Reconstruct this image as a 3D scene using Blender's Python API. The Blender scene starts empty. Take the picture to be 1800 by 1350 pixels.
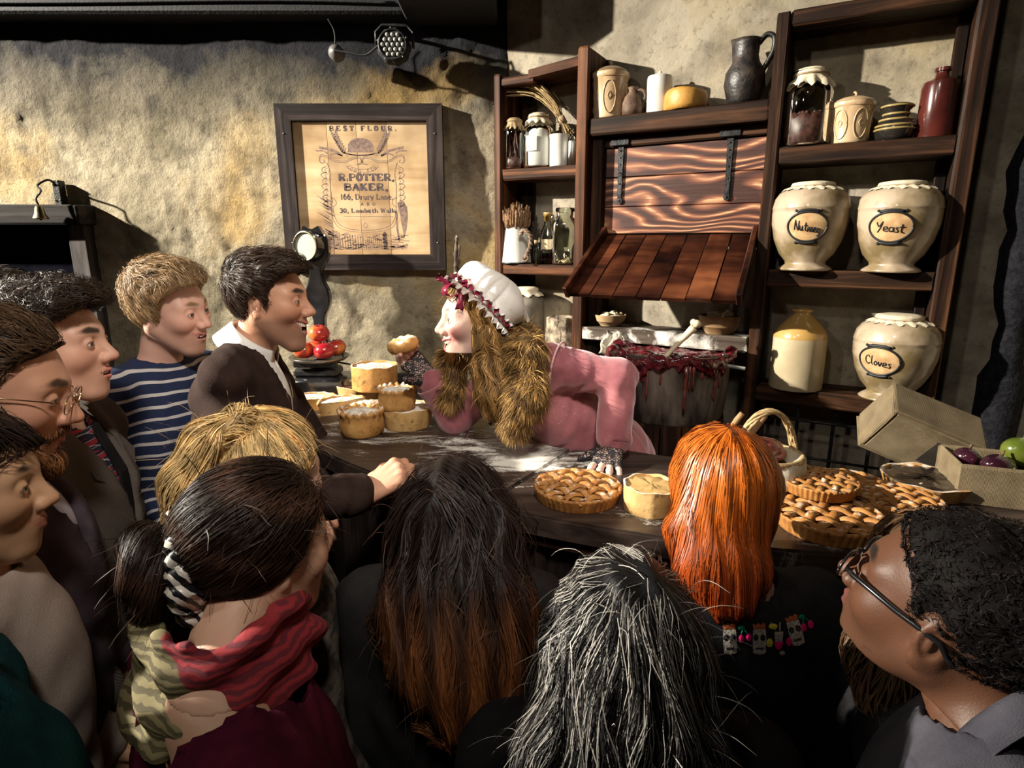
import bpy, bmesh, math, random
import numpy as np
from mathutils import Vector, Matrix, Euler, Quaternion
SC = bpy.context.scene
COL = SC.collection
PI = math.pi
# ------------------------------------------------------------------ camera
F, TH, CAMZ = 1050.0, math.radians(13.1), 1.80
CT, ST = math.cos(TH), math.sin(TH)
cam = bpy.data.cameras.new('camera'); cam.sensor_width = 36; cam.lens = F / 1800 * 36
cam.clip_start = .02
co = bpy.data.objects.new('camera', cam); COL.objects.link(co)
co.location = (0, 0, CAMZ); co.rotation_euler = (PI/2 - TH, 0, 0)
SC.camera = co
# ------------------------------------------------------------------ view, world, lights
SC.view_settings.view_transform = 'Standard'; SC.view_settings.look = 'None'
SC.view_settings.gamma = 1; SC.view_settings.use_curve_mapping = False
SC.view_settings.exposure = 0.0
w = bpy.data.worlds.new('world'); SC.world = w; w.use_nodes = True
w.node_tree.nodes['Background'].inputs[0].default_value = (.9, .92, 1, 1)
w.node_tree.nodes['Background'].inputs[1].default_value = .02
def spot(name, loc, aim, power, size, blend, radius, col):
    l = bpy.data.lights.new(name, 'SPOT'); l.energy = power; l.spot_size = math.radians(size)
    l.spot_blend = blend; l.shadow_soft_size = radius; l.color = col
    o = bpy.data.objects.new(name, l); COL.objects.link(o); o.location = loc
    o.rotation_euler = (Vector(aim) - Vector(loc)).to_track_quat('-Z', 'Y').to_euler()
    return o
KEY = spot('key_spotlight', (-5.9, 1.15, 4.0), (-.65, 2.3, 1.38), 6300, 46, .85, .07, (1, .93, .80))
CROWD = spot('crowd_spotlight', (-2.6, -.9, 3.7), (.0, 1.7, 1.3), 85, 56, .6, .12, (1, .92, .80))
RACK = spot('rack_spotlight', (-.9, -.6, 3.9), (1.15, 2.0, 1.35), 55, 40, .5, .10, (1, .90, .78))
FACE = spot('counter_spotlight', (.1, -.5, 3.7), (-.45, 1.85, 1.45), 330, 47, .8, .20, (1, .92, .82))
# ------------------------------------------------------------------ projection helpers (photograph is 1800 x 1350)
def ray(px, py):
    u, v = (px - 900) / F, (py - 675) / F
    return np.array([u, CT - v*ST, -ST - v*CT])
CAMP = np.array([0, 0, CAMZ])
def W(px, py, d): return CAMP + ray(px, py) * d              # point at camera depth d
def WZ(px, py, z):                                          # point on the level z
    r = ray(px, py); return CAMP + r * ((z - CAMZ) / r[2])
def WY(px, py, y):
    r = ray(px, py); return CAMP + r * (y / r[1])
BACKY = 2.80
RW0 = np.array([-.034, BACKY]); RU = np.array([.872, -.489]); RU /= np.linalg.norm(RU)
RN = np.array([RU[1], -RU[0]])                              # out of the shelf wall, into the room
RROT = math.atan2(RU[1], RU[0])
def TZ(px, py, o=.16):                                      # (along wall, height) on the plane o in front of the shelf wall
    r = ray(px, py); base = RW0 + RN*o
    k = (base @ RN) / (r[:2] @ RN); p = CAMP + r*k
    return float((p[:2] - base) @ RU), float(p[2])
def RP(t, o, z): 
    p = RW0 + RU*t + RN*o; return (p[0], p[1], z)
# ------------------------------------------------------------------ noise
def vnoise(x, y, seed=0):
    xi, yi = np.floor(x).astype(np.int64), np.floor(y).astype(np.int64); fx, fy = x-xi, y-yi
    def h(a, b):
        n = (a*374761393 + b*668265263 + seed*974634211) & 0xffffffff
        n = ((n ^ (n >> 13))*1274126177) & 0xffffffff
        return ((n ^ (n >> 16)) & 0xffff)/65535.
    fx, fy = fx*fx*(3-2*fx), fy*fy*(3-2*fy)
    return (h(xi, yi)*(1-fx)+h(xi+1, yi)*fx)*(1-fy) + (h(xi, yi+1)*(1-fx)+h(xi+1, yi+1)*fx)*fy
def fbm(x, y, n=4, seed=0):
    s, a = 0, .5
    for i in range(n): s = s + a*vnoise(x*2**i, y*2**i, seed+i); a *= .5
    return s
# ------------------------------------------------------------------ materials
class NT:
    def __init__(s, name):
        s.m = bpy.data.materials.new(name); s.m.use_nodes = True; s.t = s.m.node_tree
        s.b = s.t.nodes['Principled BSDF']; s.out = s.t.nodes['Material Output']
    def n(s, typ, **kw):
        o = s.t.nodes.new(typ)
        for k, v in kw.items():
            if k.startswith('i_'): o.inputs[k[2:].replace('_', ' ')].default_value = v
            elif k.startswith('n_'): o.inputs[int(k[2:])].default_value = v
            else: setattr(o, k, v)
        return o
    def l(s, a, b): s.t.links.new(a, b)
    def coord(s, scale=(1,1,1), rnd=False, kind='Object'):
        tc = s.n('ShaderNodeTexCoord'); mp = s.n('ShaderNodeMapping'); mp.inputs['Scale'].default_value = scale
        s.l(tc.outputs[kind], mp.inputs['Vector'])
        if rnd:
            oi = s.n('ShaderNodeObjectInfo'); mu = s.n('ShaderNodeMath', operation='MULTIPLY', n_1=37.)
            s.l(oi.outputs['Random'], mu.inputs[0]); s.l(mu.outputs[0], mp.inputs['Location'])
        return mp.outputs[0]
    def noise(s, vec, scale, detail=4, rough=.55, dist=0):
        o = s.n('ShaderNodeTexNoise', i_Scale=scale, i_Detail=detail, i_Roughness=rough, i_Distortion=dist)
        s.l(vec, o.inputs['Vector']); return o.outputs['Fac']
    def ramp(s, fac, stops):
        o = s.n('ShaderNodeValToRGB'); e = o.color_ramp.elements
        while len(e) < len(stops): e.new(.5)
        for k, (p, c) in zip(e, stops): k.position = p; k.color = (*c, 1) if len(c) == 3 else c
        s.l(fac, o.inputs[0]); return o.outputs[0]
    def mix(s, fac, a, b, mode='MIX'):
        o = s.n('ShaderNodeMix', data_type='RGBA', blend_type=mode)
        for v, i in ((fac, 0), (a, 6), (b, 7)):
            if isinstance(v, (int, float)): o.inputs[i].default_value = v
            elif isinstance(v, tuple): o.inputs[i].default_value = (*v, 1)
            else: s.l(v, o.inputs[i])
        return o.outputs[2]
    def bump(s, h, strength, dist=.01):
        o = s.n('ShaderNodeBump', i_Strength=strength, i_Distance=dist)
        s.l(h, o.inputs['Height']); s.l(o.outputs[0], s.b.inputs['Normal']); return o
    def set(s, **kw):
        for k, v in kw.items():
            i = s.b.inputs[k.replace('_', ' ')]
            i.default_value = (*v, 1) if isinstance(v, tuple) and len(v) == 3 and i.type == 'RGBA' else v
        return s
MATS = {}
def simple(name, c1, c2=None, rough=.6, scale=12, metal=0, bs=0, bscale=60, spec=.5, lo=.35, hi=.65, rnd=False, stretch=(1,1,1), coat=0, sss=0):
    if name in MATS: return MATS[name]
    k = NT(name); k.set(Roughness=rough, Metallic=metal)
    k.b.inputs['Specular IOR Level'].default_value = spec
    if coat: k.b.inputs['Coat Weight'].default_value = coat; k.b.inputs['Coat Roughness'].default_value = .12
    if sss: k.b.inputs['Subsurface Weight'].default_value = sss; k.b.inputs['Subsurface Radius'].default_value = (.01, .005, .003)
    v = k.coord(stretch, rnd)
    if c2: k.l(k.ramp(k.noise(v, scale), [(lo, c1), (hi, c2)]), k.b.inputs['Base Color'])
    else: k.set(Base_Color=c1)
    if bs: k.bump(k.noise(v, bscale, 3), bs, .004)
    MATS[name] = k.m; return k.m
def wood(name, dark, mid, light, axis='X', rough=.55, fine=26, contrast=(.3, .5, .72), coat=0, flour=None, bumps=.5, stain=(.55,.5,.48)):
    if name in MATS: return MATS[name]
    k = NT(name); k.set(Roughness=rough); k.b.inputs['Specular IOR Level'].default_value = .15
    if coat: k.b.inputs['Coat Weight'].default_value = coat; k.b.inputs['Coat Roughness'].default_value = .25
    sc = {'X': (1.3, fine, fine), 'Y': (fine, 1.3, fine), 'Z': (fine, fine, 1.3)}[axis]
    v = k.coord(sc, True); g = k.noise(v, 1., 5, .6, .8)
    c = k.ramp(g, [(contrast[0], dark), (contrast[1], mid), (contrast[2], light)])
    v2 = k.coord((1, 1, 1), True); big = k.noise(v2, 5, 3)
    c = k.mix(k.ramp(big, [(.35, (0,0,0)), (.7, (1,1,1))]), k.mix(1., c, stain, 'MULTIPLY'), c)
    if flour:
        fn = k.noise(v2, flour, 6, .62, .4); fm = k.ramp(fn, [(.5, (0,0,0)), (.62, (1,1,1))])
        c = k.mix(fm, c, (.75, .72, .66))
    k.l(c, k.b.inputs['Base Color'])
    k.bump(g, bumps, .004)
    MATS[name] = k.m; return k.m
def attr_mat(name, rough=.5, spec=.5, sss=0, bs=0, bscale=120, aniso=0, sheen=0, att='tint'):
    if name in MATS: return MATS[name]
    k = NT(name); k.set(Roughness=rough); k.b.inputs['Specular IOR Level'].default_value = spec
    a = k.n('ShaderNodeAttribute', attribute_name=att); k.l(a.outputs['Color'], k.b.inputs['Base Color'])
    if sss: k.b.inputs['Subsurface Weight'].default_value = sss; k.b.inputs['Subsurface Radius'].default_value = (.012, .005, .003); k.b.inputs['Subsurface Scale'].default_value = .5
    if sheen: k.b.inputs['Sheen Weight'].default_value = sheen
    if bs: k.bump(k.noise(k.coord(), bscale, 4), bs, .002)
    MATS[name] = k.m; return k.m
def glass(name, tint=(.93, .95, .93), rough=.03):
    if name in MATS: return MATS[name]
    k = NT(name); fr = k.n('ShaderNodeFresnel', i_IOR=1.5); tr = k.n('ShaderNodeBsdfTransparent'); gl = k.n('ShaderNodeBsdfGlossy', i_Roughness=rough)
    tr.inputs[0].default_value = (*tint, 1); mx = k.n('ShaderNodeMixShader')
    k.l(fr.outputs[0], mx.inputs[0]); k.l(tr.outputs[0], mx.inputs[1]); k.l(gl.outputs[0], mx.inputs[2]); k.l(mx.outputs[0], k.out.inputs[0])
    MATS[name] = k.m; return k.m
# ------------------------------------------------------------------ objects
def tag(o, label=None, cat=None, group=None, kind=None):
    for k, v in (('label', label), ('category', cat), ('group', group), ('kind', kind)):
        if v: o[k] = v
    return o
def empty(name, loc=(0,0,0), rz=0, label=None, cat=None, group=None, kind=None):
    o = bpy.data.objects.new(name, None); o.empty_display_size = .05; COL.objects.link(o)
    o.location = loc; o.rotation_euler = (0, 0, rz); return tag(o, label, cat, group, kind)
def mesh_obj(name, V, Fs, mat, parent=None, smooth=False, loc=None, rot=None, label=None, tint=None):
    me = bpy.data.meshes.new(name)
    if isinstance(Fs, np.ndarray):
        V = np.asarray(V, np.float32); n, m = Fs.shape
        me.vertices.add(len(V)); me.vertices.foreach_set('co', V.ravel())
        me.loops.add(n*m); me.loops.foreach_set('vertex_index', Fs.astype(np.int32).ravel())
        me.polygons.add(n); me.polygons.foreach_set('loop_start', np.arange(0, n*m, m, dtype=np.int32))
        me.update(calc_edges=True)
    else:
        me.from_pydata([tuple(map(float, v)) for v in V], [], Fs); me.update()
    if smooth: me.polygons.foreach_set('use_smooth', np.ones(len(me.polygons), bool))
    if tint is not None:
        a = me.color_attributes.new('tint', 'FLOAT_COLOR', 'POINT')
        t = np.ones((len(me.vertices), 4), np.float32); t[:, :3] = tint; a.data.foreach_set('color', t.ravel())
    me.materials.append(mat)
    o = bpy.data.objects.new(name, me); COL.objects.link(o)
    if parent: o.parent = parent
    if loc is not None: o.location = loc
    if rot is not None: o.rotation_euler = rot
    if label: o['label'] = label
    return o
def copy_tree(o, parent=None):
    c = o.copy(); COL.objects.link(c); c.parent = parent
    for ch in o.children: copy_tree(ch, c)
    return c
class MB:
    def __init__(s): s.v = []; s.f = []
    def add(s, V, Fs):
        b = len(s.v); s.v += [tuple(v) for v in V]; s.f += [tuple(i+b for i in f) for f in Fs]; return s
    def box(s, lo, hi, jit=0, rnd=None, bev=0):
        x0, y0, z0 = lo; x1, y1, z1 = hi
        if bev:
            e = min(bev, .45*min(x1-x0, y1-y0, z1-z0)); V = []
            for sx in (0, 1):
                for sy in (0, 1):
                    for sz in (0, 1):
                        c = (x1 if sx else x0, y1 if sy else y0, z1 if sz else z0); i = (-e if sx else e, -e if sy else e, -e if sz else e)
                        V += [(c[0], c[1]+i[1], c[2]+i[2]), (c[0]+i[0], c[1], c[2]+i[2]), (c[0]+i[0], c[1]+i[1], c[2])]
            q = lambda sx, sy, sz, a: (sx*4+sy*2+sz)*3+a
            Fs = []
            for s_ in (0, 1):
                Fs.append((q(s_,0,0,0), q(s_,1,0,0), q(s_,1,1,0), q(s_,0,1,0)) if s_ else (q(0,0,0,0), q(0,0,1,0), q(0,1,1,0), q(0,1,0,0)))
                Fs.append((q(0,s_,0,1), q(0,s_,1,1), q(1,s_,1,1), q(1,s_,0,1)) if s_ else (q(0,0,0,1), q(1,0,0,1), q(1,0,1,1), q(0,0,1,1)))
                Fs.append((q(0,0,s_,2), q(1,0,s_,2), q(1,1,s_,2), q(0,1,s_,2)) if s_ else (q(0,0,0,2), q(0,1,0,2), q(1,1,0,2), q(1,0,0,2)))
            for a in (0, 1):
                for b in (0, 1):
                    Fs += [(q(a,b,0,0), q(a,b,1,0), q(a,b,1,1), q(a,b,0,1)), (q(a,0,b,0), q(a,1,b,0), q(a,1,b,2), q(a,0,b,2)), (q(0,a,b,1), q(1,a,b,1), q(1,a,b,2), q(0,a,b,2))]
                    for c in (0, 1): Fs.append((q(a,b,c,0), q(a,b,c,1), q(a,b,c,2)))
            bm = None
        else:
            V = [(x, y, z) for x in (x0, x1) for y in (y0, y1) for z in (z0, z1)]
            Fs = [(0,1,3,2), (4,6,7,5), (0,4,5,1), (2,3,7,6), (0,2,6,4), (1,5,7,3)]
        if jit: V = [(x+random.uniform(-jit, jit), y+random.uniform(-jit, jit), z+random.uniform(-jit, jit)) for x, y, z in V]
        return s.add(V, Fs)
    def beam(s, a, b, w, h, up=(0,0,1), bev=.004, jit=0):
        a, b = Vector(a), Vector(b); L = (b-a).length; X = (b-a)/L; Y = Vector(up).cross(X).normalized(); Z = X.cross(Y)
        m = MB().box((0, -w/2, -h/2), (L, w/2, h/2), bev=bev, jit=jit)
        return s.add([a + X*x + Y*y + Z*z for x, y, z in m.v], m.f)
    def lathe(s, prof, n=32, fn=None, cap=True):
        V = []; m = len(prof)
        for i in range(n):
            a = 2*PI*i/n
            for j, (r, z) in enumerate(prof):
                if fn: r, z = fn(r, z, a, j)
                V.append((r*math.cos(a), r*math.sin(a), z))
        Fs = [(i*m+j, ((i+1) % n)*m+j, ((i+1) % n)*m+j+1, i*m+j+1) for i in range(n) for j in range(m-1)]
        if cap:
            if prof[0][0] > 1e-4: Fs.append(tuple(i*m for i in reversed(range(n))))
            if prof[-1][0] > 1e-4: Fs.append(tuple(i*m+m-1 for i in range(n)))
        return s.add(V, Fs)
    def tube(s, pts, r, n=8, cap=True, flat=1):
        P = [Vector(p) for p in pts]; V = []; k = len(P); R = r if isinstance(r, (list, tuple)) else [r]*k
        t = (P[1]-P[0]).normalized(); ref = Vector((0,0,1)) if abs(t.z) < .9 else Vector((1,0,0)); N = t.cross(ref).normalized()
        for i in range(k):
            t = (P[min(i+1, k-1)]-P[max(i-1, 0)]).normalized(); N = (N - t*N.dot(t)).normalized(); B = t.cross(N)
            for j in range(n): a = 2*PI*j/n; V.append(P[i] + (N*math.cos(a)*flat + B*math.sin(a))*R[i])
        Fs = [(i*n+j, i*n+(j+1) % n, (i+1)*n+(j+1) % n, (i+1)*n+j) for i in range(k-1) for j in range(n)]
        if cap: Fs += [tuple(reversed(range(n))), tuple((k-1)*n+j for j in range(n))]
        return s.add(V, Fs)
    def sphere(s, c, r, n=12, m=8, sc=(1,1,1)):
        b = MB().lathe([(max(r*math.sin(PI*j/m), 0), -r*math.cos(PI*j/m)) for j in range(m+1)], n, cap=False)
        return s.add([(c[0]+x*sc[0], c[1]+y*sc[1], c[2]+z*sc[2]) for x, y, z in b.v], b.f)
    def prism(s, pts, y0, y1):                                # outline in x,z, extruded along y
        n = len(pts); V = [(x, y0, z) for x, z in pts] + [(x, y1, z) for x, z in pts]
        return s.add(V, [tuple(range(n)), tuple(reversed(range(n, 2*n)))] + [(i, n+i, n+(i+1) % n, (i+1) % n) for i in range(n)])
    def xf(s, mat): s.v = [tuple(mat @ Vector(v)) for v in s.v]; return s
    def build(s, name, mat, parent=None, smooth=False, fix=True, angle=None, **kw):
        o = mesh_obj(name, s.v, s.f, mat, parent, smooth, **kw)
        if fix:
            bm = bmesh.new(); bm.from_mesh(o.data); bmesh.ops.recalc_face_normals(bm, faces=bm.faces); bm.to_mesh(o.data); bm.free()
        if angle: o.data.set_sharp_from_angle(angle=math.radians(angle))
        return o
def catmull(P, n=8, closed=False):
    P = [Vector(p) for p in P]; k = len(P); out = []
    for i in range(k if closed else k-1):
        a, b, c, d = (P[(i+j) % k] if closed else P[min(max(i+j, 0), k-1)] for j in (-1, 0, 1, 2))
        for j in range(n):
            t = j/n; out.append(.5*((2*b)+(c-a)*t+(2*a-5*b+4*c-d)*t*t+(3*b-a-3*c+d)*t**3))
    if not closed: out.append(P[-1])
    return out
# ------------------------------------------------------------------ setting
def plaster(name, base, light, ochre, grime, bscale, bstr, band=None):
    k = NT(name); k.set(Roughness=.88); k.b.inputs['Specular IOR Level'].default_value = .25
    v = k.coord(); n1 = k.noise(v, 2.2, 6, .62, .3); n2 = k.noise(v, 5.5, 6, .6); n3 = k.noise(v, 1.1, 4, .55, .2); n4 = k.noise(v, bscale, 8, .72, .0)
    c = k.ramp(n1, [(.33, base), (.62, light)])
    c = k.mix(k.ramp(n3, [(.52, (0,0,0)), (.66, (1,1,1))]), c, ochre)
    c = k.mix(k.ramp(n2, [(.30, (.75,.75,.75)), (.52, (0,0,0))]), c, grime)
    c = k.mix(k.ramp(n4, [(.34, (.5,.5,.5)), (.46, (0,0,0))]), c, grime)
    if band:                                               # black paint at the wall head, with gradual noisy darkening below it
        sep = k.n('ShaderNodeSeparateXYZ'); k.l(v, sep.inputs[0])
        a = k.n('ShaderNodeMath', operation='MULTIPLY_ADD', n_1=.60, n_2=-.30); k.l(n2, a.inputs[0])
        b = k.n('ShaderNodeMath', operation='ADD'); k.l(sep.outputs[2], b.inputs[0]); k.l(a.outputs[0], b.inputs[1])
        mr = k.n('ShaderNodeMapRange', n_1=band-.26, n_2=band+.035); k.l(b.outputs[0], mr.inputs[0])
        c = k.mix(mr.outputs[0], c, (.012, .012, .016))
    k.l(c, k.b.inputs['Base Color']); k.bump(n4, bstr, .02); return k.m
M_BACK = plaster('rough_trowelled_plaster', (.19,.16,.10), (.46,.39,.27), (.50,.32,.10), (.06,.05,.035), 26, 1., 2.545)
M_SIDE = plaster('smooth_aged_plaster', (.20,.17,.125), (.43,.375,.285), (.38,.31,.19), (.08,.065,.05), 40, .3)
M_BLACK = simple('black_paint', (.005,.005,.007), (.012,.012,.015), .75, 30, bs=.4, bscale=90)
M_DARKWALL = simple('dark_distemper', (.02,.018,.016), (.04,.036,.03), .9, 4)
M_FLOOR = wood('floor_boards', (.02,.014,.01), (.05,.034,.022), (.09,.06,.04), 'Y', .6)
def grid_wall(name, o, ux, L, H, step, amp, mat, hole=None, z0=0, sm=.3):
    nx, nz = int(L/step)+1, int((H-z0)/step)+1
    s, z = np.meshgrid(np.linspace(0, L, nx), np.linspace(z0, H, nz), indexing='ij')
    n = .55*(1-np.abs(2*fbm(s*7+3, z*7, 3, 5)-.9))+.6*(1-np.abs(2*fbm(s*17+3, z*15, 3, 8)-.9)); big = fbm(s*2.1, z*2.1+9, 3, 11); fine = fbm(s*22, z*22, 3, 17)
    sw = np.abs(np.sin((s*9+z*5)+7*fbm(s*3, z*3, 3, 23)))
    d = amp*(n*.9*np.clip(big*3-.6, .2, 1.4) + .45*sw*np.clip(big*3-1., 0, 1) + .35*fine) - amp*.9
    ux = np.array(ux); nn = np.array([ux[1], -ux[0]])
    X = o[0]+ux[0]*s+nn[0]*d; Y = o[1]+ux[1]*s+nn[1]*d
    V = np.stack([X, Y, z], -1).reshape(-1, 3)
    I = np.arange(nx*nz).reshape(nx, nz)
    q = np.stack([I[:-1,:-1], I[1:,:-1], I[1:,1:], I[:-1,1:]], -1).reshape(-1, 4)
    if hole is not None:
        c = V[q].mean(1); k = ~((c[:,0] > hole[0]) & (c[:,0] < hole[1]) & (c[:,2] < hole[2])); q = q[k]
    ob = mesh_obj(name, V, q, mat, None, True); ob['kind'] = 'structure'; return ob
XL = -6.6
LDX = -1.90                                              # doorway edge
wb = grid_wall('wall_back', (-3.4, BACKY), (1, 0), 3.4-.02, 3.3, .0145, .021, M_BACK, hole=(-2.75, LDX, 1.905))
tag(wb, 'rough trowelled tan plaster wall behind the counter', 'wall')
def slab(name, lo, hi, mat, label=None, cat=None):
    o = MB().box(lo, hi).build(name, mat); return tag(o, label, cat, kind='structure')
slab('wall_outer', (XL, BACKY, 0), (-3.4, BACKY+.1, 4.6), M_DARKWALL, 'dark wall continuing beyond the plaster wall', 'wall')
slab('wall_head', (-3.4, BACKY+.03, 3.3), (3.2, BACKY+.1, 4.6), M_DARKWALL, 'dark wall above the plaster wall', 'wall')
wr = grid_wall('wall_right', RW0, RU, 2.02, 3.4, .022, .006, M_SIDE)
tag(wr, 'smoother aged plaster wall behind the shelf racks', 'wall')
e = RW0 + RU*1.86
w2 = np.array([.55, -1.]); w2 /= np.linalg.norm(w2)
ws = grid_wall('wall_side', e, w2, 3.2, 3.4, .035, .010, M_SIDE); tag(ws, 'shaded plaster wall at the end of the counter', 'wall')
# dark tarred post where the shelf wall meets the end wall
m = MB(); zz = np.linspace(0, 3.4, 60); P = []
for i, z in enumerate(zz):
    r = .055 + .016*math.sin(z*9)+.012*math.sin(z*23+1)
    P.append((e[0]-.015, e[1]-.02, z)); 
m.tube(P, [.060+.014*math.sin(z*7.3)+.010*math.sin(z*19+1)+.006*math.sin(z*47) for z in zz], 14)
tag(m.build('tarred_post', simple('black_tar', (.006,.006,.008), (.016,.016,.019), .8, 60, bs=1., bscale=120, spec=.08), smooth=True), 'rough black tarred post in the corner beside the tall rack', 'post', kind='structure')
slab('floor', (XL, -3.0, -.08), (3.6, BACKY+.9, 0), M_FLOOR, 'dark worn floor boards', 'floor')
slab('ceiling', (XL, -3.0, 4.6), (3.6, BACKY+.1, 4.7), M_BLACK, 'black ceiling high above the set', 'ceiling')
slab('wall_left', (XL-.1, -3.0, 0), (XL, BACKY+.1, 4.6), M_DARKWALL, 'dark wall far to the side', 'wall')
slab('wall_front', (XL, -3.1, 0), (3.6, -3.0, 4.6), M_DARKWALL, 'dark wall behind the visitors', 'wall')
slab('wall_end', (3.5, -3.0, 0), (3.6, BACKY+.1, 4.6), M_DARKWALL, 'dark wall at the far end', 'wall')
# black soffit along the head of the back wall
so = MB().box((-3.4, BACKY-.10, 2.715), (-.44, BACKY+.02, 3.0), bev=.01)
tag(so.build('trim_1', M_BLACK), 'black boxed soffit along the top of the plaster wall', 'soffit', kind='structure')
sb = MB().box((-.44, BACKY-.34, 2.70), (-.06, BACKY+.02, 3.1), bev=.01)  # added box, deep enough to throw a shadow onto the shelf wall
tag(sb.build('corner_blocker', M_BLACK), 'added black bulkhead hanging at the wall corner', 'blocker', kind='structure')
cb = MB().tube(catmull([(-3.2, BACKY-.107, 2.76), (-2., BACKY-.107, 2.752), (-1.0, BACKY-.107, 2.76), (-.47, BACKY-.107, 2.75)], 6), .006, 6)
tag(cb.build('power_cable', M_BLACK, smooth=True), 'thin black cable running along the black soffit', 'cable')
# doorway: dark niche, jamb and lintel
M_OLD = wood('weathered_grey_timber', (.018,.016,.016), (.07,.064,.062), (.17,.155,.15), 'Z', .7)
M_OLDX = wood('weathered_grey_timber_level', (.008,.007,.0065), (.026,.022,.02), (.07,.06,.054), 'X', .7)
dr = empty('door_1', (LDX, BACKY, 0), 0, 'dark open doorway with a grey timber lintel and jamb', 'doorway', kind='structure')
MB().beam((-.955, -.05, 1.93), (.02, -.05, 1.93), .13, .085, bev=.006, jit=.003).build('lintel', M_OLDX, dr)
MB().beam((-.04, -.02, 0), (-.04, -.02, 1.89), .085, .075, up=(0,1,0), bev=.006, jit=.003).build('jamb', M_OLD, dr)
MB().box((-1., .02, -.0), (-.02, .7, 1.9)).build('recess', simple('unlit_doorway_black', (.004,.004,.007), (.007,.007,.010), 1., 20, spec=0.), dr)  # solid box coloured black to stand for the unlit depth of the doorway
# ------------------------------------------------------------------ shop bell over the door
bp = WY(72, 385, BACKY-.16)
M_BRASS = simple('dull_brass', (.20,.17,.09), (.34,.30,.18), .35, 20, metal=1)
M_IRON = simple('black_iron', (.012,.012,.013), (.04,.04,.042), .45, 30, metal=.6, bs=.4, bscale=120)
bell = empty('shop_bell', (bp[0], bp[1], bp[2]), 0, 'small brass shop bell on a coiled iron bracket above the doorway', 'bell')
MB().lathe([(.03,0), (.029,.004), (.021,.02), (.017,.04), (.013,.052), (.004,.057)], 24).build('bell_cup', M_BRASS, bell, True)
MB().sphere((0,0,.0), .006).build('clapper', M_IRON, bell, True)
m = MB().box((-.016,.118,.06), (.016,.158,.17), bev=.003); m.tube(catmull([(0,.12,.15), (.014,.06,.165), (-.012,.03,.14), (.012,.01,.115), (-.006,0,.085), (0,0,.055)], 8), .0045, 8)
m.build('bracket', M_IRON, bell, True, angle=40)
for z in (.065,.085,.15,.165):
    for x in (-.011,.011): MB().sphere((x,.116,z), .0035, 8, 6).build('screw', M_BRASS, bell, True)
# ------------------------------------------------------------------ stage lamp and conduit on the back wall
lp = WY(690, 78, BACKY-.18)
M_LENS = simple('pale_lens', (.32,.33,.30), None, .15)
lamp = empty('stage_lamp', tuple(lp), 0, 'round black stage lamp with a honeycomb of small pale lenses under the soffit', 'stage lamp')
LR = .060
m = MB().lathe([(0,.0), (LR*.9,0), (LR*1.05,.012), (LR*1.12,.03), (LR*1.0,.07), (LR*.7,.10), (0,.11)], 40, fn=lambda r, z, a, j: (r*(1+.05*math.cos(9*a)), z))
rt = Matrix.Rotation(-PI/2, 4, 'X') @ Matrix.Rotation(0, 4, 'Z')
m.xf(rt); m.build('housing', M_BLACK, lamp, True, angle=40)
m = MB().lathe([(LR*.86,-.004), (LR*.95,-.006), (LR*.95,.004), (LR*.86,.004)], 40, cap=False).xf(rt); m.build('front_ring', M_IRON, lamp, True)
hx = []
for row, cnt in zip((2,1,0,-1,-2), (3,4,5,4,3)):
    for i in range(cnt):
        if row == 0 and i == 2: pass
        hx.append(((i-(cnt-1)/2)*.0205, row*.0178))
for x, z in hx:
    b = MB().lathe([(.0078,0), (.0072,-.003), (.004,-.005), (0,-.0055)], 12, cap=False).xf(Matrix.Translation((x, 0, z)) @ rt)
    b.build('lens', M_LENS, lamp, True)
m = MB().tube([(-.075,.05,.0), (-.075,.05,.06), (-.05,.05,.085), (.05,.05,.085), (.075,.05,.06), (.075,.05,0)], .006, 6); m.tube([(0,.05,.085), (0,.185,.085)], .008, 8)
m.build('yoke', M_IRON, lamp, True)
for a in range(5): MB().sphere((LR*math.cos(a*1.256+.4), -.004, LR*math.sin(a*1.256+.4)), .003, 8, 6).build('screw', M_LENS, lamp, True)
cp = WY(590, 92, BACKY-.10)
cd = empty('alarm_bell', tuple(cp), 0, 'small round grey bell box with a drooping cable beside the stage lamp', 'alarm bell')
MB().lathe([(0,.03), (.012,.026), (.026,.014), (.031,0), (.031,-.03), (0,-.03)], 28).xf(Matrix.Rotation(PI/2, 4, 'X')).build('dome', simple('grey_enamel', (.10,.10,.10), (.14,.13,.12), .45), cd, True, angle=50)
m = MB().tube(catmull([(0,-.03,0), (.07,-.03,-.012), (.13,-.03,-.018), (.18,-.04,.01), (.205,-.05,.02)], 8), .0045, 8); m.tube(catmull([(0,0,.03), (.002,0,.06), (-.004,0,.09), (-.02,-.01,.12)], 6), .0035, 6)
m.build('cable', M_BLACK, cd, True)
# ------------------------------------------------------------------ shelf racks on the angled wall (local x along the wall, -y out of it)
M_RED = wood('reddish_dark_timber', (.008,.0035,.002), (.060,.022,.009), (.24,.095,.036), 'Z', .6)
M_REDX = wood('reddish_dark_timber_level', (.009,.004,.0025), (.070,.026,.011), (.27,.11,.042), 'X', .6)
M_BLKW = wood('black_brown_timber', (.005,.003,.002), (.024,.011,.006), (.12,.05,.021), 'Z', .55)
M_BLKWX = wood('black_brown_timber_level', (.005,.003,.002), (.028,.013,.007), (.13,.056,.024), 'X', .55)
M_GREYW = wood('floury_grey_timber', (.03,.022,.018), (.09,.07,.055), (.20,.165,.13), 'X', .65, flour=7)
RO = (RW0[0], RW0[1], 0)
def bx(p, name, t0, t1, o0, o1, z0, z1, mat, jit=.0025, bev=.005, **kw):
    return MB().box((t0, -o1, z0), (t1, -o0, z1), bev=bev, jit=jit).build(name, mat, p, **kw)
rk1 = empty('narrow_shelf_rack', RO, RROT, 'narrow dark wooden shelf rack in the wall corner with jars and a jug', 'shelf rack')
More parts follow.
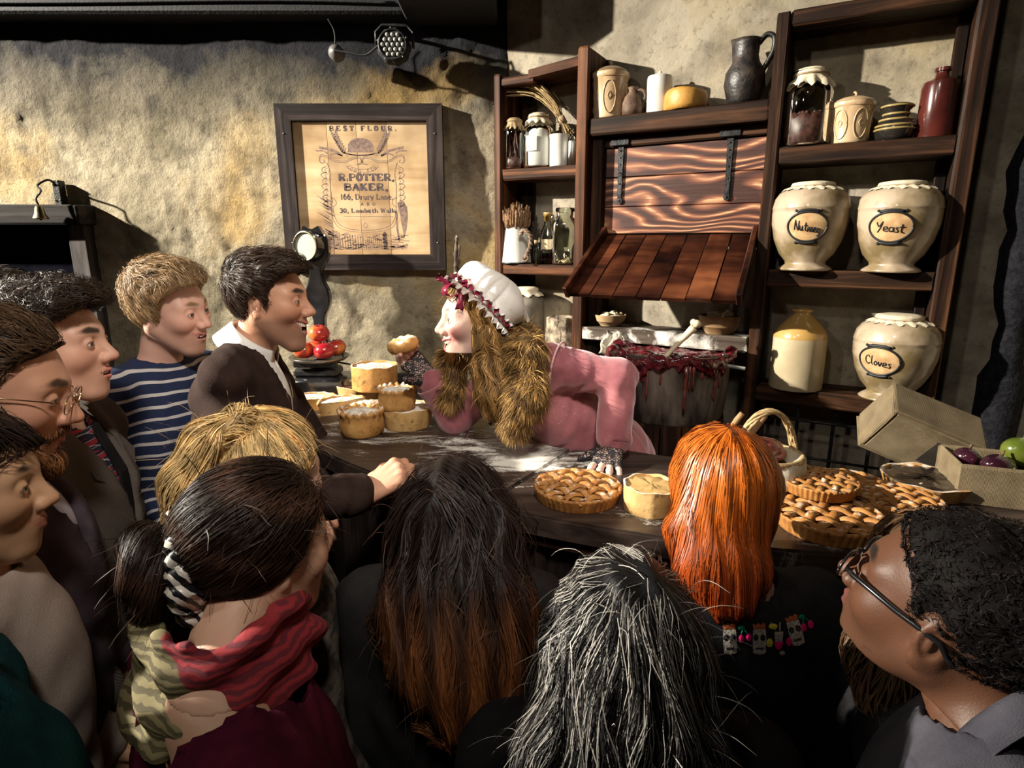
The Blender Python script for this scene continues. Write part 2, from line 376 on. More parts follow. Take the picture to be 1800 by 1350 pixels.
bx(rk1, 'upright', .045, .080, 0, .165, .0, 2.47, M_RED)
bx(rk1, 'upright', .418, .462, 0, .175, .0, 2.515, M_RED)
bx(rk1, 'batten', .085, .16, .0, .018, 1.3, 2.42, M_BLKW)
bx(rk1, 'top_board', .055, .225, 0, .16, 2.425, 2.455, M_REDX); 
MB().beam((.20, -.08, 2.452), (.42, -.08, 2.472), .16, .036, bev=.005, jit=.003).build('top_board', M_REDX, rk1)
for z in (2.107, 1.722): bx(rk1, 'shelf', .078, .42, 0, .158, z-.045, z, M_REDX)
bx(rk1, 'shelf', .078, .42, 0, .158, 1.29, 1.335, M_REDX)
rk2 = empty('hatch_cupboard', RO, RROT, 'wooden wall hutch with a hinged hatch panel and a sloping plank tray', 'cupboard')
bx(rk2, 'shelf', .465, 1.10, 0, .165, 2.205, 2.268, M_BLKWX)
bx(rk2, 'side_post', .465, .512, .0, .13, 1.2, 2.2, M_BLKW)
bx(rk2, 'header', .512, 1.10, .05, .115, 2.166, 2.203, M_BLKWX)
def hatch_mat():
    k = NT('figured_stained_panel'); k.set(Roughness=.42); v = k.coord((1., 1, 1))
    nz = k.noise(k.coord((.75, 1, 2.2)), 2.4, 2, .4, .3); sep = k.n('ShaderNodeSeparateXYZ'); k.l(v, sep.inputs[0])
    a = k.n('ShaderNodeMath', operation='MULTIPLY_ADD', n_1=.42); k.l(nz, a.inputs[0]); k.l(sep.outputs[2], a.inputs[2])
    b = k.n('ShaderNodeMath', operation='MULTIPLY', n_1=150.); k.l(a.outputs[0], b.inputs[0]); s = k.n('ShaderNodeMath', operation='SINE'); k.l(b.outputs[0], s.inputs[0])
    f = k.noise(k.coord((3, 60, 60)), 1.5, 4, .6); mx = k.n('ShaderNodeMath', operation='MULTIPLY_ADD', n_1=.34, n_2=.28); k.l(s.outputs[0], mx.inputs[0])
    ad = k.n('ShaderNodeMath', operation='MULTIPLY_ADD', n_1=.45); k.l(f, ad.inputs[0]); k.l(mx.outputs[0], ad.inputs[2])
    big = k.noise(v, 4., 2); c = k.ramp(ad.outputs[0], [(.30, (.045,.014,.009)), (.58, (.14,.045,.025)), (.80, (.28,.11,.055)), (.9, (.62,.36,.19))])
    k.l(c, k.b.inputs['Base Color']); k.bump(f, .35, .003); return k.m
HM = hatch_mat()
zb = [2.163, 2.055, 1.945, 1.842]
for i in range(3): bx(rk2, 'hatch_board', .515, 1.095, .075, .098, zb[i+1]+.0012, zb[i]-.0012, HM, .0006, .0015)
for t in (.575, .975):
    h = MB().box((t-.035, -.112, 2.166), (t+.04, -.1145, 2.192), bev=.001, jit=0)
    h = MB().box((t-.036, -.121, 2.168), (t+.036, -.113, 2.193), bev=.002)
    h.add([(t-.010,-.108,2.166), (t+.012,-.108,2.166), (t+.009,-.108,1.975), (t-.006,-.108,1.975), (t-.010,-.099,2.166), (t+.012,-.099,2.166), (t+.009,-.099,1.975), (t-.006,-.099,1.975)], [(0,1,2,3), (4,5,6,7), (0,1,5,4), (1,2,6,5), (2,3,7,6), (3,0,4,7)])
    h.add(*(lambda b: (b.v, b.f))(MB().lathe([(0,-.005), (.012,-.005), (.012,.004), (0,.005)], 16).xf(Matrix.Translation((t+.0015,-.1035,1.967)) @ Matrix.Rotation(PI/2, 4, 'X'))))
    ho = h.build('strap_hinge', M_IRON, rk2)
    for z in (2.15,2.125,2.1,2.07,2.03,1.967): MB().sphere((t+.001,-.109,z), .003, 8, 6).build('rivet', M_IRON, ho, True)
# sloping tray of planks hung below the hatch
TRM = wood('stained_tray_plank', (.008,.003,.003), (.06,.017,.008), (.17,.055,.022), 'X', .38, fine=9, coat=.2, stain=(.12,.08,.08))
tray = empty('tray', (0,0,0)); tray.parent = rk2
zt0, o0, zt1, o1 = 1.838, .10, 1.622, .345
a3 = lambda t, s, h=0: (t, -(o0+(o1-o0)*s) - h*.66, zt0+(zt1-zt0)*s + h*.75)
nt = 7; ta, tb, fa, fb = .530, 1.085, .475, 1.085
for i in range(nt):
    u0, u1 = i/nt, (i+1)/nt; g = .0022
    A, B = ta+(tb-ta)*u0+g, ta+(tb-ta)*u1-g; C, D = fa+(fb-fa)*u0+g, fa+(fb-fa)*u1-g; dz = random.uniform(-.002, .002)
    V = [a3(A,0,dz), a3(B,0,dz), a3(D,1,dz), a3(C,1,dz), a3(A,0,dz-.016), a3(B,0,dz-.016), a3(D,1,dz-.016), a3(C,1,dz-.016)]
    MB().add(V, [(0,1,2,3), (7,6,5,4), (0,4,5,1), (1,5,6,2), (2,6,7,3), (3,7,4,0)]).build('plank', TRM, tray)
for tA, tC in ((ta-.004, fa-.004), (tb+.002, fb+.002)):
    MB().beam(a3(tA,-.02,.012), a3(tC,1.03,.012), .02, .052, up=(0,-.66,.75), bev=.003).build('side_rail', TRM, tray)
bx(rk2, 'shelf', .462, 1.10, 0, .175, 1.425, 1.478, M_GREYW)
rk3 = empty('tall_shelf_rack', RO, RROT, 'tall black-brown wooden rack with the three big lettered spice jars', 'shelf rack')
bx(rk3, 'upright', 1.100, 1.142, 0, .168, .0, 2.52, M_BLKW)
bx(rk3, 'upright', 1.625, 1.672, 0, .168, .0, 2.62, M_BLKW)
bx(rk3, 'back_batten', 1.590, 1.625, .0, .05, 1.0, 2.50, M_BLKW)
bx(rk3, 'top_rail', 1.142, 1.625, .0, .16, 2.475, 2.522, M_BLKWX)
for z in (2.115, 1.716, 1.305): bx(rk3, 'shelf', 1.142, 1.625, 0, .165, z-.055, z, M_BLKWX)
# black iron lattice under the rack
gr = empty('iron_lattice', RO, RROT, 'black iron lattice screen fixed under the tall rack', 'lattice')
for t in (1.17, 1.285, 1.40, 1.515, 1.60): MB().beam((t,-.12,.9), (t,-.12,1.255), .012, .020, up=(0,1,0), bev=.002).build('bar', M_IRON, gr)
for z in (1.19, 1.055, .94): MB().tube([(1.142,-.135,z), (1.625,-.135,z)], .005, 8).build('cross_rod', M_IRON, gr, True)
# ------------------------------------------------------------------ framed flour sign
M_FRAME = wood('charred_frame_timber', (.012,.009,.009), (.040,.029,.027), (.10,.078,.072), 'X', .65)
M_FRAMEZ = wood('charred_frame_timber_upright', (.012,.009,.009), (.040,.029,.027), (.10,.078,.072), 'Z', .65)
M_SIGN = wood('pale_printed_board', (.52,.34,.17), (.70,.49,.27), (.82,.62,.38), 'X', .55, fine=14, bumps=.15)
SX0, SX1, SZ0, SZ1 = -1.018, -.300, 1.690, 2.388; FW = .068
sg = empty('flour_sign', ((SX0+SX1)/2, BACKY-.012, SZ0), 0, 'wooden board sign printed BEST FLOUR in a dark mitred frame', 'sign')
SW, SH = SX1-SX0, SZ1-SZ0; hx0 = -SW/2
def bar(pts, mat): MB().prism(pts, -.038, .008).build('frame_bar', mat, sg)
x0, x1 = -SW/2, SW/2
bar([(x0,SH), (x1,SH), (x1-FW,SH-FW), (x0+FW,SH-FW)], M_FRAME); bar([(x0,0), (x0+FW,FW), (x1-FW,FW), (x1,0)], M_FRAME)
bar([(x0,0), (x0,SH), (x0+FW,SH-FW), (x0+FW,FW)], M_FRAMEZ); bar([(x1,0), (x1-FW,FW), (x1-FW,SH-FW), (x1,SH)], M_FRAMEZ)
IX0, IX1 = x0+FW, x1-FW; IW = IX1-IX0; IZ0, IH = FW, SH-2*FW
cuts = [0, .255, .475, .70, 1]
for i in range(4):
    MB().box((IX0+IW*cuts[i]+.0008, -.024, IZ0), (IX0+IW*cuts[i+1]-.0008, .004, IZ0+IH), bev=.0008).build('sign_board', M_SIGN, sg)
for xx in (x0+FW*.5, x1-FW*.5):
    for zz_ in (.12, SH-.12): MB().sphere((xx,-.039,zz_), .003, 8, 5).build('nail', M_LENS, sg, True)
# print: strokes laid on the boards as thin ink; u to the side, v downwards, both in 0..1 of the open board
M_INK = simple('worn_black_ink', (.05,.035,.045), (.16,.11,.09), .8, 40, lo=.4, hi=.7)
M_INKP = simple('faded_ink', (.30,.20,.15), (.16,.10,.085), .8, 70, lo=.4, hi=.65)
def sp(u, v, d=0): return (IX0+IW*u, -.0243-d, IZ0+IH*(1-v))
class Ink:
    def __init__(s): s.m = MB()
    def quad(s, pts): 
        n = len(pts); s.m.add([sp(*p) for p in pts], [tuple(range(n))]); return s
    def stroke(s, pts, w, w2=None, d=0):
        P = [np.array(p, float) for p in pts]; n = len(P); A = []
        w2 = w if w2 is None else w2
        for i in range(n):
            t = P[min(i+1, n-1)]-P[max(i-1, 0)]; L = np.hypot(*t) or 1; nn = np.array([-t[1], t[0]])/L; k = w+(w2-w)*i/max(n-1, 1)
            A.append((P[i]+nn*k/2, P[i]-nn*k/2))
        s.m.add([sp(*q, d) for ab in A for q in ab], [(2*i, 2*i+1, 2*i+3, 2*i+2) for i in range(n-1)]); return s
    def build(s, name, mat, par): return s.m.build(name, mat, par, fix=False)
arc = lambda cx, cy, rx, ry, a0, a1, n=10: [(cx+rx*math.cos(math.radians(a0+(a1-a0)*i/n)), cy+ry*math.sin(math.radians(a0+(a1-a0)*i/n))) for i in range(n+1)]
V_ = lambda x: [(x,0), (x,1)]
# slab-serif glyphs: (thick strokes, thin strokes, serif positions (x,y,halfwidth), advance); y downwards
bowl = lambda y0, y1, x0=.2, x1=.78: [(x0,y0)] + arc((x0+x1)/2+.05, (y0+y1)/2, (x1-x0)/2, (y1-y0)/2, -90, 90, 8) + [(x0,y1)]
GL = {
'B': ([V_(.2)], [bowl(0,.47), bowl(.47,1,.2,.84)], [(.2,0,.16), (.2,1,.16)], 1.),
'E': ([V_(.2)], [[(.2,0),(.8,0)], [(.2,.5),(.6,.5)], [(.2,1),(.85,1)], [(.8,0),(.8,.25)], [(.85,1),(.85,.72)]], [(.2,0,.16), (.2,1,.16)], .98),
'S': ([[(.75,.2)]+arc(.47,.26,.27,.26,-30,-200,7)+arc(.47,.74,.27,.26,-20,150,8)], [[(.75,.02),(.75,.25)], [(.18,.75),(.18,1)]], [], .92),
'T': ([V_(.45)], [[(.05,0),(.85,0)], [(.05,0),(.05,.3)], [(.85,0),(.85,.3)]], [(.45,1,.2)], .92),
'F': ([V_(.2)], [[(.2,0),(.8,0)], [(.2,.5),(.6,.5)], [(.8,0),(.8,.28)]], [(.2,0,.16), (.2,1,.2)], .92),
'L': ([V_(.2)], [[(.2,1),(.8,1)], [(.8,1),(.8,.7)]], [(.2,0,.18), (.2,1,.16)], .9),
'O': ([arc(.48,.5,.32,.5,100,260,9), arc(.48,.5,.32,.5,-80,80,9)], [arc(.48,.5,.32,.5,80,100,2), arc(.48,.5,.32,.5,260,280,2)], [], 1.),
'U': ([[(.2,0),(.2,.65)]+arc(.47,.65,.27,.35,180,60,8)], [[(.74,0),(.74,.65)]+arc(.47,.65,.27,.35,0,60,4)], [(.2,0,.15), (.74,0,.15)], .98),
'R': ([V_(.2), [(.5,.5),(.82,1)]], [bowl(0,.5)], [(.2,0,.16), (.2,1,.16), (.85,1,.1)], 1.02),
'P': ([V_(.2)], [bowl(0,.52)], [(.2,0,.16), (.2,1,.2)], .95),
'A': ([[(.45,0),(.8,1)]], [[(.45,0),(.12,1)], [(.24,.66),(.68,.66)]], [(.12,1,.13), (.8,1,.15)], .98),
'K': ([V_(.2), [(.4,.45),(.82,1)]], [[(.2,.6),(.75,0)]], [(.2,0,.16), (.2,1,.16), (.75,0,.14), (.84,1,.13)], 1.04),
'D': ([V_(.2)], [bowl(0,1,.2,.82)], [(.2,0,.16), (.2,1,.16)], 1.02),
'N': ([[(.2,0),(.75,1)]], [V_(.2), V_(.75)], [(.2,0,.14), (.2,1,.14), (.75,0,.14)], 1.),
'W': ([[(.08,0),(.32,1)], [(.5,0),(.74,1)]], [[(.32,1),(.5,0)], [(.74,1),(.95,0)]], [(.08,0,.13), (.95,0,.13)], 1.12),
'G': ([arc(.48,.5,.32,.5,300,60,12), [(.78,.55),(.78,1)]], [], [(.75,.55,.14)], 1.), 'M': ([V_(.85)], [V_(.15), [(.15,0),(.5,.9)], [(.5,.9),(.85,0)]], [], 1.1),
'1': ([V_(.4)], [[(.2,.2),(.4,0)]], [(.4,1,.2)], .7), '6': ([arc(.42,.68,.26,.32,0,360,14), arc(.6,.6,.44,.6,190,265,7)], [], [], .84),
'3': ([arc(.4,.26,.24,.26,-150,80,9), arc(.4,.74,.28,.26,-80,150,9)], [], [], .8), '0': ([arc(.42,.5,.26,.5,100,260,9), arc(.42,.5,.26,.5,-80,80,9)], [], [], .84),
',': ([[(.2,.9),(.24,1.0),(.12,1.2)]], [], [], .4), '.': ([[(.12,.95),(.28,.95)]], [], [], .4), ' ': ([], [], [], .5),
'r': ([[(.25,.36),(.25,1)]], [arc(.48,.55,.22,.17,180,320,5)], [(.25,1,.16), (.2,.38,.1)], .68), 'u': ([[(.2,.38),(.2,.8)]+arc(.42,.8,.22,.2,180,30,6), [(.66,.38),(.66,1)]], [], [(.16,.38,.1), (.7,1,.1)], .84),
'y': ([[(.12,.38),(.42,.98)]], [[(.72,.38),(.36,1.2),(.18,1.25)]], [(.12,.38,.12), (.7,.38,.12)], .8), 'a': ([[(.6,.5),(.6,1)]], [arc(.38,.8,.22,.2,-40,320,10), arc(.38,.55,.22,.17,180,360,6)], [(.66,1,.09)], .78),
'n': ([[(.22,.38),(.22,1)], [(.66,.6),(.66,1)]], [arc(.44,.58,.22,.2,180,360,7)], [(.22,1,.14), (.66,1,.14), (.18,.38,.09)], .88), 'e': ([arc(.4,.69,.26,.31,40,280,10)], [arc(.4,.69,.26,.31,-80,0,4), [(.16,.68),(.66,.68)]], [], .78),
'm': ([[(.2,.38),(.2,1)], [(.55,.55),(.55,1)], [(.9,.55),(.9,1)]], [arc(.375,.56,.175,.18,180,360,6), arc(.725,.56,.175,.18,180,360,6)], [(.2,1,.12), (.55,1,.12), (.9,1,.12)], 1.1),
'b': ([[(.2,0),(.2,1)], arc(.42,.7,.25,.3,-70,70,7)], [arc(.42,.7,.25,.3,70,290,9)], [(.16,0,.1)], .82), 't': ([[(.3,.12),(.3,.85)]+arc(.46,.85,.16,.15,180,40,5)], [[(.12,.38),(.55,.38)]], [], .62),
'h': ([[(.2,0),(.2,1)], [(.66,.6),(.66,1)]], [arc(.43,.58,.23,.2,180,360,7)], [(.2,1,.13), (.66,1,.13), (.16,0,.1)], .88), 'l': ([[(.22,0),(.22,1)]], [], [(.22,1,.14), (.18,0,.1)], .46),
'k': ([[(.2,0),(.2,1)], [(.38,.66),(.72,1)]], [[(.2,.78),(.66,.4)]], [(.2,1,.13), (.74,1,.11), (.64,.4,.1), (.16,0,.1)], .86), 'i': ([[(.22,.38),(.22,1)]], [], [(.22,1,.12)], .44)}
def print_line(txt, u0, u1, v0, h, bold, mat, name='lettering', gap=0.):
    adv = sum(GL[c][3]+gap for c in txt)-gap; k = (u1-u0)/adv; ink = Ink(); x = u0; q = min(k, h*1.4)
    for c in txt:
        T, t, S, a = GL[c]; f = lambda p: (x+p[0]*k, v0+p[1]*h)
        for s in T: ink.stroke([f(p) for p in s], bold*q)
        for s in t: ink.stroke([f(p) for p in s], bold*q*.42, d=.0001)
        for sx, sy, hw in S: ink.stroke([f((sx-hw,sy)), f((sx+hw,sy))], bold*q*.36, d=.0002)
        x += (a+gap)*k
    return ink.build(name, mat, sg)
print_line('BEST FLOUR.', .275, .775, .036, .032, .40, M_INK, gap=.55)
print_line('R.POTTER,', .320, .742, .385, .048, .36, M_INK, gap=.02)
print_line('BAKER,', .358, .690, .458, .048, .38, M_INK, gap=.05)
print_line('166, Drury Lane.', .322, .730, .535, .040, .26, M_INK)
print_line('A N D', .478, .590, .600, .020, .28, M_INK, gap=.25)
print_line('30, Lambeth Walk', .312, .742, .645, .030, .26, M_INK)
ink = Ink(); ink.stroke([(.34,.703),(.72,.705)], .002)
# shield outline with scrolled shoulders
L = [(.30,.345),(.262,.275),(.20,.262),(.185,.285),(.205,.30)]
for sx in (1, -1):
    fx = lambda u: .505+(u-.505)*sx
    S = lambda P, w, n=6: ink.stroke([(fx(p[0]), p[1]) for p in [tuple(q)[:2] for q in catmull([(a, b, 0) for a, b in P], n)]], w)
    for dw in (0, .012):
        S([(.185,.285-dw),(.20,.255-dw),(.25,.265-dw),(.30,.295-dw),(.38,.30-dw),(.44,.275-dw),(.49,.27-dw),(.50,.31-dw),(.465,.315)], .0045)
    S([(.185,.285),(.20,.305),(.225,.295),(.215,.28)], .006)
    S([(.24,.30),(.262,.38),(.255,.48),(.262,.60)], .006); S([(.262,.60),(.268,.68),(.30,.76),(.38,.80),(.505,.812)], .0045); S([(.25,.60),(.252,.68),(.285,.775),(.37,.815),(.505,.828)], .0032)
    for j in range(7):                                     # leaf scrolls down each side
        v = .33+j*.042; S([(.235,v),(.205-.012*(j % 2),v+.012),(.20,v+.034),(.232,v+.05)], .0055); S([(.245,v+.01),(.222,v+.022),(.232,v+.045)], .003)
    S([(.255,.56),(.285,.58),(.29,.61),(.262,.635)], .005)
    for j in range(9):                                     # laurel sprigs
        a = j/8; bx_, by = .375-.09*a*(1-.3*a), .235-.135*a
        S([(bx_,by),(bx_-.03,by-.030)], .010 if j % 2 else .007, 2); S([(bx_,by),(bx_+.012,by-.045)], .009, 2)
    S([(.40,.255),(.36,.20),(.305,.12)], .004)
    S([(.19,.19),(.24,.20),(.30,.215),(.36,.25)], .018); S([(.165,.215),(.22,.215),(.25,.235)], .009); S([(.36,.25),(.30,.235),(.265,.25)], .010)
ink.build('print_border', M_INKP, sg)
ink = Ink()                                                # round-topped loaf on a dish
top = arc(.50,.185,.095,.065,180,360,14)
ink.quad([(.405,.21)]+top+[(.595,.21),(.60,.225),(.40,.225)])
ink.stroke(arc(.50,.212,.148,.034,10,170,14), .009); ink.stroke(arc(.50,.222,.115,.026,0,180,12), .006)
ink.build('print_loaf', M_INKP, sg)
ink = Ink()
ink.stroke(arc(.505,.31,.125,.065,15,165,14), .004); ink.build('print_ribbon', M_INKP, sg)
ink = Ink(); ink.stroke(arc(.505,.31,.09,.040,15,165,14), .003); ink.build('print_ribbon', M_INKP, sg); ink = Ink()
for i, c in enumerate('GOOD FORT'[:8]):
    a = math.radians(158-i*18.5); cx, cy = .505+.108*math.cos(a), .312+.054*math.sin(a); ta = a-PI/2
    for s in GL[c][0]+GL[c][1]:
        R = []
        for p in s:
            dx, dy = (p[0]-.5)*.022, (p[1]-.5)*.022; th = -(a-PI/2)*-1*.8
            R.append((cx+dx*math.cos(th)-dy*math.sin(th), cy+dx*math.sin(th)+dy*math.cos(th)))
        ink.stroke(R, .0035)
for s in ([(.505,.795),(.485,.775),(.505,.752),(.525,.775),(.505,.795)],): ink.stroke(s, .003)
tag(ink.build('lettering', M_INKP, sg), kind='stuff')
ink = Ink(); rnd = random.Random(4)
for i in range(46):                                        # wheatsheaf and sacks engraving under the shield
    v = .58+.30*rnd.random(); u = .22+.05*rnd.random(); l = .05+.05*rnd.random(); ink.stroke([(u,v),(u-l*.9,v-l*.55)], .006, .002)
for i in range(130):
    u = .20+.58*rnd.random(); v = .84+.12*rnd.random()
    if abs(u-.505) < .03 and v < .86: continue
    l = .02+.05*rnd.random(); ink.stroke([(u,v),(u+l*.5,v+.01*rnd.uniform(-1,1)),(u+l,v+.012*rnd.uniform(-1,1))], .0045*rnd.random()+.002)
for (a, b, c, d) in ((.215,.82,.30,.955), (.32,.855,.48,.955), (.50,.875,.62,.955), (.635,.83,.665,.955)):
    for j in range(9): u = a+(c-a)*j/8; ink.stroke([(u,b+.02*math.sin(PI*j/8)*-1+.01),(u+.004,d)], .006)
ink.quad([(.76,.60),(.80,.59),(.83,.63),(.835,.70),(.82,.80),(.80,.87),(.79,.80),(.775,.70)]); ink.stroke([(.745,.66),(.75,.80),(.76,.90)], .014); ink.stroke([(.70,.94),(.78,.935),(.825,.925)], .018); ink.stroke([(.18,.955),(.45,.962),(.80,.955)], .004)
ink.build('print_engraving', M_INKP, sg)
# ------------------------------------------------------------------ things on the racks
FWD = np.array([0, CT, -ST])
def depth(p): return float((np.array(p)-CAMP) @ FWD)
def rpos(px, py, o, z):
    t = TZ(px, py, o)[0]; p = RP(t, o, z); return p, depth(p)/F
CER = lambda n, c, c2, r=.25, **k: simple(n, c, c2, r, 9, coat=.5, bs=.12, bscale=25, **k)
M_CREAM = CER('cream_glaze', (.50,.34,.19), (.64,.46,.28)); M_WHITE = CER('white_glaze', (.62,.60,.55), (.76,.74,.69))
M_BROWNJ = simple('rough_brown_clay', (.06,.032,.018), (.16,.09,.05), .7, 25, bs=.6); M_BLKJ = simple('sooty_black_clay', (.012,.010,.009), (.07,.05,.04), .45, 22, bs=.6, lo=.45, hi=.75)
M_CHEESE = simple('waxy_orange_rind', (.42,.19,.03), (.62,.33,.08), .5, 8, bs=.3); M_GLASS = glass('clear_glass'); M_GLASSG = glass('greenish_glass', (.80,.82,.74))
M_BEAN = simple('dark_dried_pods', (.02,.008,.006), (.10,.035,.025), .45, 80, rnd=True); M_FLOURJ = simple('flour_white', (.72,.70,.64), (.82,.80,.75), .9)
M_CLOTHC = simple('cream_cotton_cover', (.55,.46,.31), (.70,.62,.46), .9, 14, bs=.5); M_CLOTHB = simple('brown_cotton_cover', (.27,.18,.09), (.40,.28,.15), .9, 14, bs=.5)
M_TWINE = simple('twine', (.22,.15,.08), (.36,.26,.15), .9, 60); M_LABEL = simple('aged_paper', (.58,.44,.26), (.72,.60,.40), .8, 18)
M_DARKRED = CER('ox_blood_glaze', (.045,.010,.008), (.11,.022,.016), .2); M_STONEW = CER('stoneware_cream', (.42,.34,.21), (.54,.45,.30), .35); M_OCHRE = CER('ochre_glaze', (.42,.24,.06), (.52,.32,.11), .25)
M_AGED = simple('aged_cream_pottery', (.20,.145,.068), (.44,.345,.245), .36, 8, coat=.35, bs=.25, bscale=18, lo=.40, hi=.58)
M_INKB = simple('black_brush_ink', (.008,.008,.009), None, .55); M_LIQ = simple('dark_cordial', (.02,.004,.008), None, .15); M_OIL = glass('brown_glass', (.5,.3,.15))
M_WHEAT = simple('dry_straw', (.26,.17,.07), (.50,.36,.17), .8, 40); M_LAV = simple('dried_brown_heads', (.11,.055,.025), (.30,.17,.08), .9, 90)
M_BOWL = wood('pale_turned_wood', (.34,.21,.10), (.50,.34,.18), (.62,.45,.26), 'Z', .6, fine=6); M_DOUGH = simple('pale_dough', (.66,.56,.38), (.78,.70,.52), .75, 12, bs=.5)
def frill(R, z, drop, n=13, thick=.004, depth_=.25, dome=.006):        # gathered cloth cap over a jar mouth
    return MB().lathe([(0,z+dome), (R*.7,z+dome*.8), (R*.98,z), (R*1.03,z-drop*.32), (R*1.0,z-drop*.45), (R*1.22,z-drop*.75), (R*1.34,z-drop)], 52,
        fn=lambda r, zz, a, j: (r*(1+(depth_*.35 if j >= 5 else 0)*math.cos(n*a+.6*math.sin(3*a))), zz - (drop*.18*math.cos(n*a*1.0+1) if j == 6 else 0)), cap=False)
def ring(R, z, r=.003): return MB().tube([(R*math.cos(a*PI/16), R*math.sin(a*PI/16), z) for a in range(33)], r, 6)
def glassjar(e, R, H, neck=.72, shoulder=.80, wall=.0025, mat=None):
    p = [(0,.002), (R*.9,.002), (R,R*.14), (R,H*shoulder*.92), (R*.93,H*(shoulder+.03)), (R*neck,H*(shoulder+.10)), (R*neck,H*.99), (R*(neck+.06),H)]
    return MB().lathe(p, 40, cap=False).build('glass_body', mat or M_GLASS, e, True)
def contents(e, R, H, mat, bumpy, name='contents'):
    rn = random.Random(5); J = [[rn.uniform(-1, 1) for _ in range(12)] for _ in range(36)]
    return MB().lathe([(0,.004), (R*.88,.004), (R*.96,R*.15), (R*.96,H*.93), (R*.9,H), (R*.5,H*1.02), (0,H*1.0)], 36, fn=lambda r, z, a, j: (r, z+(bumpy*J[int(a/(2*PI)*36+.5) % 36][j] if j >= 3 else 0))).build(name, mat, e, bumpy == 0 or True)
# -- narrow rack, upper shelf
z = 2.107
p, s = rpos(904, 292, .115, z); e = empty('pod_jar', p, 0, 'glass jar of dark dried pods under a brown cloth cap, narrow rack', 'jar')
R, H = 18*s, 82*s; glassjar(e, R, H); contents(e, R, H*.22, M_BEAN, .006)
m = MB(); rn = random.Random(2)
for i in range(26): a, b, k = rn.uniform(0, 6.28), rn.uniform(0, 6.28), rn.uniform(.3,.75); m.tube([(R*k*math.cos(a), R*k*math.sin(a), H*.12), (R*.8*k*math.cos(b), R*.8*k*math.sin(b), H*rn.uniform(.4,.8))], .003, 5)
tag(m.build('pods', M_BEAN, e, True), kind='stuff'); frill(R*.74, H*1.0, .038).build('cloth_cap', M_CLOTHB, e, True); ring(R*.76, H*.955).build('tie', M_TWINE, e, True)
p, s = rpos(946, 290, .10, z); e = empty('flour_jar', p, 0, 'big round glass jar full of white flour with a cream cloth cap', 'jar')
R, H = 27*s, 88*s; glassjar(e, R, H, .62, .70); contents(e, R, H*.70, M_FLOURJ, .004); frill(R*.64, H*1.0, .035, 11).build('cloth_cap', M_CLOTHC, e, True); ring(R*.66, H*.945).build('tie', M_TWINE, e, True)
a0 = math.atan2(-p[1], -p[0])-.45; m = MB(); m.add([((R+.002)*math.cos(a0+a), (R+.002)*math.sin(a0+a), zz) for zz in (H*.30, H*.58) for a in (-.35,-.17,0,.17,.35)], [(i, i+1, i+6, i+5) for i in range(4)]); m.build('paper_label', M_WHITE, e)
p, s = rpos(982, 286, .12, z); e = empty('white_pot', p, 0, 'small plain white glazed pot beside the flour jar', 'pot')
R, H = 17*s, 52*s; MB().lathe([(0,0), (R*.9,0), (R*.93,.004), (R*.95,H*.1), (R*.96,H*.9), (R,H*.96), (R,H), (R*.9,H), (R*.88,H*.92), (0,H*.9)], 36).build('pot_body', M_WHITE, e, True, angle=50)
p, s = rpos(1005, 284, .13, z); e = empty('glass_vial', p, 0, 'slim clear glass vial at the post of the narrow rack, upper shelf', 'vial')
R, H = 7.5*s, 50*s; MB().lathe([(0,0), (R,0), (R,H*.86), (R*.6,H*.94), (R*.6,H)], 20, cap=False).build('glass_body', M_GLASS, e, True); MB().lathe([(0,H*.96), (R*.5,H*.96), (R*.9,H*1.08), (R*.9,H*1.16), (0,H*1.22)], 16).build('stopper', M_GLASS, e, True); MB().lathe([(0,.003), (R*.8,.003), (R*.8,H*.8), (0,H*.8)], 16).build('contents', M_FLOURJ, e, True)
# wheat sheaf slung across the upper shelf
b0 = np.array(RP(TZ(1003,240,.07)[0], .07, TZ(1003,240,.07)[1])); k0 = np.array(RP(TZ(988,212,.07)[0], .07, TZ(988,212,.07)[1])); e = empty('wheat_sheaf', tuple(b0), 0, 'tied sheaf of dry wheat slung behind the jars on the narrow rack', 'wheat sheaf')
m = MB(); rn = random.Random(8); U3 = np.array([RU[0], RU[1], 0]); N3 = np.array([RN[0], RN[1], 0])
for i in range(85):
    f = rn.random(); q = rn.gauss(0, .006), rn.gauss(0, .006)
    tip = np.array(RP(*(lambda tz: (tz[0], .03+.10*rn.random(), tz[1]))(TZ(885+75*f+rn.uniform(-6,6), 160-14*math.sin(f*3)+10*(1-f)+rn.uniform(-5,5), .08))))
    kk = k0+U3*q[0]+N3*q[1]; st = b0+U3*q[0]*1.8+N3*q[1]*1.8+np.array([0,0,rn.uniform(-.03,.01)])
    mid = (kk+tip)/2+np.array([.01,0,.035*(1-f)+.012])
    P = [tuple(v) for v in catmull([tuple(st-b0), tuple(kk-b0), tuple(mid-b0), tuple(tip-b0)], 4)]
    n_ = len(P); m.tube(P, [.0013]*(n_-4)+[.0035,.004,.003,.0008], 4)
tag(m.build('stalks', M_WHEAT, e, True), kind='stuff'); m = MB()
dk = (k0-b0)/np.linalg.norm(k0-b0)
m.tube([tuple(k0-b0-dk*.014), tuple(k0-b0+dk*.014)], .017, 12); m.tube(catmull([tuple(k0-b0), tuple(k0-b0-U3*.06+N3*.06+np.array([0,0,-.03])), tuple(k0-b0-U3*.10+N3*.06+np.array([0,0,-.055]))], 5), .0018, 5); m.build('binding', M_TWINE, e, True)
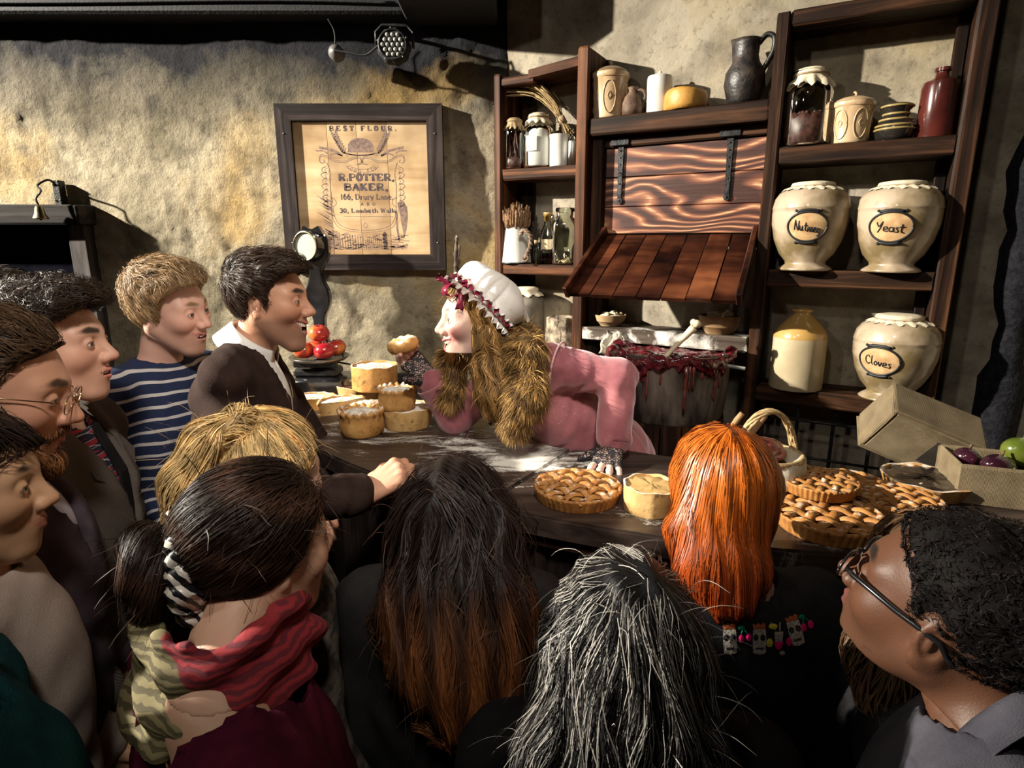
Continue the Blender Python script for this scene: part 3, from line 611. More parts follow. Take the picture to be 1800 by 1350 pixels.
# -- narrow rack, second shelf
z = 1.722
p, s = rpos(907, 459, .105, z); e = empty('enamel_jug', p, 0, 'tapered white enamel jug filled with dried flower heads', 'jug')
R, H = 27*s, 62*s; MB().lathe([(0,0), (R,0), (R,.004), (R*.73,H), (R*.70,H), (R*.68,H*.9), (0,H*.88)], 36).build('jug_body', M_WHITE, e, True, angle=40)
MB().lathe([(R*1.01,0), (R*1.02,.003), (R*.995,.006)], 36, cap=False).build('chipped_rim', M_IRON, e, True)
m = MB(); rn = random.Random(3)
for i in range(170):
    a, k = rn.uniform(0, 6.28), math.sqrt(rn.random()); tz = H+rn.uniform(.05,.115)*(1-.3*k); tip = (R*1.0*k*math.cos(a), R*1.0*k*math.sin(a), tz)
    m.tube([(R*.5*k*math.cos(a), R*.5*k*math.sin(a), H*.9), (tip[0]*.92, tip[1]*.92, tz-.04), tip], [.0012,.0062,.0022], 5)
tag(m.build('dried_flowers', M_LAV, e, True), kind='stuff')
p, s = rpos(932, 440, .17, z); e = empty('rope_twist', (p[0], p[1], z+.02), RROT, 'knotted dry root twist hanging against the white enamel jug', 'rope')
m = MB()
for ph in (0, PI):
    P = [(-.035+.02*math.cos(i*.8+ph)*.25, .004*math.sin(i*.8+ph), .12-.0*i) for i in range(1)]
    path = catmull([(-.045,0,.10), (-.03,-.01,.118), (-.008,-.012,.112), (.008,-.01,.085), (.004,-.01,.05), (-.006,-.012,.025), (-.014,-.012,.005)], 8)
    m.tube([(q.x+.005*math.cos(i*.75+ph), q.y+.005*math.sin(i*.75+ph), q.z+.003*math.sin(i*.75+ph)) for i, q in enumerate(path)], .0055, 7)
for a in range(3): m.tube([(-.014+.014*math.cos(t*.7+a), -.012+.006*math.sin(t*.7), .004+.012*math.sin(t*.7+a)) for t in range(10)], .0035, 6)
m.build('twisted_strands', simple('dry_root', (.09,.055,.035), (.26,.18,.12), .85, 50, bs=.6), e, True)
p, s = rpos(941, 455, .055, z); e = empty('dried_thistle', p, 0, 'dark dried thistle standing behind the small vials', 'dried plant')
m = MB(); rn = random.Random(6)
for i in range(70):
    a, f = rn.uniform(0, 6.28), rn.random(); r = .034*(1-f)**.8+.002; zz = .10+.10*f
    m.tube([(0,0,zz-.03), (r*.5*math.cos(a), r*.5*math.sin(a), zz-.008), (r*math.cos(a), r*math.sin(a), zz+rn.uniform(-.006,.01))], [.0015,.003,.0006], 4)
m.tube([(0,0,0), (0,0,.2)], .002, 5); tag(m.build('spiny_leaves', simple('withered_leaf', (.03,.022,.018), (.12,.09,.06), .9, 60), e), kind='stuff')
for px, h, lab in ((942, 36, 'short corked glass vial nearest the rope twist'), (949, 40, 'corked glass vial touching the labelled bottle')):
    p, s = rpos(px, 458, .10 if px == 942 else .125, z); e = empty('corked_vial', p, 0, lab, 'vial', 'small corked vials'); R, H = 5.2*s, h*s
    MB().lathe([(0,0), (R,0), (R,H*.85), (R*.6,H*.9), (R*.6,H)], 16, cap=False).build('glass_body', M_GLASS, e, True); MB().lathe([(0,H*.93), (R*.55,H*.93), (R*.7,H*1.12), (0,H*1.12)], 12).build('cork', M_TWINE, e, True)
p, s = rpos(962, 459, .11, z); e = empty('cordial_bottle', p, 0, 'squat glass bottle with a paper label and dark liquid', 'bottle'); R, H = 14.5*s, 84*s
MB().lathe([(0,0), (R,0), (R,H*.50), (R*.9,H*.6), (R*.45,H*.80), (R*.42,H*.92), (R*.6,H*.97), (R*.6,H)], 30, cap=False).build('glass_body', M_GLASSG, e, True)
MB().lathe([(0,.003), (R*.94,.003), (R*.94,H*.22), (0,H*.22)], 24).build('cordial', M_LIQ, e, True); MB().lathe([(0,H*.86), (R*.4,H*.86), (R*.44,H), (R*.62,H*1.03), (0,H*1.04)], 16).build('stopper', M_OCHRE, e, True)
a0 = math.atan2(-p[1], -p[0]); lb = MB().add([((R+.0015)*math.cos(a0+a), (R+.0015)*math.sin(a0+a), zz) for zz in (H*.30, H*.50) for a in (-.8,-.4,0,.4,.8)], [(i, i+1, i+6, i+5) for i in range(4)]).build('paper_label', M_LABEL, e)
p, s = rpos(992, 459, .105, z); e = empty('wide_glass_jar', p, 0, 'wide empty glass jar with dry scraps in its bottom', 'jar'); R, H = 24*s, 95*s
glassjar(e, R, H, .62, .74, mat=M_GLASSG); m = MB(); rn = random.Random(9)
for i in range(18): a, k = rn.uniform(0, 6.28), rn.uniform(.2,.8)*R; m.tube([(k*math.cos(a), k*math.sin(a), .006), (k*math.cos(a+.8), k*math.sin(a+.8), .012+.014*rn.random())], .003, 5)
tag(m.build('dry_scraps', M_LABEL, e, True), kind='stuff'); MB().lathe([(R*.64,H*.93), (R*.70,H*.94), (R*.70,H*.985), (R*.64,H)], 30, cap=False).build('rim_band', M_GLASS, e, True)
# -- narrow rack, lower shelf
z = 1.335
p, s = rpos(925, 600, .10, z); e = empty('grey_canister', p, 0, 'tall grey canister with a crumpled cloth top behind the bonnet', 'canister'); R, H = 31*s, .265
MB().lathe([(0,0), (R,0), (R,H*.78), (R*.94,H*.88), (R*.7,H*.97), (R*.6,H)], 34).build('canister_body', simple('dull_pewter', (.12,.105,.08), (.22,.19,.14), .5, 14, metal=.3), e, True, angle=50); frill(R*.66, H+.018, .030, 9).build('cloth_cap', M_CLOTHC, e, True)
p, s = rpos(986, 622, .12, z); e = empty('bark_pot', p, 0, 'rough bark-covered pot on the low shelf of the narrow rack', 'pot'); R, H = 26*s, 70*s; rn = random.Random(12); J = [[rn.uniform(.9,1.12) for _ in range(9)] for _ in range(40)]
MB().lathe([(0,0), (R*1.05,0), (R*1.08,H*.2), (R*1.02,H*.45), (R*.98,H*.7), (R*.95,H*.95), (R*.85,H), (R*.8,H*.9), (0,H*.86)], 40, fn=lambda r, zz, a, j: (r*J[int(a/2/PI*40+.5) % 40][j], zz)).build('pot_body', simple('grey_brown_bark', (.10,.075,.05), (.42,.34,.24), .9, 40, bs=1., bscale=50), e, True)
# -- hutch, top shelf
z = 2.268
def canister(px, py, o, z, w, h, lab, ang=0):
    p, s = rpos(px, py, o, z); e = empty('embossed_canister', p, 0, lab, 'canister', 'cream embossed canisters'); R, H = w/2*s, h*s; a0 = math.atan2(-p[1], -p[0])+ang
    MB().lathe([(0,0), (R*.80,0), (R*.84,H*.02), (R*.83,H*.05), (R*.90,H*.4), (R*.95,H*.70), (R*1.0,H*.71), (R*1.02,H*.75), (R*1.0,H*.80), (R*.94,H*.81), (0,H*.8)], 44, fn=lambda r, zz, a, j: (r*(1+(.018*math.cos(40*a) if j in (6,7,8) else 0)), zz)).build('canister_body', M_CREAM, e, True, angle=50)
    l = MB().lathe([(R*.96,H*.81), (R*.9,H*.84), (R*.6,H*.90), (R*.2,H*.94), (0,H*.945)], 40, cap=False).build('lid', M_CREAM if ang else simple('brown_lid', (.16,.10,.055), (.24,.16,.09), .4, coat=.3), e, True)
    MB().tube([(0, -R*.22*math.cos(PI*i/8), H*.93+R*.2*math.sin(PI*i/8)) for i in range(9)], R*.06, 8).build('knob', M_CREAM, l, True)
    rr = lambda zz: R*(.83+.12*(zz/H-.05)/.65)+.0008
    for kk in range(6):
        b = a0+kk*PI/3; f = lambda du, zz: (rr(zz)*math.cos(b+du), rr(zz)*math.sin(b+du), zz)
        m = MB().tube([f(.36*math.cos(t*PI/10), H*(.36+.28*math.sin(t*PI/10))) for t in range(21)], .0022, 5)
        m.build('embossed_arch', M_CREAM, e, True)
        m = MB().tube([f(.12*math.cos(t*PI/2), H*(.38+.07*math.sin(t*PI/2))) for t in range(5)], .0016, 5); m.build('embossed_diamond', M_CREAM, e, True)
canister(1070, 206, .085, z, 66, 92, 'cream embossed canister with a brown lid on the hutch top')
p, s = rpos(1111, 202, .11, z); e = empty('brown_jug', p, 0, 'tiny round brown clay jug between the two canisters', 'jug'); R, H = 18*s, 47*s
MB().lathe([(0,0), (R*.9,0), (R,H*.2), (R*.98,H*.45), (R*.75,H*.68), (R*.42,H*.82), (R*.4,H*.92), (R*.5,H), (R*.4,H), (R*.3,H*.9), (0,H*.85)], 30).build('jug_body', M_BROWNJ, e, True)
MB().tube(catmull([(R*.45,0,H*.9), (R*1.0,0,H*.85), (R*1.25,0,H*.65), (R*1.0,0,H*.45)], 6), R*.14, 8).xf(Matrix.Rotation(RROT, 4, 'Z')).build('handle', M_BROWNJ, e, True)
p, s = rpos(1157, 197, .085, z); e = empty('white_canister', p, 0, 'plain white lidded canister beside the orange cheese', 'canister'); R, H = 21.5*s, 62*s
MB().lathe([(0,0), (R*.96,0), (R,.004), (R,H*.93), (R*.97,H*.97), (0,H*.97)], 40).build('canister_body', M_WHITE, e, True, angle=40); l = MB().lathe([(R*.98,H*.97), (R*.96,H), (R*.5,H*1.05), (R*.16,H*1.07), (0,H*1.07)], 40, cap=False).build('lid', M_WHITE, e, True); MB().sphere((0,0,H*1.10), R*.15).build('knob', M_WHITE, l, True)
p, s = rpos(1204, 190, .10, z); e = MB(); R, H = 37*s, 33*s; rn = random.Random(1)
e.lathe([(0,0), (R*.92,0), (R,H*.2), (R*1.01,H*.5), (R*.99,H*.8), (R*.92,H*.97), (R*.6,H), (0,H*1.0)], 40, fn=lambda r, zz, a, j: (r*(1+.02*math.sin(3*a+1)), zz*(1+.06*math.sin(2*a)))); o = e.build('cheese_wheel', M_CHEESE, None, True, loc=p); tag(o, 'whole orange-rinded cheese on the hutch top', 'cheese')
p, s = rpos(1306, 177, .10, z); e = empty('black_pitcher', p, 0, 'sooty black clay pitcher with a loop handle on the hutch top', 'pitcher'); R, H = 34*s, 104*s
def spout(r, zz, a, j): k = max(0, math.cos(a-PI-RROT))**6 if j in (6,7,8) else 0; return r*(1+.22*k), zz+H*.03*k
MB().lathe([(0,0), (R*.72,0), (R*.80,H*.06), (R,H*.32), (R*.96,H*.5), (R*.66,H*.66), (R*.58,H*.76), (R*.62,H*.92), (R*.68,H), (R*.58,H), (R*.5,H*.8), (0,H*.6)], 40, fn=spout).build('pitcher_body', M_BLKJ, e, True)
MB().tube(catmull([(R*.55,0,H*.93), (R*.9,0,H*1.04), (R*1.25,0,H*.98), (R*1.25,0,H*.78), (R*.85,0,H*.52)], 8), R*.13, 10, flat=1.3).xf(Matrix.Rotation(RROT, 4, 'Z')).build('handle', M_BLKJ, e, True)
# -- hutch, low shelf: two wooden bowls of dough
z = 1.478
for px, py, o, w, h, lab in ((1072, 567, .09, 56, 24, 'smaller wooden bowl of dough by the post on the floury shelf'), (1264, 588, .11, 74, 40, 'larger ringed wooden bowl heaped with dough on the floury shelf')):
    p, s = rpos(px, py, o, z); e = empty('dough_bowl', p, 0, lab, 'bowl', 'wooden dough bowls'); R, H = w/2*s, h*s*.8
    MB().lathe([(0,0), (R*.62,0), (R*.84,H*.4), (R*.88,H*.42), (R*.98,H*.85), (R,H), (R*.92,H), (R*.8,H*.7), (0,H*.5)], 36).build('bowl_body', M_BOWL, e, True, angle=50)
    rn = random.Random(px); m = MB(); m.sphere((0,0,H*.78), R*.85, 16, 8, (1,1,.28))
    for i in range(16): a, k = rn.uniform(0, 6.28), R*.65*rn.random(); m.sphere((k*math.cos(a)+R*.1, k*math.sin(a), H*.95+.010*rn.random()), R*rn.uniform(.10,.2), 8, 6, (1,1,.8))
    tag(m.build('dough', M_DOUGH, e, True), kind='stuff')
# -- tall rack, upper shelf
z = 2.115
p, s = rpos(1415, 243, .105, z); e = empty('clove_jar', p, 0, 'large glass jar of dark dried seeds with a gathered cream cloth cap', 'jar'); R, H = 40*s, 122*s
glassjar(e, R, H, .66, .74); contents(e, R, H*.40, M_BEAN, .012, 'seeds'); m = MB(); rn = random.Random(4)
for i in range(90): a, k = rn.uniform(0, 6.28), R*.8*math.sqrt(rn.random()); m.sphere((k*math.cos(a), k*math.sin(a), H*.40+rn.uniform(0,.012)), rn.uniform(.004,.008), 6, 4)
tag(m.build('loose_seeds', M_BEAN, e, True), kind='stuff'); frill(R*.66, H*1.02, .052, 10, depth_=.4).build('cloth_cap', M_CLOTHC, e, True); ring(R*.69, H*.95).build('tie', M_TWINE, e, True)
canister(1493, 238, .10, z, 70, 84, 'cream embossed canister with a cream lid on the tall rack', .5)
p, s = rpos(1571, 235, .11, z); e = empty('banded_pot', p, 0, 'squat black pot banded with yellow rings on the tall rack', 'pot'); R, H = 31*s, 60*s
PR = [(0,0), (R*.78,0), (R*.9,H*.08), (R,H*.22), (R*1.0,H*.32), (R*.93,H*.46), (R*.8,H*.56), (R*.66,H*.66), (R*.64,H*.80), (R*.78,H*.88), (R*.80,H*.95), (R*.7,H), (R*.5,H*.97), (0,H*.95)]
MB().lathe(PR, 40).build('pot_body', CER('black_glaze', (.010,.009,.009), (.03,.025,.02), .18), e, True)
for rr_, zz in ((.995,.30), (.965,.40), (.80,.565), (.655,.72), (.80,.93)): ring(R*rr_, H*zz, .0035).build('yellow_band', simple('mustard_slip', (.30,.21,.07), (.40,.30,.12), .35), e, True)
p, s = rpos(1642, 229, .105, z); e = empty('oxblood_bottle', p, 0, 'dark oxblood stoneware bottle at the end of the tall rack', 'bottle'); R, H = 28*s, 114*s
MB().lathe([(0,0), (R*.95,0), (R,.006), (R,H*.72), (R*.92,H*.80), (R*.5,H*.85), (R*.36,H*.88), (R*.34,H*.94), (R*.44,H*.95), (R*.42,H), (R*.3,H), (0,H*.97)], 36).build('bottle_body', M_DARKRED, e, True, angle=50)
# -- big lettered jars
M_OVAL = simple('tan_label_paper', (.40,.22,.09), (.60,.40,.20), .7, 30)
HW = {'N': [[(0,1),(.12,.05),(.16,.1),(.5,1),(.62,0)]], 'Y': [[(.05,.1),(.2,.5),(.35,.45),(.6,0),(.42,.6),(.1,1.15)]], 'C': [[(.62,.25),(.45,.05),(.15,.3),(.1,.75),(.35,1),(.65,.8)]],
 'u': [[(0,.5),(.05,.9),(.25,.95),(.4,.5),(.42,.95),(.55,.9)]], 't': [[(.2,.1),(.15,.85),(.4,.95)], [(0,.42),(.45,.38)]], 'm': [[(0,1),(.08,.5),(.12,.8),(.3,.5),(.33,.95),(.5,.52),(.6,.6),(.62,.98)]],
 'e': [[(.05,.75),(.4,.68),(.35,.5),(.12,.55),(.08,.9),(.45,.92)]], 'g': [[(.42,.55),(.12,.55),(.1,.9),(.4,.85),(.45,.5),(.42,1.2),(.15,1.3)]], 'a': [[(.42,.55),(.12,.55),(.08,.9),(.38,.88),(.44,.5),(.46,.95)]],
 's': [[(.4,.5),(.15,.55),(.35,.75),(.3,.95),(.05,.95)]], 'l': [[(.2,0),(.12,.8),(.3,.98)]], 'o': [[(.3,.5),(.08,.7),(.2,.97),(.42,.75),(.28,.5)]], 'v': [[(.05,.5),(.2,.97),(.42,.5)]]}
def spice_jar(px, py, o, z, w, h, word, turn, lab):
    p, s = rpos(px, py, o, z); e = empty('spice_jar', p, 0, lab, 'jar', 'lettered spice jars'); R, H = w/2*s, h*s
    PF = [(0,0), (R*.66,0), (R*.72,H*.015), (R*.66,H*.04), (R*.53,H*.075), (R*.54,H*.11), (R*.72,H*.20), (R*.89,H*.36), (R*.985,H*.54), (R*1.0,H*.66), (R*.995,H*.70), (R*1.01,H*.71), (R*1.0,H*.725), (R*.95,H*.82), (R*.84,H*.89), (R*.66,H*.93), (R*.56,H*.94)]
    MB().lathe(PF, 56).build('jar_body', M_AGED, e, True)
    fr = frill(R*.55, H*1.0, H*.085, 15, depth_=.3, dome=.004); fr.build('cloth_cap', M_CLOTHC, e, True); ring(R*.575, H*.955, .0028).build('tie', M_TWINE, e, True)
    zs, rs = [q[1] for q in PF[5:]], [q[0] for q in PF[5:]]; a0 = math.atan2(-p[1], -p[0])+turn
    def on(u, v, d): r = np.interp(H*v, zs, rs)+d; a = a0+u/1.0; return (r*math.cos(a), r*math.sin(a), H*v)
    cz, ru, rv = .50, .50, .155
    m = MB(); n, k = 40, 6; V = [on(0, cz, .0012)]
    for j in range(1, k+1): V += [on(ru*j/k*math.cos(2*PI*i/n), cz+rv*j/k*math.sin(2*PI*i/n), .0012) for i in range(n)]
    Fs = [(0, 1+i, 1+(i+1) % n) for i in range(n)] + [(1+j*n+i, 1+(j+1)*n+i, 1+(j+1)*n+(i+1) % n, 1+j*n+(i+1) % n) for j in range(k-1) for i in range(n)]
    lb = m.add(V, Fs).build('oval_label', M_OVAL, e, True)
    m = MB().tube([on(1.04*ru*math.cos(2*PI*i/48), cz+1.04*rv*math.sin(2*PI*i/48), .001) for i in range(49)], .0036, 6)
    for sg_ in (1, -1):
        m.tube([on(ru*.55*t, cz+sg_*rv*(1.10+.06*math.cos(t*2.2)), .001) for t in np.linspace(-1, 1, 9)], .0052, 6)
        for t in (-.62,-.3,.3,.62): m.sphere(on(ru*t, cz+sg_*rv*(1.02+.16*math.sqrt(1-t*t)*.9), .001), .0042, 8, 6)
    m.build('label_border', M_INKB, lb, True)
    tw = {'N': .72, 'Y': .62, 'C': .7, 'm': .72, 'u': .62, 'l': .36, 't': .46}; adv = sum(tw.get(c, .5) for c in word); x = -adv/2; k = .66/adv*1.0; m = MB()
    for c in word:
        for st in HW[c]: m.tube([on((x+q[0])*k, cz+.052-(q[1])*.105-.012*(x+q[0]), .0016) for q in [tuple(v)[:2] for v in catmull([(a, b, 0) for a, b in st], 5)]], .0019, 5)
        x += tw.get(c, .5)
    m.build('lettering', M_INKB, lb, True)
spice_jar(1414, 469, .135, 1.716, 122, 146, 'Nutmeg', -.04, 'big cream spice jar with an oval label reading Nutmeg')
spice_jar(1566, 471, .14, 1.716, 130, 150, 'Yeast', -.14, 'big cream spice jar with an oval label reading Yeast')
spice_jar(1562, 693, .14, 1.305, 130, 146, 'Cloves', -.36, 'big cream spice jar with an oval label reading Cloves')
p, s = rpos(1397, 676, .115, 1.305); e = empty('stoneware_flagon', p, 0, 'two-tone stoneware flagon with an ochre shoulder beside the Cloves jar', 'flagon'); R, H = 43*s, 137*s
MB().lathe([(0,0), (R*.97,0), (R,.006), (R,H*.645)], 44).build('flagon_body', M_STONEW, e, True, angle=50); MB().lathe([(R,H*.645), (R*.995,H*.67), (R*.85,H*.76), (R*.55,H*.87), (R*.32,H*.93), (R*.30,H*.955), (R*.40,H*.975), (R*.38,H), (R*.24,H), (R*.2,H*.96), (0,H*.95)], 44, cap=False).build('shoulder', M_OCHRE, e, True)
# ------------------------------------------------------------------ gory tub under the hutch
tt, tz1 = TZ(1170, 618, .27); tt2, tz0 = TZ(1170, 742, .40); R = .212; z0 = tz0; Hh = tz1-tz0+.01
tc = RP(tt+.01, .255, z0); e = empty('butchers_tub', tc, RROT, 'dark iron tub with a gory rim and blood drips under the hutch', 'tub')
MB().lathe([(0,0), (R*.93,0), (R*.95,.01), (R,Hh*.5), (R*1.01,Hh), (R*.96,Hh), (R*.94,.03), (0,.02)], 48).build('tub_body', simple('smeared_tin', (.02,.014,.012), (.20,.16,.13), .4, 9, metal=.2, bs=.4, stretch=(1.6,1.6,.5), lo=.42, hi=.72), e, True, angle=50)
M_GORE = simple('raw_gore', (.018,.002,.003), (.15,.012,.020), .22, 40, coat=.6, bs=.8, bscale=70); M_DRIP = simple('blood_drip', (.05,.006,.006), (.22,.05,.04), .25, 30, coat=.5)
rn = random.Random(21); TUB, TUBR, TUBH = e, R, Hh
for i in range(30):
    a = -PI/2+rn.uniform(-1.35,1.35); L = rn.choice((.03,.05,.07,.09,.13,.17)); wd = rn.uniform(.003,.006); rr_ = R*1.012
    MB().tube([(rr_*math.cos(a), rr_*math.sin(a), Hh-.02-L*t) for t in (0,.3,.6,.85,1)], [wd*1.5,wd,wd*.8,wd*1.1,wd*.5], 6).build('drip', M_DRIP, e, True)
MB().tube([(R*.9,-.06,Hh-.03), (R*1.3,-.07,Hh-.035)], .006, 6).build('bracket', M_LENS, e)
# bone in the tub
M_BONE = simple('bone', (.58,.46,.30), (.74,.64,.47), .5, 12); m = MB()
m.tube(catmull([(-.035,-.02,0), (.0,-.02,.04), (.055,-.03,.105)], 6), [.010,.009,.0085,.008,.0085,.009,.009,.0095,.010,.012,.013,.014,.014], 12); m.sphere((.066,-.018,.112), .016, 12, 8, (1.1,1,.8)); m.sphere((.060,-.042,.118), .014, 12, 8); m.sphere((.052,-.03,.122), .012, 10, 8)
tag(m.build('bone', M_BONE, None, True, loc=(tc[0]-RN[0]*.0+RU[0]*(-.01), tc[1]+RU[1]*(-.01)-.10, z0+Hh-.01)), 'clean leg bone sticking out of the gory tub', 'bone')
# rag hanging into the tub
m = MB(); nx_, ny_ = 12, 8; V = []
for i in range(nx_+1):
    for j in range(ny_+1): u, v = i/nx_-.5, j/ny_; V.append((u*.075*(1+.5*v)+.006*math.sin(v*9), -.02*v+.014*math.sin(u*22+v*3), -.09*v+.01*math.sin(u*9)))
m.add(V, [(i*(ny_+1)+j, (i+1)*(ny_+1)+j, (i+1)*(ny_+1)+j+1, i*(ny_+1)+j+1) for i in range(nx_) for j in range(ny_)])
q = RP(TZ(1082,572,.185)[0], .186, 1.462); o = m.build('kitchen_rag', simple('dirty_linen', (.28,.25,.19), (.55,.51,.42), .95, 20), None, True, fix=False, loc=q, rot=(0,0,RROT)); tag(o, 'crumpled floury rag hanging from the hutch shelf over the tub', 'rag')
so = o.modifiers.new('solid', 'SOLIDIFY'); so.thickness = .002
# dark barrel the tub stands on
e = empty('barrel', (tc[0], tc[1], 0), RROT, 'dark barrel standing beneath the gory tub', 'barrel'); Hb = z0
for i in range(18):
    a0, a1 = 2*PI*i/18+.012, 2*PI*(i+1)/18-.012; V = []
    for zf in (0,.25,.5,.75,1):
        rr_ = R*(.98+.10*math.sin(PI*zf)); V += [(rr_*math.cos(a0), rr_*math.sin(a0), zf*Hb), (rr_*math.cos(a1), rr_*math.sin(a1), zf*Hb), (rr_*.9*math.cos(a1), rr_*.9*math.sin(a1), zf*Hb), (rr_*.9*math.cos(a0), rr_*.9*math.sin(a0), zf*Hb)]
    Fs = [(0,1,2,3), (16,17,18,19)]+[(4*k+j, 4*k+(j+1) % 4, 4*k+4+(j+1) % 4, 4*k+4+j) for k in range(4) for j in range(4)]; MB().add(V, Fs).build('stave', M_BLKW, e)
for zf in (.12,.3,.7,.9): MB().lathe([(R*(.985+.10*math.sin(PI*zf)),zf*Hb-.018), (R*(1.0+.10*math.sin(PI*zf)),zf*Hb-.018), (R*(1.0+.10*math.sin(PI*zf)),zf*Hb+.018), (R*(.985+.10*math.sin(PI*zf)),zf*Hb+.018)], 36, cap=False).build('hoop', M_IRON, e)
MB().lathe([(0,Hb-.012), (R*.95,Hb-.012), (R*.95,Hb), (0,Hb)], 36).build('barrel_head', M_BLKW, e)
# gnarled stick leaning by the wall
q = WY(808, 700, BACKY-.10); top = WY(808, 418, BACKY-.07); e = empty('gnarled_stick', (q[0], q[1], 1.19), 0, 'knotty dead stick leaning on the back wall behind the bonnet', 'stick'); hh = top[2]-1.19
m = MB().tube(catmull([(0,0,0), (.004,.0,hh*.4), (-.006,.0,hh*.75), (.002,.0,hh)], 6), [.015]*9+[.013,.012,.011,.009,.009,.008,.010,.008,.006,.010,.004][:10], 8); m.tube(catmull([(-.004,0,hh*.83), (.012,-.005,hh*.90), (.013,-.004,hh*.955)], 4), [.006,.005,.005,.004,.004,.004,.005,.006,.003], 6); m.tube([(-.003,0,hh*.86), (-.014,0,hh*.9)], .004, 6); m.tube([(0,0,hh*.8), (.025,-.004,hh*.81)], .003, 5)
m.build('stick', simple('dead_bark', (.035,.022,.016), (.14,.10,.075), .85, 60, bs=.8), e, True); MB().sphere((.002,0,hh+.004), .006).build('tip_nail', M_LENS, e, True)
# ------------------------------------------------------------------ counter
CZ = 1.18
def counter_mat():
    k = NT('floury_dark_counter'); k.set(Roughness=.42); g = k.noise(k.coord((2, 22, 22)), 1., 5, .6, .6); c = k.ramp(g, [(.3, (.012,.008,.007)), (.55, (.045,.03,.024)), (.75, (.085,.058,.045))])
    v = k.coord(); n = k.noise(k.coord((2.2, 5.5, 1)), 2.4, 8, .68, .9); fine = k.noise(v, 160, 2, .5); acc = None
    for (x, y, r, s) in ((.02,1.78,.42,.42), (-.45,2.0,.42,.27), (-.2,1.65,.30,.22), (.25,1.28,.22,.17), (.75,1.14,.26,.20), (.62,1.5,.22,.14)):
        d = k.n('ShaderNodeVectorMath', operation='DISTANCE'); d.inputs[1].default_value = (x, y-1.9, CZ); k.l(v, d.inputs[0])
        m = k.n('ShaderNodeMapRange', n_1=0., n_2=r, n_3=s, n_4=0.); k.l(d.outputs['Value'], m.inputs[0])
        if acc is None: acc = m.outputs[0]
        else: a = k.n('ShaderNodeMath', operation='MAXIMUM'); k.l(acc, a.inputs[0]); k.l(m.outputs[0], a.inputs[1]); acc = a.outputs[0]
    a = k.n('ShaderNodeMath', operation='ADD'); k.l(n, a.inputs[0]); k.l(acc, a.inputs[1]); b = k.n('ShaderNodeMath', operation='MULTIPLY_ADD', n_1=.16); k.l(fine, b.inputs[0]); k.l(a.outputs[0], b.inputs[2])
    f = k.ramp(b.outputs[0], [(.76, (0,0,0)), (.83, (.4,.4,.4)), (.90, (1,1,1))])
    k.l(k.mix(f, c, (.70,.67,.60)), k.b.inputs['Base Color']); r = k.n('ShaderNodeMath', operation='MULTIPLY_ADD', n_1=.5, n_2=.4); k.l(f, r.inputs[0]); k.l(r.outputs[0], k.b.inputs['Roughness']); k.bump(b.outputs[0], .3, .003); return k.m
M_TOP = counter_mat()
front = [(-1.02,2.74), (-.99,2.35), (-.86,2.06), (-.602,1.765), (-.42,1.595), (-.237,1.454), (.047,1.302), (.334,1.19), (.55,1.14), (.76,1.108), (1.05,1.075), (1.30,1.06), (1.62,1.05)]
back = [(-.10,2.74), (-.085,2.35), (.05,2.03), (.30,1.80), (.60,1.655), (1.0,1.535), (1.42,1.50), (1.70,1.47)]
fs = [tuple(v)[:2] for v in catmull([(a, b, 0) for a, b in front], 6)]; bs_ = [tuple(v)[:2] for v in catmull([(a, b, 0) for a, b in back], 6)]
ct = empty('bakery_counter', (0, 1.9, 0), 0, 'curved dark wooden bakery counter dusted with flour', 'counter')
def plate(name, poly, z0, z1, mat, par, bev=.006):
    bm = bmesh.new(); lo = [bm.verts.new((x, y-1.9, z0)) for x, y in poly]; hi = [bm.verts.new((x, y-1.9, z1)) for x, y in poly]; n = len(poly)
    bm.faces.new(hi); bm.faces.new(list(reversed(lo)))
    for i in range(n): bm.faces.new((lo[i], lo[(i+1) % n], hi[(i+1) % n], hi[i]))
    bmesh.ops.recalc_face_normals(bm, faces=bm.faces)
    if bev: bmesh.ops.bevel(bm, geom=[e for e in bm.edges if all(abs(v.co.z-z1) < 1e-6 for v in e.verts)], offset=bev, segments=2, affect='EDGES')
    me = bpy.data.meshes.new(name); bm.to_mesh(me); bm.free(); me.materials.append(mat); o = bpy.data.objects.new(name, me); COL.objects.link(o); o.parent = par; return o
SA, SB = np.array([-.06,1.372]), np.array([.235,1.845]); sd = (SB-SA)/np.linalg.norm(SB-SA); side = lambda p: (p[0]-SA[0])*sd[1]-(p[1]-SA[1])*sd[0]
G = .0018
def cut(s):                                                # split the outline along the joint
    f_ = [p for p in fs if side(p)*s > .004]; b_ = [p for p in bs_ if side(p)*s > .004]
    nrm = np.array([sd[1], -sd[0]])*s*G
    def hit(poly):
        for a, b in zip(poly, poly[1:]):
            sa, sb = side(a), side(b)
            if sa*sb <= 0 and sa != sb: t = sa/(sa-sb); return tuple(np.array(a)+(np.array(b)-np.array(a))*t+nrm)
    hf, hb = hit(fs), hit(bs_)
    return (f_+[hf, hb]+b_[::-1]) if s < 0 else ([hf]+f_+b_[::-1]+[hb])
for s in (-1, 1): plate('top_board', cut(s), CZ-.05, CZ, M_TOP, ct)
M_PANEL = wood('black_counter_panel', (.008,.006,.006), (.022,.016,.015), (.05,.034,.028), 'Z', .55)
inset = lambda P, d: [(P[i][0]+d*(P[min(i+1,len(P)-1)][1]-P[max(i-1,0)][1])*-1/(math.dist(P[min(i+1,len(P)-1)], P[max(i-1,0)])), P[i][1]+d*(P[min(i+1,len(P)-1)][0]-P[max(i-1,0)][0])/(math.dist(P[min(i+1,len(P)-1)], P[max(i-1,0)]))) for i in range(len(P))]
fi, bi = inset(fs, .055), inset(bs_, -.03)
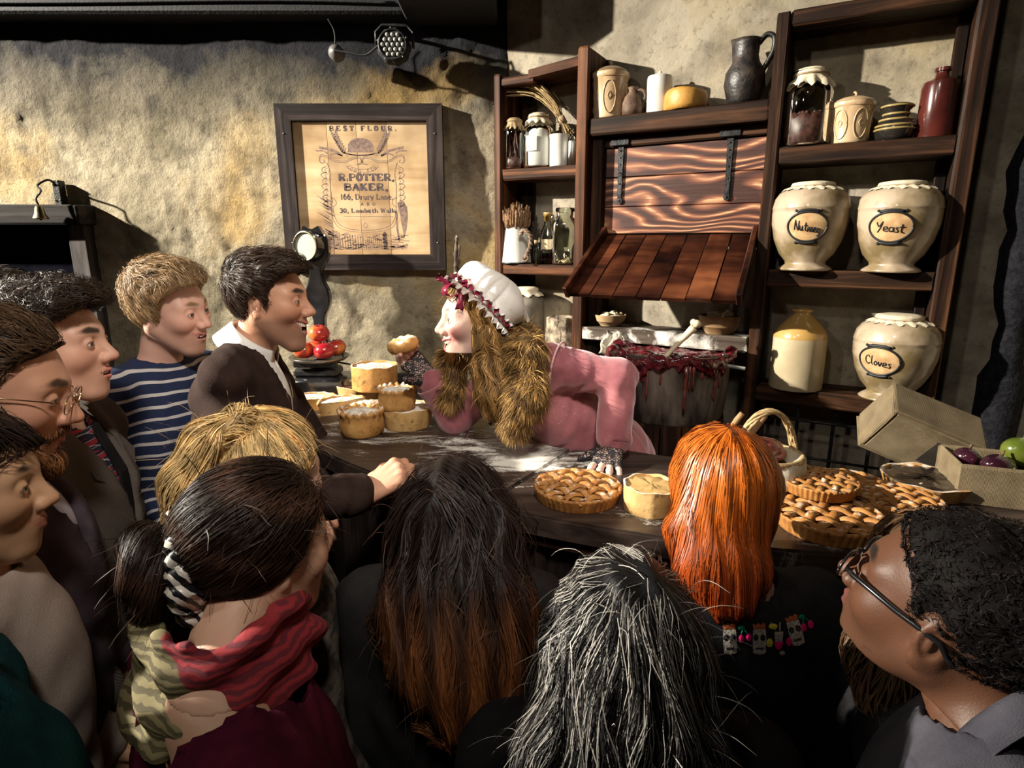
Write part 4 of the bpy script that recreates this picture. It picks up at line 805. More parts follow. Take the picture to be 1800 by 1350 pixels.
plate('counter_body', fi+bi[::-1], .0, CZ-.05, M_PANEL, ct, 0)
plate('moulding', inset(fs, .018)+inset(fs, .05)[::-1], CZ-.085, CZ-.05, M_BLKWX, ct, 0)
acc = 0; last = fi[0]
for i in range(1, len(fi)-1):
    acc += math.dist(fi[i], fi[i-1])
    if acc > .16: acc = 0; MB().beam((fi[i][0]-.0, fi[i][1]-1.9-.006, .08), (fi[i][0], fi[i][1]-1.9-.006, CZ-.09), .03, .018, up=(0,1,0), bev=.003).build('batten', M_PANEL, ct)
# ------------------------------------------------------------------ pastry
def crust(name, a, b, flour=.58):
    k = NT(name); k.set(Roughness=.62); k.b.inputs['Specular IOR Level'].default_value = .35; v = k.coord((1,1,1), True); n = k.noise(v, 16, 4, .55); c = k.ramp(n, [(.3, a), (.7, b)])
    br = k.noise(v, 45, 3); c = k.mix(k.ramp(br, [(.56, (0,0,0)), (.72, (.75,.75,.75))]), c, tuple(x*.32 for x in a))
    geo = k.n('ShaderNodeNewGeometry'); sep = k.n('ShaderNodeSeparateXYZ'); k.l(geo.outputs['Normal'], sep.inputs[0])     # icing sugar settles on the upper faces
    fn = k.noise(v, 34, 6, .7); ad = k.n('ShaderNodeMath', operation='MULTIPLY_ADD', n_1=.32); k.l(sep.outputs[2], ad.inputs[0]); k.l(fn, ad.inputs[2])
    f = k.ramp(ad.outputs[0], [(flour+.16, (0,0,0)), (flour+.30, (.85,.85,.85))]); k.l(k.mix(f, c, (.80,.76,.68)), k.b.inputs['Base Color']); k.bump(br, .5, .004); return k.m
M_CRUST = crust('golden_crust', (.38,.17,.045), (.66,.37,.12), .57); M_PALE = crust('pale_crust', (.52,.29,.09), (.74,.50,.22), .56); M_TART = crust('tart_pastry', (.27,.10,.022), (.50,.235,.06), .66)
M_FILL = simple('dark_fruit_filling', (.03,.008,.005), (.12,.035,.015), .3, 40, coat=.4, bs=.6); M_CHOC = simple('dark_custard', (.012,.007,.006), (.04,.025,.02), .22, 8, coat=.5); M_SUGAR = simple('icing_sugar_crust', (.50,.32,.15), (.84,.80,.72), .85, 28, bs=.8, lo=.36, hi=.5)
def cpos(px, py, z=CZ): p = WZ(px, py, z); return (float(p[0]), float(p[1]), z), depth(p)/F
def deep_pie(name, px, py, w, h, lab, z=CZ, mat=None, sides=1, top=None, taper=.92):
    p, s = cpos(px, py, z); R, H = w/2*s, h*s; e = empty(name, p, random.uniform(0, 6), lab, 'pie', 'deep pies')
    fac = lambda r, zz, a, j: (r*(1+.012*math.cos(10*a)), zz+(.002*math.sin(7*a) if j in (3,4,5) else 0))
    MB().lathe([(0,0), (R*taper*.97,0), (R*taper,.004), (R*.985,H*.92), (R*1.0,H), (R*.93,H*1.01), (R*.90,H*.90), (0,H*.88)], 60, fn=fac).build('pie_case', mat or M_CRUST, e, True, angle=60)
    rn = random.Random(px); J = [[rn.uniform(-1, 1) for _ in range(8)] for _ in range(30)]
    MB().lathe([(R*.91,H*.88), (R*.88,H*.93), (R*.7,H*.955), (R*.45,H*.96), (R*.2,H*.97), (0,H*.965)], 30, fn=lambda r, zz, a, j: (r, zz+.0035*J[int(a/2/PI*30+.5) % 30][j]), cap=False).build('pie_lid', top or M_SUGAR, e, True); return e
def pork_pie(px, py, w, h, lab, z=CZ):
    p, s = cpos(px, py, z); R, H = w/2*s, h*s; e = empty('crimped_pie', p, .3, lab, 'pie', 'crimped raised pies'); q = 17
    MB().lathe([(0,0), (R*.84,0), (R*.92,H*.06), (R*.98,H*.3), (R*.98,H*.55), (R*.93,H*.74), (R*1.0,H*.84), (R*1.03,H*.93), (R*.95,H*1.0), (R*.84,H*.94), (R*.78,H*.84)], 102, fn=lambda r, zz, a, j: (r*(1+(.045 if 5 < j < 10 else .004)*math.cos(q*a)+.012*math.sin(3*a)), zz+(H*.055*math.cos(q*a+.7) if 6 <= j < 10 else 0)), cap=False).build('pie_case', M_CRUST, e, True)
    MB().lathe([(R*.82,H*.82), (R*.7,H*.88), (R*.4,H*.95), (R*.15,H*.97), (R*.10,H*.93), (0,H*.92)], 40, fn=lambda r, zz, a, j: (r, zz+.003*math.sin(5*a+j)), cap=False).build('pie_lid', M_SUGAR, e, True); return e
deep_pie('deep_pie', 716, 748, 92, 36, 'deep round pie under the smaller crimped pie by the pink sleeve', mat=M_PALE, taper=.88)
pork_pie(637, 762, 78, 46, 'crimped raised pie standing alone at the front of the floury pies')
p1, s1 = cpos(716, 748); pork_pie(699, 717, 66, 38, 'crimped raised pie stacked on the deep pie by the pink sleeve', CZ+36*s1*1.0)
deep_pie('deep_pie', 636, 700, 84, 26, 'shallow pie holding up the tall octagonal pie', mat=M_PALE, top=M_FILL, taper=.9); p1, s1 = cpos(636, 700)
deep_pie('deep_pie', 660, 682, 80, 42, 'tall brown pie at the top of the pastry pile', CZ+26*s1*1.0, taper=.99)
def wedge(px, py, w, h, a0, a1, lab, rz):                    # cut pie slices
    p, s = cpos(px, py); R, H = w*s, h*s; e = empty('pie_slice', p, rz, lab, 'pie slice', 'cut pie slices'); n = 14; A = [a0+(a1-a0)*i/n for i in range(n+1)]
    O = [(0,0)]+[(R*math.cos(a), R*math.sin(a)) for a in A]; k = len(O); V = [(x*.93, y*.93, 0) for x, y in O]+[(x, y, H) for x, y in O]
    MB().add(V, [tuple(reversed(range(k))), tuple(range(k, 2*k))]+[(i, (i+1) % k, k+(i+1) % k, k+i) for i in range(k)]).build('slice_case', M_PALE, e)
    m = MB(); m.tube([(R*.96*math.cos(a), R*.96*math.sin(a), H+.002*math.sin(a*40)) for a in A], .008, 8); m.build('slice_rim', M_CRUST, e, True); I = [(0,0)]+[(R*.9*math.cos(a), R*.9*math.sin(a)) for a in A]; m = MB().add([(x, y, H+.0015+.002*math.sin(17*x/R*3)) for x, y in I], [tuple(range(k))]); m.build('slice_topping', M_SUGAR, e)
wedge(548, 722, 46, 20, 0, PI, 'floury half pie nearest the brown cardigan', .2); wedge(604, 728, 42, 22, 0, PI*.9, 'cut pie slice leaning between the loaf and the iron pot', .7)
# floury ridged loaf
p, s = cpos(645, 730); m = MB(); L_ = 38*s; P = [(-L_+2*L_*i/14, .0, .022) for i in range(15)]
m.tube(P, [max(.004, .030*math.sin(PI*(i+.6)/15.2)**.5*(1+.07*(i % 2))) for i in range(15)], 16, flat=1.); o = m.build('ridged_loaf', crust('loaf_crust', (.34,.19,.09), (.60,.42,.26), .50), None, True, loc=(p[0], p[1], CZ+.006), rot=(0,-.05,.35)); tag(o, 'flour-dusted ridged loaf lying among the pies', 'loaf')
# lattice tarts: woven strips over dark filling in a fluted case
def lattice_tart(px, py, R, z, rz, lab, proto=None):
    p = cpos(px, py, z)[0]
    if proto: e = copy_tree(proto); e.location = p; e.rotation_euler = (0, 0, rz); e.scale = (R/.11,)*3; e['label'] = lab; return e
    e = empty('lattice_tart', p, rz, lab, 'tart', 'lattice tarts'); H = .034; q = 46
    MB().lathe([(0,0), (R*.90,0), (R*.915,.003), (R*.985,H*.85), (R*1.0,H*.95), (R*.97,H*1.06), (R*.92,H*.98), (R*.90,H*.8)], q*4, fn=lambda r, zz, a, j: (r*(1+(.017 if 1 < j < 6 else 0)*math.cos(q*a)), zz), cap=False).build('fluted_case', M_TART, e, True)
    MB().lathe([(R*.92,H*.72), (R*.5,H*.80), (0,H*.82)], 40, cap=False).build('filling', M_FILL, e, True); n = 6
    for d in (0, 1):
        for i in range(n):
            c = (-1+(2*i+1)/n)*R*.93; hl = math.sqrt(max((R*.955)**2-c*c, 1e-5)); w_ = R*.084; k = 26; V = []
            for j in range(k+1):
                t = -hl+2*hl*j/k; ph = (t/(R*.93)+1)*n/2*PI; zz = H*.93+.0045*math.sin(ph+PI*i+PI*d)+.010*(1-(t*t+c*c)/R/R)*.6
                for u, dz in ((-1,-.003), (-.75,.0022), (.75,.0022), (1,-.003)): V.append((t, c+u*w_, zz+dz) if d == 0 else (c+u*w_, t, zz+dz))
            Fs = [(4*j+a, 4*j+a+1, 4*j+a+5, 4*j+a+4) for j in range(k) for a in range(3)]; MB().add(V, Fs).build('lattice_strip', M_TART, e, True)
    return e
T0 = lattice_tart(1015, 874, .11, CZ, .5, 'lattice tart in front of the pink-sleeved hand')
lattice_tart(1453, 925, .116, CZ, .75, 'largest lattice tart at the counter edge beside the red hair', T0)
lattice_tart(1490, 868, .100, CZ, .2, 'lattice tart mostly hidden underneath another tart', T0)
lattice_tart(1437, 860, .088, CZ+.047, .95, 'small lattice tart raised on another tart by the wicker basket', T0)
lattice_tart(1572, 893, .100, CZ, .4, 'lattice tart touching the forehead of the man in glasses', T0)
deep_pie('custard_pie', 1142, 893, 96, 46, 'plain uncovered pastry pie between the lattice tart and red hair', mat=M_PALE, top=simple('smooth_set_filling', (.40,.24,.08), (.58,.40,.18), .4, 7, bs=.3), taper=.97)
e = deep_pie('dark_custard_pie', 1625, 862, 140, 26, 'wide shallow pie with a dark glossy filling by the burlap crate', mat=M_CRUST, top=M_CHOC, taper=.88)
# ------------------------------------------------------------------ burlap crates, fruit
def burlap_mat():
    k = NT('burlap'); k.set(Roughness=.95); v = k.coord((1,1,1)); a = k.n('ShaderNodeTexWave', wave_type='BANDS', bands_direction='X', i_Scale=130., i_Distortion=1.5); b = k.n('ShaderNodeTexWave', wave_type='BANDS', bands_direction='Z', i_Scale=130., i_Distortion=1.5)
    k.l(v, a.inputs[0]); k.l(v, b.inputs[0]); m = k.n('ShaderNodeMath', operation='MULTIPLY'); k.l(a.outputs['Fac'], m.inputs[0]); k.l(b.outputs['Fac'], m.inputs[1]); n = k.noise(v, 14, 4)
    c = k.ramp(n, [(.3, (.22,.16,.09)), (.7, (.42,.33,.20))]); c = k.mix(m.outputs[0], k.mix(1., c, (.5,.47,.42), 'MULTIPLY'), c); k.l(c, k.b.inputs['Base Color']); k.bump(m.outputs[0], .7, .003); return k.m
M_BURLAP = burlap_mat(); M_HOLE = simple('dark_lining', (.03,.022,.015), (.06,.045,.03), .95)
def crate(e, L_, D, H, t=.012, floor=True):
    for nm, lo, hi in (('side_panel', (-L_/2,-D/2,0), (L_/2,-D/2+t,H)), ('side_panel', (-L_/2,D/2-t,0), (L_/2,D/2,H)), ('end_panel', (-L_/2,-D/2+t,0), (-L_/2+t,D/2-t,H)), ('end_panel', (L_/2-t,-D/2+t,0), (L_/2,D/2-t,H)), ('bottom_panel', (-L_/2+t,-D/2+t,0), (L_/2-t,D/2-t,t))):
        MB().box(lo, hi, bev=.004, jit=.002).build(nm, M_BURLAP, e)
p = WZ(1668, 872, CZ); e = empty('burlap_crate', (p[0]+.02, p[1]+.16, CZ+.075), 0, 'empty burlap-covered crate tipped on its corner against the end wall', 'crate', 'burlap crates')
crate(e, .25, .17, .12); e.rotation_euler = (math.radians(-58), math.radians(22), math.radians(-12))
MB().box((.02,-.04,-.004), (.10,.045,.001)).build('window_flap', M_HOLE, e)
p = WZ(1775, 815, CZ+.09); e = empty('burlap_crate', (p[0], p[1], CZ), -.35, 'burlap-covered crate full of mangoes and aubergines', 'crate', 'burlap crates'); crate(e, .26, .17, .10); CRP = Vector((p[0], p[1], CZ)); CRM = Matrix.Rotation(-.35, 3, 'Z')
M_MANGO = simple('green_mango_skin', (.045,.08,.008), (.16,.18,.028), .25, 9, coat=.4, lo=.3, hi=.75); M_AUB = simple('aubergine_skin', (.012,.003,.008), (.05,.012,.022), .15, 8, coat=.7)
def fruit(name, q, r, sc, mat, lab, rot=(0,0,0)):
    e = empty(name, tuple(CRP+CRM @ Vector(q)), 0, lab, name, 'crate fruit'); MB().sphere((0,0,0), r, 24, 16, sc).build('fruit_skin', mat, e, True); e.rotation_euler = rot
    MB().tube([(0,0,r*sc[2]*.95), (.002,0,r*sc[2]+.012)], .003, 6).build('stalk', M_BROWNJ, e, True)
fruit('mango', (.025,.015,.118), .038, (1.35,1,.95), M_MANGO, 'plump green mango heaped highest in the burlap crate', (0,.3,.2)); fruit('mango', (.075,-.03,.080), .036, (.9,.9,1.25), M_MANGO, 'green mango sunk at the front corner of the burlap crate', (.3,.2,0))
fruit('aubergine', (-.035,-.035,.092), .032, (1.5,1,.9), M_AUB, 'larger shiny dark aubergine lying on the crate rim', (0,.2,.3)); fruit('aubergine', (-.085,.015,.090), .029, (1.1,1,.9), M_AUB, 'smaller dark aubergine at the crate end near the dark pie', (0,.1,-.4)); fruit('mango', (-.01,.04,.060), .036, (1.2,1,.9), M_MANGO, 'green mango buried at the bottom of the burlap crate')
# ------------------------------------------------------------------ wicker basket
M_WICK = simple('wicker', (.24,.15,.06), (.52,.38,.19), .7, 50, bs=.4); p, s = cpos(1338, 868); BK = np.array([p[0], p[1]]); e = empty('wicker_basket', p, .25, 'small wicker basket with a tall hoop handle behind the red hair', 'basket'); R, H = .085, .105
for j in range(12):
    z = .006+H*j/12; r = R*(.80+.2*j/12); MB().tube([((r+.0035*math.cos(12*a+PI*j))*math.cos(a), (r+.0035*math.cos(12*a+PI*j))*math.sin(a), z) for a in np.linspace(0, 2*PI, 73)], .0045, 6).build('weave', M_WICK, e, True)
MB().lathe([(0,.002), (R*.8,.002), (R*.8,.008), (0,.008)], 30).build('base', M_WICK, e); MB().tube([(R*1.01*math.cos(a), R*1.01*math.sin(a), H+.003) for a in np.linspace(0, 2*PI, 40)], .007, 8).build('rim', M_WICK, e, True)
for k in range(5): MB().tube([(R*.98*math.cos(PI*i/24), .012*math.sin(k*1.3+i*.5)+.0, H*.8+.135*math.sin(PI*i/24)+.004*math.cos(k*1.3+i*.5)) for i in range(25)], .0035, 6).build('handle', M_WICK, e, True)
m = MB(); n = 40; V = []
for i in range(n):
    a = 2*PI*i/n
    for j, (r, z) in enumerate(((.6,.09), (.95,.112), (1.06,.108), (1.12,.082), (1.16,.055))): V.append((R*(r+.05*math.cos(7*a+j)*(j > 1))*math.cos(a), R*(r+.05*math.cos(7*a+j)*(j > 1))*math.sin(a), z+.008*math.sin(5*a)*(j > 2)))
m.add(V, [(i*5+j, ((i+1) % n)*5+j, ((i+1) % n)*5+j+1, i*5+j+1) for i in range(n) for j in range(4)]); ob = m.build('basket_cloth', simple('unbleached_linen', (.50,.45,.34), (.68,.63,.52), .95, 20, bs=.4), None, True, loc=p); tag(ob, 'unbleached linen cloth lining the wicker basket', 'cloth')
e = empty('roast_joint', (p[0]-.01, p[1], p[2]+.135), 0, 'glazed red roast joint piled inside the wicker basket handle', 'meat'); m = MB(); rn = random.Random(2)
for i in range(9): m.sphere((rn.uniform(-.03,.03), rn.uniform(-.022,.022), rn.uniform(-.05,.005)), rn.uniform(.026,.036), 14, 10, (1.3,1,.8))
tag(m.build('meat_flesh', simple('cured_meat', (.08,.010,.008), (.30,.07,.05), .3, 30, coat=.4, bs=.6), e, True), kind='stuff')
for px, py, lab in ((1302, 726, 'wooden spoon handle poking out beside the roast, shorter one'), (1343, 730, 'wooden spoon handle poking out beside the roast, thicker one')):
    q = W(px, py, 1.55); o = MB().tube([(-.01,0,-.10), (0,0,-.02), (.004,0,.0)], [.006,.008,.007], 10).build('wooden_spoon', M_BOWL, None, True, loc=tuple(q), rot=(.3,.25,0)); tag(o, lab, 'spoon', 'spoons in the basket')
# ------------------------------------------------------------------ weighing scale, apples, iron pot
sx, sy = -.86, 2.62; e = empty('weighing_scale', (sx, sy, CZ), 0, 'black cast-iron shop scale with a tall dial column and tin plate', 'scale')
M_SCALE = simple('glossy_black_enamel', (.008,.008,.009), (.02,.02,.022), .18, 20, coat=.6)
pq = W(562, 630, 2.48); bx0, by0 = pq[0]-sx, pq[1]-sy
MB().box((bx0-.13,by0-.08,.0), (bx0+.11,by0+.10,.09), bev=.012).build('base', M_SCALE, e, angle=40); MB().box((bx0-.10,by0-.05,.09), (bx0+.08,by0+.06,.125), bev=.01).build('beam_housing', M_IRON, e); MB().beam((bx0-.09,by0-.055,.15), (bx0+.09,by0-.055,.15), .02, .03, bev=.004).build('beam_arm', M_IRON, e)
for x in (bx0-.11,bx0+.09):
    for y in (by0-.06,by0+.08): MB().lathe([(0,-.0), (.012,0), (.014,.01), (0,.012)], 12).xf(Matrix.Translation((x, y, -.0))).build('foot', M_IRON, e, True)
m = MB(); ol = [(-.03,.04), (-.045,.14), (-.03,.24), (-.026,.32), (-.05,.38), (-.055,.44), (-.035,.50), (-.028,.55), (-.055,.60), (-.065,.66), (-.05,.72), (.05,.72), (.065,.66), (.055,.60), (.028,.55), (.035,.50), (.055,.44), (.05,.38), (.026,.32), (.03,.24), (.045,.14), (.03,.04)]
m.prism([tuple(v)[:2] for v in catmull([(a, b*.93, 0) for a, b in ol], 4, True)], .03, .075); co_ = m.build('column', M_SCALE, e); bv = co_.modifiers.new('bevel', 'BEVEL'); bv.width = .008; bv.segments = 2; bv.limit_method = 'ANGLE'
rotd = Matrix.Translation((-.012,.025,.615)) @ Matrix.Rotation(-.35, 4, 'Z') @ Matrix.Rotation(PI/2, 4, 'X')
MB().lathe([(0,-.02), (.062,-.02), (.066,0), (.066,.03), (.056,.034), (.054,.028)], 36, cap=False).xf(rotd).build('dial_case', M_SCALE, e, True, angle=40); MB().lathe([(0,.027), (.055,.027)], 36, cap=False).xf(rotd).build('dial_face', simple('dial_paper', (.26,.28,.24), (.32,.34,.29), .5), e); MB().lathe([(.054,.030), (.058,.037), (.062,.034)], 36, cap=False).xf(rotd).build('bezel', M_BRASS, e, True)
MB().prism([(-.05,.665), (-.035,.70), (.0,.685), (.03,.70), (.05,.665)], .02, .06).build('crest', M_SCALE, e)
pq = W(562, 630, 2.48); e2 = (pq[0]-sx, pq[1]-sy, pq[2]-CZ); R = .118
MB().lathe([(0,-.008), (R*.55,-.008), (R*.9,.002), (R*1.02,.012), (R*1.04,.010), (R*.9,-.004), (R*.5,-.013), (0,-.013)], 44).xf(Matrix.Translation(e2)).build('weighing_plate', simple('worn_tin', (.10,.085,.07), (.26,.23,.19), .3, 9, metal=.8), e, True); m = MB().tube([(e2[0],e2[1]+.01,.12), (e2[0],e2[1],e2[2]-.012)], [.05,.03], 12); m.tube([(e2[0]+.07,e2[1]+.02,e2[2]-.02), (e2[0]+.14,e2[1]+.0,e2[2]-.028)], .004, 6)
m.build('plate_support', M_IRON, e, True); MB().tube(catmull([(e2[0]-.07,e2[1]+.06,e2[2]), (e2[0]-.06,e2[1]+.065,e2[2]+.05), (e2[0]+.06,e2[1]+.065,e2[2]+.052), (e2[0]+.082,e2[1]+.05,e2[2]+.045), (e2[0]+.084,e2[1]+.045,e2[2])], 6), .003, 6).build('wire_rail', M_IRON, e, True)
def apple_mat():
    k = NT('red_apple_skin'); k.set(Roughness=.25); k.b.inputs['Coat Weight'].default_value = .4; v = k.coord((1,1,.6), True); n = k.noise(v, 14, 4, .6); k.l(k.ramp(n, [(.42, (.32,.010,.018)), (.56, (.42,.04,.022)), (.70, (.60,.24,.04))]), k.b.inputs['Base Color']); return k.m
M_APPLE = apple_mat(); pz = pq[2]; ar = .042
def apple(x, y, z, rz, lab, proto=None):
    if proto: e = copy_tree(proto); e.location = (x, y, z); e.rotation_euler = (random.uniform(-.3,.3), .2, rz); e['label'] = lab; return e
    e = empty('apple', (x, y, z), rz, lab, 'apple', 'apples on the scale'); P = [(ar*1.02*math.sin(t)*(1+.05*math.cos(t)), -ar*.86*math.cos(t)*(1-.0*t)-(.0) + (.010*(1-abs(math.sin(t)))**3)*(1 if t < 1.57 else -1)) for t in np.linspace(0, PI, 18)]
    MB().lathe(P, 26, fn=lambda r, z, a, j: (r*(1+.015*math.cos(5*a)), z), cap=False).build('apple_skin', M_APPLE, e, True); MB().tube([(0,0,ar*.62), (.002,0,ar*.95)], .0016, 5).build('stalk', M_BROWNJ, e, True); return e
ax, ay = pq[0], pq[1]; A0 = apple(ax-.052, ay-.030, pz+.040, .4, 'apple at the brown-haired man side of the tin plate')
apple(ax+.036, ay-.046, pz+.040, 1.9, 'orange-cheeked apple at the front of the tin plate', A0); apple(ax+.060, ay+.036, pz+.040, 3.2, 'apple under the wire rail end of the tin plate', A0); apple(ax-.024, ay+.047, pz+.040, 4.4, 'yellowish apple at the back of the tin plate', A0); apple(ax+.006, ay-.004, pz+.107, 5.4, 'shiny red apple topping the pile on the scale', A0)
p, s = cpos(562, 695); e = empty('iron_pot', p, 0, 'small round-bellied iron pot with a looped lid below the scale', 'pot'); R = 24*s
MB().lathe([(0,0), (R*.6,0), (R*.95,R*.5), (R,R*.85), (R*.85,R*1.3), (R*.7,R*1.5), (R*.78,R*1.62), (R*.7,R*1.6), (0,R*1.5)], 34, fn=lambda r, z, a, j: (r, z+(R*.05*math.cos(9*a) if j in (5,6) else 0))).build('pot_body', simple('old_pewter', (.05,.045,.038), (.14,.125,.10), .35, 14, metal=.5), e, True); m = MB().lathe([(R*.72,R*1.58), (R*.4,R*1.85), (0,R*1.95)], 28, cap=False); 
for k in (-1, 1): m.tube([(k*R*.16+R*.2*0, R*.2*math.cos(t*PI/6), R*1.95+R*.26*math.sin(t*PI/6)+R*.1) for t in range(13)], R*.07, 6)
m.build('lid', M_BROWNJ, e, True)
p, s = cpos(600, 702); o = MB().tube(catmull([(-.05,.0,.0), (-.02,.02,.03), (.03,.01,.035), (.06,.0,.01)], 5), [.008,.014,.018,.02,.022,.024,.024,.024,.022,.02,.018,.016,.014,.012,.010,.006], 10).build('dried_fish', simple('smoked_skin', (.05,.03,.018), (.20,.13,.08), .5, 50), None, True, loc=(p[0], p[1], CZ+.02), rot=(0,0,.4)); tag(o, 'brown smoked fish bent behind the iron pot', 'fish')
p, s = cpos(712, 690); o = MB().box((-.05,-.02,0), (.05,.02,.085), bev=.005).build('iron_block_weight', M_IRON, None, loc=p, rot=(0,0,.1)); tag(o, 'black iron block weight behind the tall brown pie', 'weight')
# ------------------------------------------------------------------ implicit surfaces for figures: one continuous skin per body
A = lambda *v: np.array(v, np.float32)
def smin(a, b, k):
    h = np.maximum(k-np.abs(a-b), 0)/k; return np.minimum(a, b)-h*h*k*.25
def smax(a, b, k): return -smin(-a, -b, k)
def ell(p, c, r):
    q = p-A(*c); r = A(*r); k0 = np.linalg.norm(q/r, axis=-1); k1 = np.linalg.norm(q/(r*r), axis=-1); return k0*(k0-1)/np.maximum(k1, 1e-6)
def sph(p, c, r): return np.linalg.norm(p-A(*c), axis=-1)-r
def cap(p, a, b, r1, r2=None):
    a, b = A(*a), A(*b); ba = b-a; pa = p-a; h = np.clip((pa @ ba)/max(float(ba @ ba), 1e-9), 0, 1); r2 = r1 if r2 is None else r2
    return np.linalg.norm(pa-h[..., None]*ba, axis=-1)-(r1+(r2-r1)*h)
def chain(p, pts, rs, k=.02):
    d = None
    for i in range(len(pts)-1):
        e = cap(p, pts[i], pts[i+1], rs[i], rs[i+1]); d = e if d is None else smin(d, e, k)
    return d
def polygonize(f, lo, hi, h):
    lo, hi = np.array(lo, float), np.array(hi, float); q = 4; n = (np.ceil((hi-lo)/(h*q)).astype(int)+1)*q+1
    ax = [lo[i]+h*np.arange(n[i]) for i in range(3)]; cx = [a[::q] for a in ax]
    C = np.stack(np.meshgrid(*cx, indexing='ij'), -1).astype(np.float32); fc = f(C.reshape(-1, 3)).reshape(C.shape[:3])
    act = np.abs(fc) < h*q*1.9
    act = act | False
    blk = np.zeros(tuple(m-1 for m in fc.shape), bool)
    for i in (0, 1):
        for j in (0, 1):
            for k in (0, 1): blk |= act[i:fc.shape[0]-1+i, j:fc.shape[1]-1+j, k:fc.shape[2]-1+k]
    mask = np.zeros(n, bool); up = blk.repeat(q, 0).repeat(q, 1).repeat(q, 2)
    for i in (0, 1):
        for j in (0, 1):
            for k in (0, 1): mask[i:n[0]-1+i, j:n[1]-1+j, k:n[2]-1+k] |= up
    S = fc[:-1, :-1, :-1].repeat(q, 0).repeat(q, 1).repeat(q, 2); V = np.full(n, 1., np.float32); V[:-1, :-1, :-1] = np.where(S < 0, -1., 1.)
    I = np.argwhere(mask); V[mask] = f((lo+I*h).astype(np.float32))
    V[0], V[-1], V[:, 0], V[:, -1], V[:, :, 0], V[:, :, -1] = 1, 1, 1, 1, 1, 1
    s = V < 0; c = np.zeros(tuple(m-1 for m in n), np.int8); sl = lambda i, j, k: (slice(i, n[0]-1+i), slice(j, n[1]-1+j), slice(k, n[2]-1+k))
    for i in (0, 1):
        for j in (0, 1):
            for k in (0, 1): c += s[sl(i, j, k)]
    cells = np.argwhere((c > 0) & (c < 8)); idx = np.full(c.shape, -1, np.int64); idx[tuple(cells.T)] = np.arange(len(cells))
    acc = np.zeros((len(cells), 3)); cnt = np.zeros(len(cells)); cor = [(i, j, k) for i in (0, 1) for j in (0, 1) for k in (0, 1)]
    for a in cor:
        for b in cor:
            if sum(b)-sum(a) == 1 and all(y >= x for x, y in zip(a, b)):
                va = V[tuple((cells+a).T)]; vb = V[tuple((cells+b).T)]; m = (va < 0) != (vb < 0); t = np.where(m, va/np.where(m, va-vb, 1), 0)
                acc[m] += (np.array(a)+np.outer(t, np.array(b)-np.array(a)))[m]; cnt[m] += 1
    verts = lo+h*(cells+acc/np.maximum(cnt, 1)[:, None]); Fs = []
    for axd in range(3):
        o1, o2 = (axd+1) % 3, (axd+2) % 3; a_ = [slice(None)]*3; b_ = [slice(None)]*3; a_[axd] = slice(0, -1); b_[axd] = slice(1, None)
        e = s[tuple(a_)] != s[tuple(b_)]; E = np.argwhere(e); E = E[(E[:, o1] > 0) & (E[:, o2] > 0) & (E[:, o1] < n[o1]-1) & (E[:, o2] < n[o2]-1)]
        u = np.eye(3, dtype=int); q4 = np.stack([idx[tuple((E-du).T)] for du in (u[o1]*0, u[o1], u[o1]+u[o2], u[o2])], -1); inside = s[tuple(E.T)]; q4[~inside] = q4[~inside][:, ::-1]; Fs.append(q4)
    Fq = np.concatenate(Fs); Fq = Fq[(Fq >= 0).all(1)]; return verts.astype(np.float32), Fq
def grad(f, p, e=.002):
    g = np.zeros_like(p)
    for i in range(3): d = np.zeros(3, np.float32); d[i] = e; g[:, i] = f(p+d)-f(p-d)
    return g/np.maximum(np.linalg.norm(g, axis=1, keepdims=True), 1e-9)
RNG = np.random.default_rng(7)
def on_surface(f, lo, hi, n, mask=None, off=0):
    out = []; tot = 0
    for _ in range(30):
        p = (np.array(lo)+(np.array(hi)-np.array(lo))*RNG.random((n*3, 3))).astype(np.float32); d = f(p); p = p[np.abs(d) < .08]
        for _k in range(4): p = p-grad(f, p)*(f(p)-off)[:, None]
        p = p[np.abs(f(p)-off) < .004]
        if mask is not None: p = p[mask(p)]
        out.append(p); tot += len(p)
        if tot >= n: break
    return np.concatenate(out)[:n]
def grow(f, roots, flow, K, step, off=0., lift=0., jit=0.):
    """strands that follow the surface f=off along a flow field; returns points and normals"""
    p = roots.copy(); P, Nn = [p], [grad(f, p)]; N_ = len(p); st = step*(.75+.5*RNG.random((N_, 1))); o = off*RNG.random(N_) if np.isscalar(off) else off; jt = RNG.normal(0, jit, (N_, 3))
    for k in range(1, K):
        nn = grad(f, p); v = flow(p, k/K)+jt; v = v-nn*(v*nn).sum(1, keepdims=True); v /= np.maximum(np.linalg.norm(v, axis=1, keepdims=True), 1e-6)
        p = p+v*st; nn = grad(f, p); p = p-nn*(f(p)-o-lift*(k/K)**1.5)[:, None]*.8; P.append(p); Nn.append(nn)
    return np.stack(P, 1), np.stack(Nn, 1)
